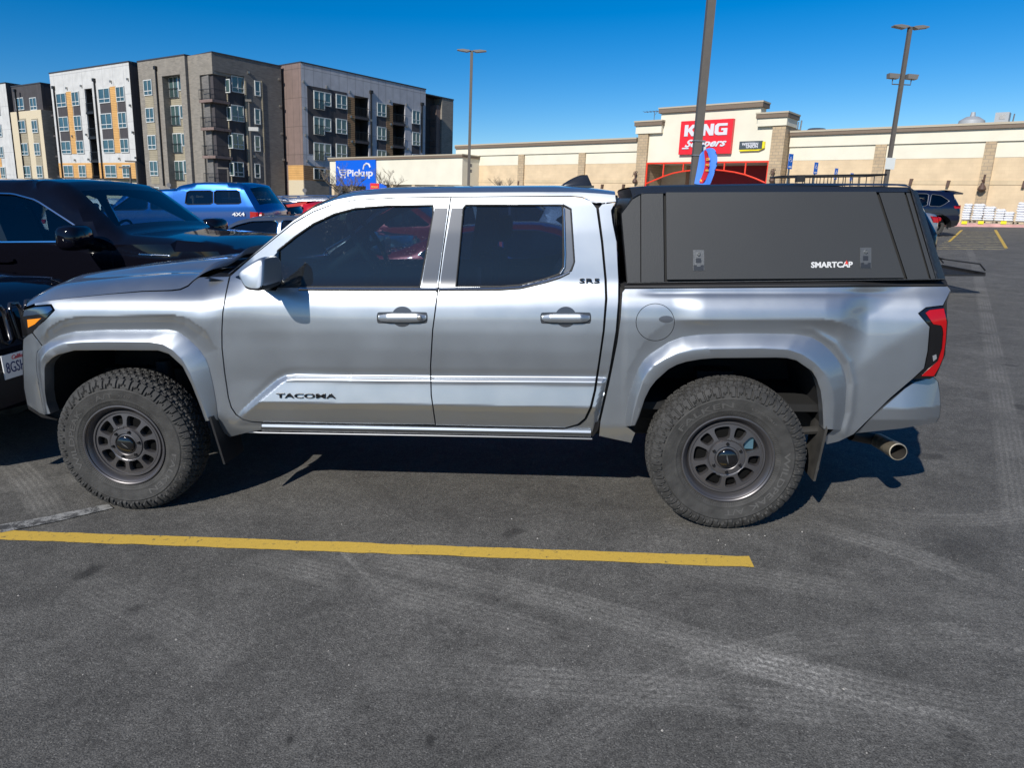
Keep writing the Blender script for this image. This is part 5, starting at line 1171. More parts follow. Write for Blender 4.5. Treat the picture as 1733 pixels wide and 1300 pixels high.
# accessible parking signs
M_BLU2 = mat('parking_sign_blue', (.01, .12, .50), .4)
for i, (px, py, hh, w_, D) in enumerate(((1337.5, 273, 24.5, 8, 30), (1380.5, 284.5, 19, 7, 34), (1414.5, 294, 18, 6, 38), (1441, 299.5, 13, 6, 42))):
    P, ex, ey, M = upM(px, py, D); k_ = D/CF; r = empty('accessible_parking_sign', ('largest wheelchair parking sign, nearest the entrance tower', 'second wheelchair parking sign from the entrance tower', 'third wheelchair parking sign from the entrance tower', 'smallest wheelchair parking sign behind the roof basket')[i], 'parking sign', M @ Matrix.Rotation(.5, 4, 'Z'), 'wheelchair parking signs before the store')
    W2, H2 = w_*k_/2*1.25, hh*k_/2
    MB().box(-W2, W2, -.02, 0, -H2, H2).build('sign_plate', M_BLU2, r); MB().box(-.03, .03, .0, .05, -5, H2*.9).build('sign_post', M_STEEL, r)
    m = MB(); s_ = W2*1.3; c = H2*.25
    m.lathe([(0, -.028), (s_*.13, -.028), (s_*.13, -.02)], 8, (-.1*s_, 0, c+.55*s_)); m.tube([(-.1*s_, -.026, c+.4*s_), (-.05*s_, -.026, c), (.3*s_, -.026, c), (.42*s_, -.026, c-.4*s_), (.55*s_, -.026, c-.38*s_)], s_*.06, 5)
    m.tube([(-.05*s_+.38*s_*math.cos(t), -.026, c-.22*s_+.38*s_*math.sin(t)) for t in np.linspace(2.2, 6.0, 10)], s_*.05, 5); m.tube([(-.08*s_, -.026, c+.2*s_), (.25*s_, -.026, c+.2*s_)], s_*.05, 5); m.box(-W2*.7, W2*.7, -.026, -.0205, -H2*.82, -H2*.62)
    m.build('wheelchair_symbol', M_SIGNW, r)
# small blue and red sign at the pickup bay
P, ex, ey, M = upM(637, 318.5, 30); k_ = 30/CF; r = empty('bay_sign', 'small blue and red sign seen just over the truck roof', 'sign', M)
MB().prism([(x*k_, z*k_) for x, z in chaikin([(-17.5, -8), (17.5, -8), (17.5, 8), (-17.5, 8)], 1)], -.05, 0).build('sign_plate', M_BLUE, r); MB().box(-10*k_, 5*k_, -.06, -.05, -8*k_, 8*k_).build('red_panel', M_REDSIGN, r); MB().box(-.05, .05, 0, .06, -4, -.1).build('sign_post', M_POLE, r)
m = MB(); text_on(m, 'PICKUP', (-2.5*k_, -.062, 2*k_), (1, 0, 0), (0, 0, 1), 11*k_, 3*k_, .004, .02); text_on(m, 'HERE', (-2.5*k_, -.062, -3*k_), (1, 0, 0), (0, 0, 1), 9*k_, 3*k_, .004, .02); m.build('sign_lettering', MATS['flag_yellow'], r)

# bare winter trees
M_BARK = mat('bare_bark', (.20, .16, .12), .9)
def bare_tree(px, py, D, h, label, seed, spread=1.0):
    rn = random.Random(seed); P, ex, ey, M = upM(px, py, D); root = empty('bare_tree', label, 'tree', M, 'bare young trees along the store'); tr = MB(); tw = MB()
    tr.tube([(0, 0, -4), (0, 0, 0), (.03, 0, h*.35)], [.07, .06, .05], 6)
    def br(p, d, L, r, lev):
        n = 4; pts = [np.array(p)]; dd = np.array(d, float)
        for i in range(n): dd = dd+np.array([rn.uniform(-.2, .2), rn.uniform(-.2, .2), rn.uniform(-.02, .16)]); dd /= np.linalg.norm(dd); pts.append(pts[-1]+dd*L/n)
        (tr if lev == 0 else tw).tube(pts, [r*(1-.6*i/n) for i in range(n+1)], 4 if lev else 5)
        if lev < 3:
            for i in range(5 if lev < 2 else 4):
                j = rn.randint(1, n); a = rn.uniform(0, 6.28); q = dd*.7+np.array([math.cos(a), math.sin(a), .25])*.7*spread; br(pts[j], q/np.linalg.norm(q), L*rn.uniform(.4, .62), r*.5, lev+1)
    for i in range(6): a = i*1.05+rn.random(); br((0, 0, h*(.1+.06*i)), (math.cos(a)*.8*spread, math.sin(a)*.8*spread, .7), h*.55, .03, 0)
    tr.build('trunk', M_BARK, root); tw.build('crown', M_BARK, root)
bare_tree(572, 342, 40, 1.9, 'bare twiggy tree left of the blue pickup sign', 3, 1.3); bare_tree(598, 340, 41, 1.6, 'bare twiggy tree under the blue pickup sign', 5, 1.2); bare_tree(655, 338, 42, 1.6, 'bare tree just right of the blue pickup sign', 8, 1.2); bare_tree(850, 338, 47, 1.4, 'pale bare tree against the tan store wall', 11, 1.0)

# ------------------------------------------------------------------ apartments
KP = CC+78*ray(369.4, 300)
FA = Frame(KP, (-995, 289), True); FBm = Frame(KP, (1867, 401), False)
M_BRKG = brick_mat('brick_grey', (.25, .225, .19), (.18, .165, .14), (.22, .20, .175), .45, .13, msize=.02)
M_BRKD = brick_mat('brick_shaded', (.17, .16, .15), (.115, .11, .105), (.14, .135, .13), .45, .13, msize=.02)  # grey brick again, darkened to put shade into the right-hand faces
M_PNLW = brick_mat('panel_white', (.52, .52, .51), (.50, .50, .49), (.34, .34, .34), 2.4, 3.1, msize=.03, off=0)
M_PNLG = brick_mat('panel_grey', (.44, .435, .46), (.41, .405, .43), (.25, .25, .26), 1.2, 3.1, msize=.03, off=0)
M_PNLD = brick_mat('panel_charcoal_and_shade', (.055, .05, .055), (.05, .047, .05), (.035, .03, .035), .6, 9, msize=.02, off=0)  # charcoal cladding; also colours in the shade on the white blocks' sides
M_PNLBR = brick_mat('panel_brown', (.19, .135, .12), (.175, .125, .11), (.10, .075, .065), 1.2, 3.1, msize=.03, off=0)
M_CRM2 = mat('cream_render', (.56, .48, .34), .85, noise=.04)
M_ORNG = brick_mat('siding_orange', (.60, .34, .12), (.57, .32, .11), (.30, .17, .06), 30, .2, msize=.02)
M_WOOD = brick_mat('siding_wood', (.30, .18, .09), (.26, .155, .08), (.10, .06, .03), 30, .22, msize=.03)
M_BEIG = brick_mat('siding_beige', (.32, .28, .20), (.30, .265, .19), (.18, .155, .11), 30, .2, msize=.02)
M_RECS = mat('recess_shade', (.02, .02, .022), .8)  # near black: the shadow inside the balcony recesses put into the colour
M_WFR = mat('window_frame_white', (.55, .57, .56), .5)
M_PANE = mat('window_pane', (.055, .10, .10), .06, .0, coat=1, noise=.5, nscale=.35)
M_RAIL = mat('railing_black', (.012, .012, .013), .5)
def bldg(name, label, fr): return empty(name, label, 'apartment building', Matrix(fr.M))
WMESH = {}
def window(root, x0, x1, z0, z1, y, kind=0):
    w_, h_ = round(x1-x0, 1), round(z1-z0, 1); key = (w_, h_, kind)
    if key not in WMESH:
        f = MB(); t = .09; f.box(-w_/2, -w_/2+t, -.06, .05, 0, h_).box(w_/2-t, w_/2, -.06, .05, 0, h_).box(-w_/2+t, w_/2-t, -.06, .05, 0, t).box(-w_/2+t, w_/2-t, -.06, .05, h_-t, h_)
        if kind != 2 and w_ > .9: f.box(-.04, .04, -.055, .05, t, h_-t)
        if kind == 0: f.box(-w_/2+t, w_/2-t, -.05, .045, h_*.27, h_*.27+.08)
        p = MB().box(-w_/2+t, w_/2-t, -.0, .04, t, h_-t)
        WMESH[key] = (f.mesh('window', M_WFR), p.mesh('pane', M_PANE))
    a, b = WMESH[key]; o = link('window', a, root, Matrix.Translation(((x0+x1)/2, y, z0))); link('pane', b, o); return o
def rail(root, x0, x1, z0, y, h=1.05, dy=0):
    m = MB(); m.box(x0, x1, y-.02, y+.02, z0+h-.05, z0+h).box(x0, x1, y-.02, y+.02, z0+.05, z0+.1); n = max(3, int((x1-x0)/.22))
    for i in range(n+1): x = x0+(x1-x0)*i/n; m.box(x-.012, x+.012, y-.01, y+.01, z0+.1, z0+h-.05)
    if dy:
        for x in (x0, x1): m.box(x-.02, x+.02, y+.02, y+dy, z0+h-.05, z0+h).box(x-.02, x+.02, y+.02, y+dy, z0+.05, z0+.1)
    m.build('railing', M_RAIL, root)
def P1(fr, k, x, y_, y): return fr.p(*K(k, x, y_), y)
def blk(root, nm, x0, x1, y0, y1, z0, z1, m): return MB().box(x0, x1, y0, y1, z0, z1).build(nm, m, root)
def parapet(root, x0, x1, y0, y1, z): blk(root, 'parapet_cap', x0-.06, x1+.06, y0-.06, y1, z, z+.14, mat('parapet_dark', (.04, .04, .045), .5))
def spout(root, fr, k, x, yt, yb, y): 
    a = P1(fr, k, x, yt, y-.15); zb = P1(fr, k, x, yb, y-.15)[1]; MB().box(a[0]-.07, a[0]+.07, y-.2, y, zb, a[1]).box(a[0]-.2, a[0]+.2, y-.3, y, a[1], a[1]+.35).build('downspout', M_RAIL, root)
def wlight(root, fr, k, x, yy, y): a = P1(fr, k, x, yy, y-.1); MB().box(a[0]-.10, a[0]+.10, y-.22, y, a[1]-.12, a[1]+.12).build('wall_light', M_STEEL, root)
ZT = 12.72
# --- white block with yellow strips
yW = FA.ysolve(*K(1, 855, 170), ZT+.1)
bA = bldg('apartment_building', 'white apartment block with orange siding strips, left of the brick block', FA)
xw0 = P1(FA, 1, 333, 300, yW)[0]; xw1 = P1(FA, 1, 858, 200, yW)[0]; zw = P1(FA, 1, 600, 214, yW)[1]
c1r = [P1(FA, 1, 410, v, yW)[1] for v in (385, 478, 545, 640, 705, 790, 862, 942)]
sl0 = P1(FA, 1, 566, 400, yW)[0]; sl1 = P1(FA, 1, 617, 400, yW)[0]; zs = P1(FA, 1, 590, 352, yW)[1]
zy0 = P1(FA, 1, 410, 948, yW)[1]; zy1 = P1(FA, 1, 410, 850, yW)[1]
for a, b in ((xw0, sl0), (sl1, xw1)):
    blk(bA, 'wall', a, b, yW, yW+9, zy1, zs, M_PNLW); blk(bA, 'base_siding', a, b, yW-.02, yW+9, zy0, zy1, M_ORNG); blk(bA, 'ground_floor_wall', a, b, yW, yW+9, -6, zy0, M_CRM2)
blk(bA, 'wall', xw0, xw1, yW, yW+9, zs, zw, M_PNLW); parapet(bA, xw0, xw1, yW, yW+9, zw)
blk(bA, 'side_wall', xw1, xw1+.03, yW+.02, yW+8.9, -6, zw-.02, M_PNLD)  # shade on the white block's side, painted as a charcoal sheet
blk(bA, 'recess_shade_liner', sl0, sl0+.04, yW+.15, yW+1.6, -6, zs, M_RECS); blk(bA, 'recess_shade_liner', sl1-.04, sl1, yW+.15, yW+1.6, -6, zs, M_RECS); blk(bA, 'balcony_recess', sl0, sl1, yW+1.6, yW+1.7, -6, zs, M_RECS)  # dark liners added over the sunlit slot sides as painted shadow
for i in range(4): z = c1r[2*i+1]-.85; blk(bA, 'balcony_slab', sl0, sl1, yW-.1, yW+1.6, z-.25, z, M_RAIL); rail(bA, sl0, sl1, z, yW-.06)
for (u, v, yr, rows) in ((380, 445, 430, 4), (483, 530, 420, 4), (660, 735, 390, 4), (777, 832, 380, 4)):
    a, b = P1(FA, 1, u, yr, yW)[0], P1(FA, 1, v, yr, yW)[0]
    blk(bA, 'dark_panel', a+.02, b-.02, yW-.03, yW, c1r[5], c1r[0]-.1, M_PNLD)
    for i in range(rows): window(bA, a, b, c1r[2*i+1], c1r[2*i], yW-.06)
for u, v, yr in ((447, 481, 430), (737, 775, 390)):
    a, b = P1(FA, 1, u, yr, yW)[0], P1(FA, 1, v, yr, yW)[0]; blk(bA, 'orange_strip', a, b, yW-.06, yW, c1r[5], c1r[0]+.1, M_ORNG)
spout(bA, FA, 1, 355, 355, 990, yW); spout(bA, FA, 1, 625, 305, 990, yW)
for x, y_ in ((443, 350), (540, 335), (737, 305), (850, 290), (867, 465), (885, 645), (905, 815), (795, 820), (590, 825), (500, 830), (482, 670), (575, 660)): wlight(bA, FA, 1, x, y_, yW)
# ground windows, canopy on the ground floor
blk(bA, 'ground_canopy', xw0, xw1, yW-.5, yW, zy0-.12, zy0, M_RAIL)
# --- cream and charcoal block further left
y0_ = yW-.2
bB = bldg('apartment_building', 'cream and charcoal apartment block with narrow window bays, far left', FA)
a = P1(FA, 1, 75, 345, y0_); b = P1(FA, 1, 268, 316, y0_); zz = (a[1]+b[1])/2; x0, x1 = a[0], b[0]
zmid = P1(FA, 1, 200, 505, y0_)[1]
blk(bB, 'wall', x0, x1, y0_, y0_+9, zmid, zz, M_PNLD); parapet(bB, x0, x1, y0_, y0_+9, zz)
blk(bB, 'side_wall', x1, x1+.03, y0_, y0_+8, zmid, zz-.02, M_PNLD)
xe = P1(FA, 1, 300, 510, y0_)[0]; blk(bB, 'lower_wall', x0, xe, y0_-.5, y0_+7, -6, zmid, M_CRM2); blk(bB, 'side_wall', xe, xe+.03, y0_-.48, y0_+6.9, -6, zmid-.02, M_BRKG)
for (u, v, yr) in ((108, 162, 450), (202, 247, 440)):
    a_, b_ = P1(FA, 1, u, yr, y0_)[0], P1(FA, 1, v, yr, y0_)[0]; window(bB, a_, b_, P1(FA, 1, u, 500, y0_)[1], P1(FA, 1, u, 415, y0_)[1], y0_-.06)
for (u, v, yr) in ((125, 178, 600), (215, 258, 600)):
    yy = y0_-.5; a_, b_ = P1(FA, 1, u, yr, yy)[0], P1(FA, 1, v, yr, yy)[0]; blk(bB, 'beige_bay', a_, b_, yy-.03, yy, -6, P1(FA, 1, u, 555, yy)[1], M_BEIG)
    for t, bt in ((568, 650), (720, 800), (868, 948)): window(bB, a_+.1, b_-.1, P1(FA, 1, u, bt, yy)[1], P1(FA, 1, u, t, yy)[1], yy-.1)
spout(bB, FA, 1, 98, 375, 960, y0_-.5)
# balconies in the gap between the two
g0, g1 = xe+.05, xw0-.02
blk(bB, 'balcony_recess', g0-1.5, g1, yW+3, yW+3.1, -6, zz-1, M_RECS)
for i in range(5): z = c1r[1]-.85-i*2.62+.2; blk(bB, 'balcony_slab', g0-1, g1, yW+.5, yW+3, z-.25, z, M_PNLD); rail(bB, g0-1, g1, z, yW+.55)
# --- far-left white block
bC = bldg('apartment_building', 'white apartment block cut off by the left edge of the picture', FA)
a = P1(FA, 1, 35, 317, y0_); blk(bC, 'wall', a[0]-16, a[0], y0_, y0_+9, -6, a[1], M_PNLW); parapet(bC, a[0]-16, a[0], y0_, y0_+9, a[1]); blk(bC, 'side_wall', a[0], a[0]+.03, y0_+.02, y0_+8.9, -6, a[1]-.02, M_PNLD)  # charcoal side sheet is shade painted on the white block
for t, bt, u, v in ((445, 528, -35, 22), (592, 672, -22, 38), (738, 815, -10, 50), (878, 952, 5, 66)):
    q0_ = P1(FA, 1, u, t, y0_); q1_ = P1(FA, 1, v, bt, y0_); window(bC, q0_[0], q0_[0]+1.55, q1_[1], q0_[1], y0_-.06)
q0_ = P1(FA, 1, -12, 600, y0_)[0]; blk(bC, 'orange_strip', q0_-1.6, q0_-.3, y0_-.04, y0_, -6, P1(FA, 1, 0, 540, y0_)[1], M_ORNG)
# --- brick blocks
y1_ = FA.ysolve(*K(1, 1228, 131), ZT)
bD = bldg('apartment_building', 'grey brick apartment block with corner balconies and right face darkened for shade', FA)
x0 = P1(FA, 1, 917, 200, y1_)[0]; x1 = P1(FA, 1, 1232, 200, y1_)[0]
rz_ = [P1(FA, 1, 990, v, y1_)[1] for v in (297, 400, 482, 580, 662, 760, 838, 935, 1010, 1100)]
r0 = P1(FA, 1, 1088, 400, y1_)[0]; r1 = P1(FA, 1, 1208, 400, y1_)[0]; zr = P1(FA, 1, 1150, 262, y1_)[1]
blk(bD, 'wall', x0, r0, y1_, y1_+7, -6, zr, M_BRKG); blk(bD, 'wall', r1, x1, y1_, y1_+7, -6, zr, M_BRKG); blk(bD, 'wall', x0, x1, y1_, y1_+7, zr, ZT, M_BRKG); parapet(bD, x0, x1, y1_, y1_+7, ZT)
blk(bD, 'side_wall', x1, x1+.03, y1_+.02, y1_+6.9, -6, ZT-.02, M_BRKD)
blk(bD, 'beige_bay', r0, r1, y1_+.9, y1_+1, -6, zr, M_BEIG)
a, b = P1(FA, 1, 962, 350, y1_)[0], P1(FA, 1, 1018, 350, y1_)[0]; blk(bD, 'beige_panel', a, b, y1_-.02, y1_, rz_[7]-.9, rz_[0], M_BEIG)
for i in range(5): window(bD, a, b, rz_[2*i+1], rz_[2*i], y1_-.06)
for t, bt in ((272, 420), (470, 603), (655, 785), (835, 965), (1015, 1130)):
    u0 = P1(FA, 1, 1132, 340, y1_+.9)[0]; u1 = P1(FA, 1, 1192, 340, y1_+.9)[0]; z0_, z1_ = P1(FA, 1, 1140, bt, y1_+.9)[1], P1(FA, 1, 1140, t, y1_+.9)[1]
    window(bD, u0, u1, z0_, z1_, y1_+.84, 1); window(bD, u1+.08, u1+.75, z0_+.75, z1_, y1_+.84, 2); rail(bD, u0, u1, z0_, y1_+.7)
spout(bD, FA, 1, 1035, 225, 1000, y1_)
# corner block
xk0 = x1+.03; bx0 = P1(FA, 1, 1338, 400, 0)[0]; zr2 = P1(FA, 1, 1400, 255, 0)[1]
blk(bD, 'wall', xk0, bx0, 0, 8, -6, zr2, M_BRKG); blk(bD, 'wall', xk0, 0, 0, 8, zr2, ZT, M_BRKG)
blk(bD, 'balcony_back_wall', bx0, 0-.02, 1.7, 1.8, -6, zr2, M_BEIG)
for i, v in enumerate((413, 602, 792, 978)):
    z = P1(FA, 1, 1440, v, -.3)[1]; blk(bD, 'balcony_slab', bx0+.3, .35, -.45, 1.7, z-.4, z-.12, M_PNLBR); rail(bD, bx0+.3, .33, z-.1, -.42, dy=2.0)
    xa_ = bx0+(0-bx0)*.42; window(bD, xa_, xa_+1.0, z-.05, z+2.2, 1.64, 2); window(bD, xa_+1.15, xa_+2.0, z+.8, z+2.2, 1.64, 2)
# right face in its own frame
bD2 = empty('right_face', None, None, FA.M.inverted() @ FBm.M); bD2.name = 'brick_face'; bD2.parent = bD; bD2.matrix_parent_inverse = Matrix(); bD2.matrix_local = FA.M.inverted() @ FBm.M
xe_ = P1(FBm, 2, 300, 300, 0)[0]; zB = ZT
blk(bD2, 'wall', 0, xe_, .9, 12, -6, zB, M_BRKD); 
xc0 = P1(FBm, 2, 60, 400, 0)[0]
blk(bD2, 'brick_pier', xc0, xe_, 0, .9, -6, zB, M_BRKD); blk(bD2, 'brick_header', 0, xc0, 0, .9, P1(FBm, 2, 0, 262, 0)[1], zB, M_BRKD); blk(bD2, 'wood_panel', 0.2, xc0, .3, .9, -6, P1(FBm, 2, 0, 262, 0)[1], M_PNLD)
blk(bD2, 'parapet_cap', 0, xe_+.06, -.06, 12, zB, zB+.14, MATS['parapet_dark'])
for k, rows in enumerate(((262, 380), (460, 572), (648, 757), (838, 940))):
    q0_, q1_ = P1(FBm, 2, -38, rows[0], .3), P1(FBm, 2, 46, rows[0], .3); zt2 = q0_[1]; zb2_ = P1(FBm, 2, 5, rows[1], .3)[1]; window(bD2, q0_[0], q1_[0], zb2_, zt2, .24)
    rr_ = ((295, 402), (482, 592), (668, 772), (850, 950))[k]; q0_, q1_ = P1(FBm, 2, 118, rr_[0], 0), P1(FBm, 2, 156, rr_[0], 0); window(bD2, q0_[0], q1_[0], P1(FBm, 2, 137, rr_[1], 0)[1], q0_[1], -.05)
blk(bD2, 'light_pilaster', xc0-.05, xc0+.12, -.12, 0, -6, P1(FBm, 2, 50, 300, 0)[1], M_BEIG); q = P1(FBm, 2, 163, 300, 0); blk(bD2, 'light_pilaster', q[0], q[0]+.12, -.1, 0, -6, q[1], M_BEIG)
for x, y_ in ((80, 245), (95, 435), (110, 625), (120, 805), (292, 470), (303, 652), (315, 828), (285, 290)): wlight(bD2, FBm, 2, x, y_, 0)
# --- grey block
yC_ = FBm.ysolve(*K(2, 430, 180), 12.95)
bE = bldg('apartment_building', 'grey panelled apartment block with wood strips behind the pickup wall', FBm)
x0 = P1(FBm, 2, 430, 200, yC_)[0]; x1 = P1(FBm, 2, 1262, 400, yC_)[0]; zE = 12.95
s1a, s1b = P1(FBm, 2, 787, 450, yC_)[0], P1(FBm, 2, 882, 450, yC_)[0]; s2a, s2b = P1(FBm, 2, 1043, 500, yC_)[0], P1(FBm, 2, 1125, 500, yC_)[0]
zs1 = P1(FBm, 2, 830, 405, yC_)[1]; 
for a, b in ((x0, s1a), (s1b, s2a), (s2b, x1)): blk(bE, 'wall', a, b, yC_, yC_+9, -6, zs1, M_PNLG)
blk(bE, 'wall', x0, x1, yC_, yC_+9, zs1, zE, M_PNLG); parapet(bE, x0, x1, yC_, yC_+9, zE)
blk(bE, 'brown_side_wall', x0-.04, x0, yC_+.01, yC_+9, -6, zE-.01, M_PNLBR)
zo0, zo1 = P1(FBm, 2, 465, 965, yC_)[1], P1(FBm, 2, 465, 865, yC_)[1]; blk(bE, 'orange_siding', x0-.07, x0-.04, yC_+.0, yC_+3.0, zo0, zo1, M_ORNG); blk(bE, 'ground_wall', x0-.08, x0-.04, yC_, yC_+3, -6, zo0, M_CRM2)
blk(bE, 'wood_base', x0, x0+3, yC_-.03, yC_, zo0, zo1, M_WOOD); blk(bE, 'brick_base', x0, x0+3.5, yC_-.05, yC_, -6, zo0, M_BRKG)
for a, b in ((s1a, s1b), (s2a, s2b)):
    blk(bE, 'recess_shade_liner', a, a+.04, yC_+.15, yC_+1.7, -6, zs1, M_RECS); blk(bE, 'recess_shade_liner', b-.04, b, yC_+.15, yC_+1.7, -6, zs1, M_RECS); blk(bE, 'balcony_recess', a, b, yC_+1.7, yC_+1.8, -6, zs1, M_RECS)  # liners and back wall coloured as shadow inside the slots
dk0, dk1 = P1(FBm, 2, 475, 500, yC_)[0], P1(FBm, 2, 737, 500, yC_)[0]; blk(bE, 'charcoal_panel', dk0, dk1, yC_-.03, yC_, P1(FBm, 2, 600, 800, yC_)[1], P1(FBm, 2, 600, 355, yC_)[1], M_PNLD)
for i, (t, b) in enumerate(((358, 492), (535, 662), (705, 832), (880, 960))):
    q = P1(FBm, 2, 512, t+3, yC_); zb_ = P1(FBm, 2, 545, b, yC_)[1]; q1 = P1(FBm, 2, 585, t+15, yC_)[0]; q2 = P1(FBm, 2, 627, t+20, yC_)[0]
    window(bE, q[0], q1, zb_, q[1], yC_-.08, 1); window(bE, q1+.03, q2, zb_+.5, q[1], yC_-.08); rail(bE, q[0], q1, zb_, yC_-.2)
    if i < 3:
        for (u, v, tt, bb) in ((662, 733, (392, 556, 722)[i], (488, 655, 815)[i]), (935, 996, (448, 607, 762)[i], (540, 697, 850)[i]), (1170, 1222, (500, 645, 790)[i], (590, 733, 880)[i])):
            a, b_ = P1(FBm, 2, u, tt, yC_), P1(FBm, 2, v, tt, yC_); z1_ = P1(FBm, 2, (u+v)/2, tt, yC_)[1]; z0_ = P1(FBm, 2, (u+v)/2, bb, yC_)[1]; window(bE, a[0], b_[0], z0_, z1_, yC_-.08)
        for (a, b_) in ((s1a, s1b), (s2a, s2b)): z = zb_-.05; blk(bE, 'balcony_slab', a, b_, yC_-.1, yC_+1.7, z-.3, z, M_PNLD); rail(bE, a, b_, z, yC_-.06); window(bE, a+.15, a+1.1, z+.1, z+2.1, yC_+1.6, 2)
for (u, v, tt) in ((739, 787, 405), (998, 1042, 458)):
    a, b_ = P1(FBm, 2, u, tt, yC_), P1(FBm, 2, v, tt, yC_); blk(bE, 'wood_strip', a[0], b_[0]-.01, yC_-.05, yC_, -6, a[1], M_WOOD)
for (u, v, tt) in ((935, 996, 448), (1170, 1222, 500)):
    a, b_ = P1(FBm, 2, u, tt, yC_), P1(FBm, 2, v, tt, yC_); blk(bE, 'charcoal_panel', a[0], b_[0], yC_-.03, yC_, -6, a[1]+.05, M_PNLD)
spout(bE, FBm, 2, 900, 385, 800, yC_); spout(bE, FBm, 2, 1240, 465, 780, yC_)
for x, y_ in ((450, 305), (605, 340), (757, 375), (1025, 435), (1135, 460), (458, 482), (465, 663), (475, 835), (900, 565), (905, 725), (1140, 605), (1145, 755), (1028, 590), (1032, 743), (762, 540), (768, 705)): wlight(bE, FBm, 2, x, y_, yC_)
# recess wall between brick and grey block, end block
blk(bE, 'recess_wall', xe_-2, x0-.1, 7, 7.1, -6, zE-1.2, M_PNLD)
for i, (t, b) in enumerate(((340, 445), (520, 625), (698, 795), (868, 965))): q = P1(FBm, 2, 300, t, 2.0); window(bE, xe_+.3, xe_+1.3, P1(FBm, 2, 320, b, 7)[1], P1(FBm, 2, 320, t, 7)[1], 6.9)
yD_ = yC_+1.8; q = P1(FBm, 2, 1372, 415, yD_); q2 = P1(FBm, 2, 1447, 430, yD_)
blk(bE, 'end_wall', q[0], q2[0], yD_, yD_+8, -6, q[1], M_BRKG); blk(bE, 'end_recess_wall', x1, q[0], yD_+1.5, yD_+8, -6, q[1]-.02, M_PNLD); blk(bE, 'brown_side_wall', q[0]-.8, q[0], yD_+.3, yD_+1.5, -6, q[1]-1.0, M_PNLBR); parapet(bE, x1, q2[0], yD_, yD_+8, q[1])
for t in (530, 670, 800): q3 = P1(FBm, 2, 1265, t, yD_+1.5); window(bE, x1+.3, x1+1.2, q3[1]-1.5, q3[1], yD_+1.42); rail(bE, x1+.05, q[0]-.8, q3[1]-1.6, yD_+.6)

# small lamp posts and signs before the apartments
def slim(px, py, D, top, label, kind=0):
    P, ex, ey, M = upM(px, py, D); k_ = D/CF; r = empty('street_lamp', label, 'street lamp', M, None); h = (py-top)*k_
    MB().tube([(0, 0, -3), (0, 0, h)], .09, 8).build('pole', M_POLE, r)
    if kind == 0: MB().box(-.9, .05, -.12, .12, h-.02, h+.1).build('lamp_head', M_POLE, r)
    if kind == 1:
        MB().box(-.25, .25, -.15, .15, h-.02, h+.15).build('lamp_head', M_POLE, r); MB().box(-.1, .7, -.1, .1, h*.72, h*.72+.3).build('camera_box', M_STEEL, r)
slim(236, 345, 62, 277, 'arched dark street lamp in front of the white apartment block'); slim(224.5, 345, 64, 287, 'shorter arched street lamp left of its twin by the white block')
slim(429, 345, 60, 182, 'tall grey lamp pole in front of the shade-darkened brick face', 1); slim(389, 345, 60, 288, 'short lamp post below the corner balconies'); slim(451, 345, 60, 262, 'slim pole at the right edge of the shade-darkened brick face', 2)
for i, (px, py, D, lab) in enumerate(((515.5, 322, 45, 'grey back of a round sign before the cream wall'), (286, 313, 40, 'dark oval sign top beside the brick block foot'), (237, 318, 40, 'dark oval sign top beside the white block foot'))):
    P, ex, ey, M = upM(px, py, D); r = empty('round_sign', lab, 'sign', M); k_ = D/CF; MB().lathe([(0, -.02), (3.6*k_, -.02), (3.6*k_, .02), (0, .02)], 16).build('sign_disc', mat('sign_back', (.12, .12, .13), .5), r); MB().box(-.03, .03, .02, .06, -2.5, 0).build('sign_post', M_STEEL, r)
# ================================================================== other vehicles
def paint(name, c, metal=.0, rough=.35, noise=0): return mat(name, c, rough, metal, 1.0, noise=noise)
def small_wheel(r=.36, w_=.24, ns=5, rimm=None):
    key = ('sw', round(r, 2), ns, rimm.name)
    if key not in WMESH:
        t = MB().lathe([(r*.62, .02), (r*.68, .0), (r*.90, .0), (r*.98, .03), (r, .08), (r, w_-.08), (r*.97, w_-.02), (r*.62, w_)], 40).mesh('tyre', M_RUBBER, 40)
        m = MB(); m.lathe([(r*.64, .015), (r*.60, .03), (r*.57, .08), (r*.56, w_)], 36); m.lathe([(0, .03), (r*.14, .03), (r*.17, .05)], 16)
        for k in range(ns):
            a = 2*math.pi*k/ns
            for d_ in (-.10, .10):
                u = np.array([math.cos(a+d_), 0, math.sin(a+d_)]); v = np.array([-math.sin(a+d_), 0, math.cos(a+d_)]); u0 = np.array([math.cos(a), 0, math.sin(a)])
                A_ = u0*r*.12-v*r*.035; B_ = u0*r*.12+v*r*.035; C_ = u*r*.6+v*r*.035; D_ = u*r*.6-v*r*.035; f = np.array([0, .035, 0]); bk_ = np.array([0, .07, 0]); m.add([A_+f, B_+f, C_+f, D_+f, A_+bk_, B_+bk_, C_+bk_, D_+bk_], [(0, 3, 2, 1), (0, 1, 5, 4), (1, 2, 6, 5), (2, 3, 7, 6), (3, 0, 4, 7)])
        m.lathe([(0, .12), (r*.56, .12)], 24, mi=1)
        WMESH[key] = (t, m.mesh('wheel', [rimm, M_DARK], 35))
    return WMESH[key]
M_ALLOY = mat('alloy_silver', (.45, .46, .48), .3, .8); M_RIMB = mat('alloy_black', (.02, .02, .022), .2, .6, coat=.5)
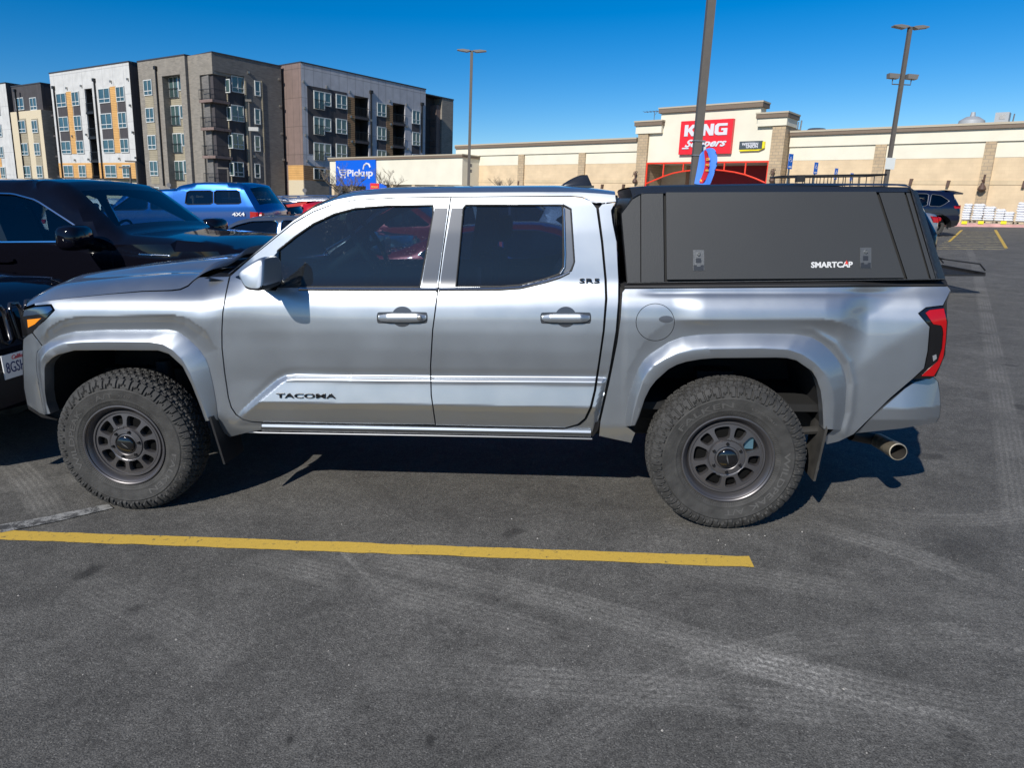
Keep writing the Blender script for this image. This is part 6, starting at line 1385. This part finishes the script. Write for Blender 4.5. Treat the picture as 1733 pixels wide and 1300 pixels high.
def car(name, label, cat, X, Y, heading, body, outline, windows, wheels, W=1.85, r=.36, belt=.95, tumble=.30, rnd=.07, base=0.0, scale=1.0, glass=None, crown=.03, ns=5, rimm=None, trims=None, patches=(), seams=(), taper=.10, interior=True, rails=False, mirrors=None, group=None, arch_m=None, handles=(), lights=(), step=.09, side_round=.3):
    """a whole vehicle in its own frame: x forward, y to its left, z up. outline: rear-bottom, over the top, to front-bottom: (x, z, tag)"""
    rimm = rimm or M_ALLOY; glass = glass or M_GLASSD
    M = Matrix.Translation((X, Y, base)) @ Matrix.Rotation(heading, 4, 'Z') @ Matrix.Scale(scale, 4)
    root = empty(name, label, cat, M, group)
    o3 = [(p[0], p[1], p[2] if len(p) > 2 else 'b') for p in outline]; o4 = [o3[0]]
    for a, b in zip(o3[:-1], o3[1:]): o4 += [(a[0]*.85+b[0]*.15, a[1]*.85+b[1]*.15, a[2]), (a[0]*.15+b[0]*.85, a[1]*.15+b[1]*.85, a[2] if b[2] == a[2] else 'b')]
    outline = o4+[o3[-1]]; windows = [[p for a, b in zip(w__, list(w__[1:])+[w__[0]]) for p in (np.array(a)*.9+np.array(b)*.1, np.array(a)*.1+np.array(b)*.9)] for w__ in windows]
    top = [(p[0], p[1]) for p in outline]; tags = [p[2] for p in outline]; xs = [p[0] for p in top]; x0, x1 = min(xs), max(xs); L = x1-x0; zb = min(p[1] for p in top)
    # bottom with wheel arches, from front to rear
    bot = []
    for wx in sorted(wheels, reverse=True):
        ra = r*1.13; zc = r; n = 12
        a0 = math.asin(max(-1, min(1, (zb-zc)/ra)))
        for i in range(n+1): a = a0+(math.pi-2*a0)*i/n; bot.append((wx+ra*math.cos(a), zc+ra*math.sin(a)))
    full = top+bot
    dtop = np.array(densify(top, .05, False))
    hbase = lambda x, z: W/2*(1-taper*np.abs(2*(x-(x0+x1)/2)/L)**3.5)-.035*np.clip((.75-z)/.5, 0, 1)**2-tumble*np.clip(z-belt, 0, 2)*(1+.25*np.clip(z-belt, 0, 1))-.02*np.clip(z-.75, 0, .3)
    def hw(x, z):
        x = np.asarray(x, float); z = np.asarray(z, float); h = hbase(x, z)
        d = np.full(x.shape, 9.)
        for a, b in zip(top[:-1], top[1:]):
            a = np.array(a); b = np.array(b); v = b-a; l2 = v@v+1e-9; t = np.clip(((x-a[0])*v[0]+(z-a[1])*v[1])/l2, 0, 1); d = np.minimum(d, np.hypot(x-a[0]-t*v[0], z-a[1]-t*v[1]))
        q = 1-np.clip(d/rnd, 0, 1); return h-rnd*(1-np.sqrt(np.maximum(0, 1-q*q)))*.9
    V, Fa, lp = fill(full, windows, step); yv = hw(V[:, 0], V[:, 1]); mb = MB(); n = len(V)
    for sgn in (1, -1):
        P = np.stack([V[:, 0], sgn*yv, V[:, 1]], 1); c = P[Fa]; nn = np.cross(c[:, 1]-c[:, 0], c[:, 2]-c[:, 0]); F2 = Fa.copy(); fl = nn[:, 1]*sgn < 0; F2[fl] = F2[fl][:, ::-1]; mb.add(P, F2)
    # skin over the top
    loop = lp[0]; Kk = 12; pt = V[loop]; nt_ = len(densify(top+[bot[0]], step))-1
    td = np.array(densify(full, step)); 
    seg = []; 
    cnt = 0; P2 = []; T2 = []
    for i in range(len(top)-1):
        q = densify([top[i], top[i+1]], step, False)[:-1]
        for p in q: P2.append(p); T2.append(tags[i])
    P2.append(np.array(top[-1])); T2.append(tags[-2]); P2 = np.array(P2); m_ = len(P2); he = hw(P2[:, 0], P2[:, 1])
    N2 = np.stack([-np.gradient(P2[:, 1]), np.gradient(P2[:, 0])], 1); N2 /= np.linalg.norm(N2, axis=1)[:, None]+1e-9
    vs = []
    for k in range(Kk+1):
        s = -1+2*k/Kk; s = math.copysign(abs(s)**.8, s)
        bul = crown*(1-s*s)+np.where(np.abs(N2[:, 0]) > .8, .08*(1-s*s), 0)
        for i in range(m_): vs.append((P2[i, 0]+N2[i, 0]*bul[i], s*he[i], P2[i, 1]+N2[i, 1]*bul[i]))
    gl_f = {'w': [], 'r': []}; bf = []
    for k in range(Kk):
        for i in range(m_-1):
            f = (k*m_+i, (k+1)*m_+i, (k+1)*m_+i+1, k*m_+i+1); tg_ = T2[i]
            if tg_ in gl_f and 0 < k < Kk-1: gl_f[tg_].append(f)
            else: bf.append(f)
    mb.add(vs, [f[::-1] for f in bf])
    # underside
    mb.add([(x0+.1, -W/2*.8, zb+.05), (x1-.1, -W/2*.8, zb+.05), (x1-.1, W/2*.8, zb+.05), (x0+.1, W/2*.8, zb+.05)], [(0, 3, 2, 1)])
    mb.build('body', body, root, 38, True)
    for tg_, nm in (('w', 'windscreen'), ('r', 'rear_window')):
        if gl_f[tg_]: g_ = MB().add(vs, [f[::-1] for f in gl_f[tg_]]); g_.build(nm, glass, root, 60, True)
    # side windows
    for wd in windows:
        Vw, Fw, lw = fill(wd, (), .12)
        for sgn in (1, -1):
            y = hw(Vw[:, 0], Vw[:, 1])-.012; P = np.stack([Vw[:, 0], sgn*y, Vw[:, 1]], 1); o = MB().add(P, Fw if sgn < 0 else Fw[:, ::-1]).build('side_window', glass, root, 60)
            if trims is not None:
                q = np.array(densify(wd, .1)); y = hw(q[:, 0], q[:, 1])+.002; MB().tube([(a[0], sgn*b, a[1]) for a, b in zip(q, y)], .011, 5, closed=True).build('window_trim', trims, o, 60)
    for (poly_, m2, off_) in patches:
        Vw, Fw, lw = fill(poly_, (), .06); l = lw[0]
        for sgn in (1, -1):
            y = hw(Vw[:, 0], Vw[:, 1]); A_ = np.stack([Vw[:, 0], sgn*(y+off_), Vw[:, 1]], 1); B_ = A_.copy(); B_[:, 1] = sgn*(y-.01); n_ = len(Vw)
            MB().add(np.concatenate([A_, B_]), [tuple(f) if sgn < 0 else tuple(f[::-1]) for f in Fw]+[(l[i], l[(i+1) % len(l)], n_+l[(i+1) % len(l)], n_+l[i]) for i in range(len(l))]).build({'R': 'tail_light', 'H': 'headlight', 'B': 'cladding', 'C': 'chrome_strip', 'F': 'fuel_door'}.get(m2[0], 'panel'), m2[1], root, 30)
    for sm in seams:
        q = np.array(densify(sm, .06, False)); y = hw(q[:, 0], q[:, 1])
        for sgn in (1, -1): MB().tube([(a[0], sgn*(b-.0035), a[1]) for a, b in zip(q, y)], .0045, 4).build('door_seam', M_DARK, root)
    for hx, hz in handles:
        for sgn in (1, -1): y = float(hw(np.array([hx]), np.array([hz]))[0]); MB().prism([tuple(p) for p in chaikin([(hx-.11, hz-.02), (hx+.11, hz-.02), (hx+.11, hz+.02), (hx-.11, hz+.02)], 1)], sgn*y-.03, sgn*y+.03).build('door_handle', body, root, 40)
    tm, rm = small_wheel(r, .24, ns, rimm)
    for wx in wheels:
        for sgn in (-1, 1):
            o = link('wheel', rm, root, Matrix.Translation((wx, sgn*(W/2-.03), r)) @ (Matrix.Rotation(math.pi, 4, 'Z') if sgn > 0 else Matrix.Identity(4)) @ Matrix.Rotation(random.random()*1.2, 4, 'Y')); link('tyre', tm, o)
            m = MB(); ra = r*1.13; m.lathe([(ra, .0), (ra, -.4)], 24, (wx, sgn*(W/2-.06) if sgn < 0 else sgn*(W/2-.06)+.4-.0, r), a0=-.1, a1=math.pi+.1)
            m.box(wx-ra, wx+ra, min(sgn*.4, sgn*.45), max(sgn*.4, sgn*.45), zb+.06, r+ra*.9); m.build('wheel_well', M_DARK, root)
            if arch_m: m = MB(); m.lathe([(ra-.01, 0), (ra-.01, -.03), (ra+.05, -.025), (ra+.06, 0.01)], 24, (wx, sgn*(float(hw(np.array([wx]), np.array([.7]))[0])+(.01 if sgn < 0 else .02)), r), a0=-.25, a1=math.pi+.25); m.build('arch_trim', arch_m, root, 40)
    if interior:
        zt = max(p[1] for p in top); wx0 = min(p[0] for wd in windows for p in wd); wx1 = max(p[0] for wd in windows for p in wd)
        it_ = MB().box(wx0+.1, wx1+.25, -W/2+.16, W/2-.16, .35, belt-.12); it_.build('cabin_floor', M_DARK, root)
        for sx_ in (wx1-1.15, wx1-2.0):
            if sx_ > wx0+.05:
                for sy in (-.38, .38):
                    s_ = MB().prism([tuple(p) for p in chaikin([(sx_-.05, .5), (sx_+.12, .5), (sx_-.05, belt+.32), (sx_-.18, belt+.30)], 1)], sy-.24, sy+.24); o = s_.build('seat', M_SEAT, root, 40)
                    MB().prism([tuple(p) for p in chaikin([(sx_-.22, belt+.36), (sx_-.10, belt+.36), (sx_-.12, belt+.52), (sx_-.21, belt+.52)], 1)], sy-.12, sy+.12).build('headrest', M_SEAT, o, 40)
        c0 = np.array([wx1-.62, .38, belt+.02]); ax_ = np.array([-.9, 0, .42]); u_ = np.array([0, 1., 0]); v_ = np.cross(ax_, u_)
        st = MB().tube([c0+.18*(math.cos(a)*u_+math.sin(a)*v_) for a in np.linspace(0, 6.283, 24, endpoint=False)], .015, 6, closed=True); st.tube([c0, c0-ax_*.3], .03, 6); st.tube([c0-.18*u_, c0+.18*u_], .015, 6); st.build('steering_wheel', M_DARK, root, 60)
        MB().prism([(wx1-.45, belt-.15), (wx1+.3, belt-.15), (wx1+.3, belt-.02), (wx1-.2, belt+.04), (wx1-.45, belt-.02)], -W/2+.2, W/2-.2).build('dashboard', M_SEAT, root)
    if rails:
        zt = rails[2]
        for sgn in (1, -1):
            y = float(hw(np.array([(rails[0]+rails[1])/2]), np.array([zt-.10]))[0])-.03; MB().tube([(rails[0], sgn*y, zt-.03), (rails[0]+.12, sgn*y, zt+.05), (rails[1]-.12, sgn*y, zt+.05), (rails[1], sgn*y, zt-.03)], .02, 6).build('roof_rail', rails[3], root, 50)
    if mirrors:
        mx_, mz_, ms = mirrors
        for sgn in (1, -1):
            y = float(hw(np.array([mx_]), np.array([mz_-.04]))[0]); m = MB().sphere((0, 0, 0), 1, 10); sq_ = lambda q, e: math.copysign(abs(q)**e, q)
            m.v = [(mx_+sq_(a, .75)*.085*ms+.02*b*sgn, sgn*(y+.17*ms)+sq_(b, .55)*.125*ms, mz_+.05+sq_(c, .55)*.080*ms) for a, b, c in m.v]; m.tube([(mx_+.03, sgn*(y-.02), mz_-.05), (mx_+.02, sgn*(y+.12), mz_)], .035*ms, 6); m.build('door_mirror', body, root, 60)
    for nm, pts, m2, th in lights:   # patches on the front or rear face: x, y0, y1, z0, z1
        for sgn in (1, -1):
            x_, ya, yb_, za, zz_ = pts; MB().prism([tuple(p) for p in chaikin([(sgn*ya, za), (sgn*yb_, za+.02), (sgn*yb_, zz_), (sgn*ya, zz_-.02)], 1)], x_-th, x_+th, axis='x').build(nm, m2, root, 40)
    root['_w'] = 1
    root.id_properties_clear() if False else None
    del root['_w']
    return root
SEDAN = [(-2.35, .35), (-2.40, .60), (-2.38, .95), (-2.25, 1.06), (-1.75, 1.10, 'r'), (-1.05, 1.38), (-.55, 1.44), (.15, 1.43), (.45, 1.37, 'w'), (1.15, .99), (1.7, .92), (2.15, .80), (2.35, .62), (2.38, .40), (2.30, .28)]
SEDW = [[(-1.45, 1.06), (-1.00, 1.32), (-.55, 1.375), (-.38, 1.375), (-.36, 1.0), (-1.35, 1.0)], [(-.30, 1.0), (-.32, 1.375), (.15, 1.365), (.42, 1.30), (.98, 1.0)]]
SUVO = [(-2.20, .38), (-2.28, .60), (-2.26, 1.00), (-2.20, 1.12, 'r'), (-1.98, 1.52), (-2.10, 1.60), (-1.7, 1.66), (-.9, 1.71), (0, 1.71), (.35, 1.65, 'w'), (1.10, 1.12), (1.7, 1.05), (2.1, .94), (2.25, .70), (2.25, .42), (2.15, .30)]
SUVW = [[(-1.62, 1.18), (-1.80, 1.30), (-1.50, 1.50), (-1.15, 1.56), (-1.05, 1.12), (-1.45, 1.10)], [(-.98, 1.12), (-1.06, 1.57), (-.2, 1.60), (-.18, 1.10)], [(-.12, 1.10), (-.14, 1.60), (.2, 1.57), (.42, 1.48), (.92, 1.12)]]
seam_s = [[(-.33, 1.0), (-.33, .35)], [(.98, 1.0), (1.0, .6), (.95, .35)], [(-1.35, 1.0), (-1.1, .55)]]
P_BLACK = mat('car_paint_black', (.004, .004, .007), .05, spec=.38); P_BLUE = paint('car_paint_blue', (.002, .075, .30), .6, .3); P_RED = paint('car_paint_red', (.50, .008, .015), .2, .3)
P_NAVY = paint('car_paint_navy', (.006, .008, .028), .3, .3); P_WHT = paint('car_paint_white', (.62, .63, .63)); P_SIL = paint('car_paint_silver', (.42, .45, .50), .7, .32); P_GRY = paint('car_paint_grey', (.20, .21, .23), .7, .32)

# 1. large black SUV in the next bay
BO = [(-2.55, .45), (-2.62, .7), (-2.60, 1.25), (-2.50, 1.42, 'r'), (-2.15, 1.84), (-1.6, 1.93), (-.6, 1.955), (.25, 1.945), (.52, 1.905, 'w'), (1.06, 1.44), (1.35, 1.412), (1.95, 1.36), (2.3, 1.27), (2.5, 1.10), (2.56, .85), (2.55, .5), (2.45, .38)]
BW = [[(-2.05, 1.42), (-1.9, 1.72), (-1.25, 1.80), (-1.2, 1.40)], [(-1.12, 1.39), (-1.17, 1.81), (-.30, 1.83), (-.20, 1.385)], [(-.12, 1.385), (-.20, 1.83), (.06, 1.82), (.30, 1.76), (.66, 1.555), (.88, 1.42), (.86, 1.385)]]
bs_ = car('suv', 'large glossy black SUV with bright window trim, parked behind the silver truck nose', 'SUV', -4.5, 3.72, 0, P_BLACK, BO, BW, (-1.60, 1.62), W=2.0, r=.41, belt=1.36, tumble=.30, rnd=.09, glass=glass_mat('suv_glass', (.50, .62, .68), 1.5), crown=.035, trims=M_CHROME, seams=[[(1.04, 1.40), (1.06, 1.1), (1.04, .8), (.98, .5)], [(-.16, 1.38), (-.16, .6)]], mirrors=(.90, 1.38, 1.4), handles=((-.02, 1.22),), taper=.09, step=.08, patches=[([(2.05, 1.02), (2.45, 1.0), (2.44, 1.12), (2.1, 1.16)], ('H', M_CLEAR), .004), ([(1.32, 1.262), (1.62, 1.248), (1.62, 1.256), (1.32, 1.272)], ('C', M_CHROME), .006)])
# 2. black off-roader facing the truck nose
JO = [(-2.2, .5), (-2.3, .8), (-2.25, 1.2, 'r'), (-2.05, 1.70), (-1.2, 1.76), (.2, 1.74), (.45, 1.68, 'w'), (1.05, 1.22), (1.5, 1.20), (2.0, 1.15), (2.22, 1.06), (2.28, .95), (2.30, .75), (2.36, .65), (2.36, .45), (2.25, .36)]
JW = [[(-1.9, 1.22), (-1.8, 1.60), (-.95, 1.64), (-.9, 1.20)], [(-.8, 1.20), (-.85, 1.64), (.1, 1.63), (.35, 1.56), (.85, 1.20)]]
jp = car('jeep', 'black off roader with slotted grille facing the silver truck nose, cut off at left', 'off-roader', -5.36, 1.05, 0, P_BLACK, JO, JW, (-1.4, 1.45), W=1.9, r=.38, belt=1.18, tumble=.2, rnd=.10, taper=.08, seams=[[(.95, 1.15), (.95, .6)]])
M_SLOT = mat('grille_surround', (.05, .05, .055), .2, .6, coat=.5)
for i in range(7):
    y = -.42+i*.14; m = MB()
    lo_ = [(y-.042, .84), (y-.048, 1.03), (y-.03, 1.07), (y+.03, 1.07), (y+.048, 1.03), (y+.042, .84), (y, .82)]
    m.tube([(2.455-.10*y*y-.12*max(0, z-.80), p, z) for p, z in lo_], .014, 6, closed=True); m.build('grille_slot', M_SLOT, jp, 60)
MB().box(2.28, 2.33, -.5, .5, .72, 1.03).build('grille', M_DARK, jp)
for s in (-1, 1): MB().lathe([(0, .04), (.08, .04), (.09, .0)], 18, (2.27, s*.62, .92), 'x').build('headlight', M_CLEAR, jp, 40)
MB().prism([(-.9, .42), (.9, .42), (.9, .66), (-.9, .66)], 2.40, 2.47, axis='x').build('front_bumper', M_BLACKPL, jp)
yc_ = -.235; pl_ = MB().box(2.475, 2.482, yc_-.155, yc_+.155, .60, .76).build('number_plate', mat('plate_white', (.60, .62, .64), .4), jp)
m = MB(); text_on(m, '8GSH042', (2.4845, yc_, .672), (0, 1, 0), (0, 0, 1), .27, .072, .001, .0); pl_t = m.build('plate_number', mat('plate_navy', (.02, .03, .12), .5), pl_)
m = MB(); text_on(m, 'California', (2.4845, yc_, .735), (0, 1, 0), (0, 0, 1), .15, .028, .001, .01, shear=.3); m.build('plate_state', mat('plate_red', (.55, .03, .05), .5), pl_)
# 3. blue pickup with canopy
PO = [(-2.85, .55), (-2.92, .70), (-2.90, 1.40), (-2.86, 1.46, 'r'), (-2.50, 2.06), (-2.35, 2.12), (-1.2, 2.15), (-.75, 2.08), (-.62, 2.00), (.3, 1.97), (.75, 1.92, 'w'), (1.35, 1.42), (1.9, 1.36), (2.5, 1.28), (2.75, 1.15), (2.8, .8), (2.8, .55), (2.7, .45)]
PW = [[(-2.44, 1.60), (-2.38, 1.94), (-1.72, 1.94), (-1.72, 1.60)], [(-1.68, 1.60), (-1.68, 1.94), (-.98, 1.94), (-.92, 1.60)], [(-.42, 1.48), (-.42, 1.86), (.0, 1.86), (.03, 1.48)], [(.12, 1.48), (.10, 1.86), (.55, 1.84), (1.12, 1.48)]]
pu = car('pickup_truck', 'blue pickup truck with a matching windowed canopy, parked in front of the apartments', 'pickup truck', -10.35, 15.5, math.pi, P_BLUE, PO, PW, (-1.85, 1.75), W=2.0, r=.49, belt=1.46, tumble=.18, rnd=.10, taper=.05, base=.10, glass=glass_mat('canopy_glass', (.25, .3, .32), 1.7), seams=[[(-.62, 2.0), (-.62, .6)], [(.06, 1.5), (.06, .6)], [(-2.8, 1.50), (-.7, 1.50)]], patches=[([(-2.86, .98), (-2.86, 1.38), (-2.66, 1.40), (-2.62, 1.0)], ('R', M_RED), .01)], lights=[('tail_light', (-2.92, .74, .96, .98, 1.38), M_RED, .03)], trims=M_BLACKPL)
for s in (-1, 1):
    y = s*.985; r_ = (-1, 0, 0) if s > 0 else (1, 0, 0); m = MB(); text_on(m, '4X4', (-2.36, s*1.005, 1.34), r_, (0, 0, 1), .34, .09, .004, .03); m.build('side_lettering', M_WHITE, pu)
    m = MB().lathe([(0, -.01), (.17, -.01), (.19, .01)], 20, (-1.02, s*.99, 1.25)) if s < 0 else MB().lathe([(0, .01), (.17, .01), (.19, -.01)], 20, (-1.02, s*.99, 1.25)); m.build('fuel_door', mat('chrome_fuel', (.5, .52, .55), .2, .9), pu, 40)
    y0_a = s*.98; m = MB(); m.lathe([(.46, -.03), (.50, -.05), (.60, -.03), (.62, .02)] if s < 0 else [(.46, .03), (.50, .05), (.60, .03), (.62, -.02)], 24, (-1.85, y0_a, .52), a0=.1, a1=math.pi-.1); m.build('wheel_arch_flare', P_BLUE, pu, 50)
# 4. grey sedan
car('sedan', 'grey sedan seen between the black SUV bonnet and the blue pickup', 'sedan', -4.62, 9.2, math.pi, P_GRY, SEDAN, SEDW, (-1.45, 1.45), W=1.82, r=.33, belt=.95, trims=M_CHROME, seams=seam_s, scale=1.03)
# 5. red crossover
rc = car('crossover', 'bright red crossover with its tail toward the blue pickup', 'crossover', -3.45, 13.4, 0, P_RED, SUVO, SUVW, (-1.35, 1.38), W=1.86, r=.36, belt=1.08, scale=1.04, seams=seam_s, patches=[([(-2.26, .98), (-2.2, 1.12), (-1.85, 1.12), (-1.95, 1.02)], ('R', M_RED), .01)], arch_m=M_BLACKPL)
MB().prism([(-2.42, 1.60), (-2.0, 1.66), (-1.9, 1.68), (-2.0, 1.58), (-2.38, 1.55)], -.62, .62).build('spoiler', P_RED, rc, 40)
# 6. black crossover beside it
xk = at_y(np.array([490]), np.array([368]), 17.5)[0][0]
bc = car('crossover', 'black crossover with silver roof rails between the blue pickup and red crossover', 'crossover', xk-2.35, 18.4, math.pi, P_BLACK, SUVO, SUVW, (-1.35, 1.38), W=1.86, r=.36, belt=1.08, scale=1.05, rails=(-1.6, .2, 1.72, M_CHROME), trims=M_CHROME, patches=[([(-2.24, .86), (-2.2, 1.0), (-1.75, 1.0), (-1.9, .9)], ('R', M_RED), .01)], lights=[('tail_light', (-2.27, .45, .85, .88, 1.0), M_RED, .03)])
# rows beyond
def xat(px, Y): return float(at_y(np.array([px]), np.array([345]), Y)[0][0])
for (px, Y, hd, m, lab, rl) in ((455, 27, math.pi, P_WHT, 'white SUV with roof rails, its roof just above the black crossover', True), (560, 26, 0, P_SIL, 'silver SUV roof showing behind the red crossover', True), (520, 33, math.pi, P_GRY, 'grey SUV roof farther back above the red crossover', False), (205, 21, 0, P_WHT, 'white SUV seen through the black SUV windscreen', False), (615, 31, 0, P_WHT, 'white SUV roof beside the truck windscreen pillar', True)):
    car('suv', lab, 'SUV', xat(px, Y), Y, hd, m, SUVO, SUVW, (-1.35, 1.38), W=1.88, r=.36, belt=1.08, scale=1.12, rails=((-1.6, .2, 1.72, M_CHROME) if rl else False), interior=False, base=.0, patches=[([(-2.26, .98), (-2.2, 1.12), (-1.95, 1.12), (-2.0, 1.0)], ('R', M_RED), .01)])
# seen through the truck windows
car('sedan', 'red sedan seen through the silver truck side windows', 'sedan', .15, 6.6, 0, P_RED, SEDAN, SEDW, (-1.45, 1.45), W=1.82, r=.33, belt=.95, trims=M_CHROME, seams=seam_s, scale=.97)
car('suv', 'dark blue SUV seen through the rear door window of the silver truck', 'SUV', xat(862, 16)+.2, 16.5, 0, P_NAVY, SUVO, SUVW, (-1.35, 1.38), W=1.88, r=.36, belt=1.08)
car('suv', 'white SUV tail seen through the rear door window of the silver truck', 'SUV', xat(905, 12)+2.25, 12.4, 0, P_WHT, SUVO, SUVW, (-1.35, 1.38), W=1.88, r=.36, belt=1.08)
# 7. navy SUV on the right
nv = car('suv', 'navy blue SUV with black wheels and dark cladding near the stacked bags', 'SUV', 13.95, 29.4, math.pi, P_NAVY, SUVO, SUVW, (-1.35, 1.38), W=1.88, r=.375, belt=1.08, scale=1.10, rimm=M_RIMB, ns=7, trims=mat('trim_grey', (.35, .35, .36), .3, .8), arch_m=mat('clad_grey', (.07, .07, .075), .6), patches=[([(-2.24, 1.02), (-2.22, 1.14), (-1.95, 1.10), (-2.0, 1.02)], ('R', M_RED), .012), ([(-2.2, .38), (-2.26, .58), (-1.82, .58), (-1.78, .46), (-1.9, .36)], ('B', M_BLACKPL), .012)], base=.02)
MB().prism([(-2.36, 1.58), (-2.0, 1.67), (-1.7, 1.70), (-2.0, 1.60), (-2.34, 1.53)], -.62, .62).build('spoiler', P_NAVY, nv, 40)
xs_ = float(at_y(np.array([1583]), np.array([375]), 20.5)[0][0])
car('sedan', 'silver sedan rear corner showing between the bed cap and navy SUV', 'sedan', xs_-2.40, 21.4, math.pi, P_SIL, SEDAN, SEDW, (-1.45, 1.45), W=1.82, r=.33, belt=.95, scale=1.06, patches=[([(-2.38, .80), (-2.36, .98), (-2.1, 1.0), (-2.2, .82)], ('R', M_RED), .012)], lights=[('tail_light', (-2.40, .5, .82, .80, .97), M_RED, .03)])
# hidden wagon behind the bed cap that carries the roof basket and hitch rack
xh = float(at_y(np.array([1588]), np.array([460]), 9.2)[0][0])
hw_ = car('suv', 'dark SUV hidden behind the bed cap, carrying a roof basket and hitch rack', 'SUV', xh-2.3, 10.2, math.pi, P_BLACK, SUVO, SUVW, (-1.35, 1.38), W=1.88, r=.36, belt=1.08, scale=1.02)
Mh = hw_.matrix_world.inverted() if False else None
def basket(x0, x1, z0, z1, root):
    b = MB()
    for zz, r_ in ((z0, .010), (z1, .016)): b.tube([(x0+.1, -.5, zz), (x1-.1, -.5, zz), (x1-.03, -.47, zz), (x1, -.4, zz), (x1, .4, zz), (x1-.03, .47, zz), (x1-.1, .5, zz), (x0+.1, .5, zz), (x0+.03, .47, zz), (x0, .4, zz), (x0, -.4, zz), (x0+.03, -.47, zz)], r_, 6, closed=True)
    for i in range(13): x = x0+.1+(x1-x0-.2)*i/12; b.tube([(x, -.5, z1), (x, -.5, z0), (x, .5, z0), (x, .5, z1)], .008, 5)
    for i in range(5): y = -.4+i*.2; b.tube([(x0, y, z0), (x1, y, z0)], .007, 5)
    for x in (x0+.3, x1-.3):
        for y in (-.4, .4): b.box(x-.03, x+.03, y-.03, y+.03, z0-.06, z0)
    return b.build('roof_basket', M_BLACKPL, root, 50)
bk_p = [float(at_y(np.array([px]), np.array([300]), 9.7)[0][0]) for px in (1326, 1503)]
zb_t = float(at_y(np.array([1410]), np.array([296.5]), 9.7)[0][2]); lx = [-(x-(xh-2.3))/1.02 for x in bk_p]
basket(min(lx), max(lx), 1.82, zb_t/1.02, hw_)
MB().box(-.9, -.8, -.7, .7, 1.72, 1.76).box(0-.1, .0, -.7, .7, 1.72, 1.76).build('roof_bar', M_BLACKPL, hw_)
cr = MB(); cx0, cx1 = -3.12, -2.40; z_ = .34
cr.box(cx0, cx0+.02, -.75, .75, z_, z_+.06).box(cx1-.02, cx1, -.75, .75, z_, z_+.06).box(cx0+.02, cx1-.02, -.75, -.73, z_, z_+.03).box(cx0+.02, cx1-.02, .73, .75, z_, z_+.03)
for i in range(30): y = -.72+i*.05; cr.box(cx0, cx1, y-.008, y+.008, z_, z_+.014)
for i in range(14): x = cx0+.03+i*.052; cr.box(x-.004, x+.004, -.74, .74, z_, z_+.010)
cr.tube([(cx0, -.72, z_+.09), (cx0+.1, -.72, z_+.2), (cx1-.05, -.72, z_+.28), (cx1, .0, z_+.3), (cx1-.05, .72, z_+.28), (cx0+.1, .72, z_+.2), (cx0, .72, z_+.09)], .014, 6)
cr.box(cx1-.05, -2.1, -.04, .04, z_-.06, z_); cr.build('hitch_rack', M_BLACKPL, hw_)
# crossing hatch and far bay lines
hb = MB(); Lq = [(1604.6, 409), (1629, 389)]; Rq = [(1690, 409), (1682.6, 389)]
for i in range(13):
    t = i/12; yl_ = 391+29*(t**1.25); xl_ = 1625-1.55*(yl_-391); xr_ = 1683+.72*(yl_-391)
    q = at_z(np.array([xl_, xr_, xr_, xl_]), np.array([yl_+.3, yl_+1.0, yl_+1.0+.9*(.4+t), yl_+.3+.9*(.4+t)]), .004); hb.add(q, [(0, 1, 2, 3)])
setp(hb.build('crossing_hatch', marking('hatch_marking', (.36, .30, .16), .52, 5)), kind='structure')
for nm, quad in (('bay_edge_line', [(1682, 389), (1687, 389), (1706, 420), (1700, 420)]), ('bay_edge_line', [(1625, 389.5), (1630, 389), (1609, 408.5), (1604, 409)])): strip_px(nm, quad, M_YEL, .007)
# ================================================================== tidy: give the truck root its own base point
bpy.context.view_layer.update()
def rebase(root, loc):
    root.location = loc
    T = Matrix.Translation(Vector(loc)).inverted()
    for c in root.children: c.matrix_parent_inverse = T @ c.matrix_parent_inverse
rebase(truck, (0, YC, 0))
bpy.context.view_layer.update()
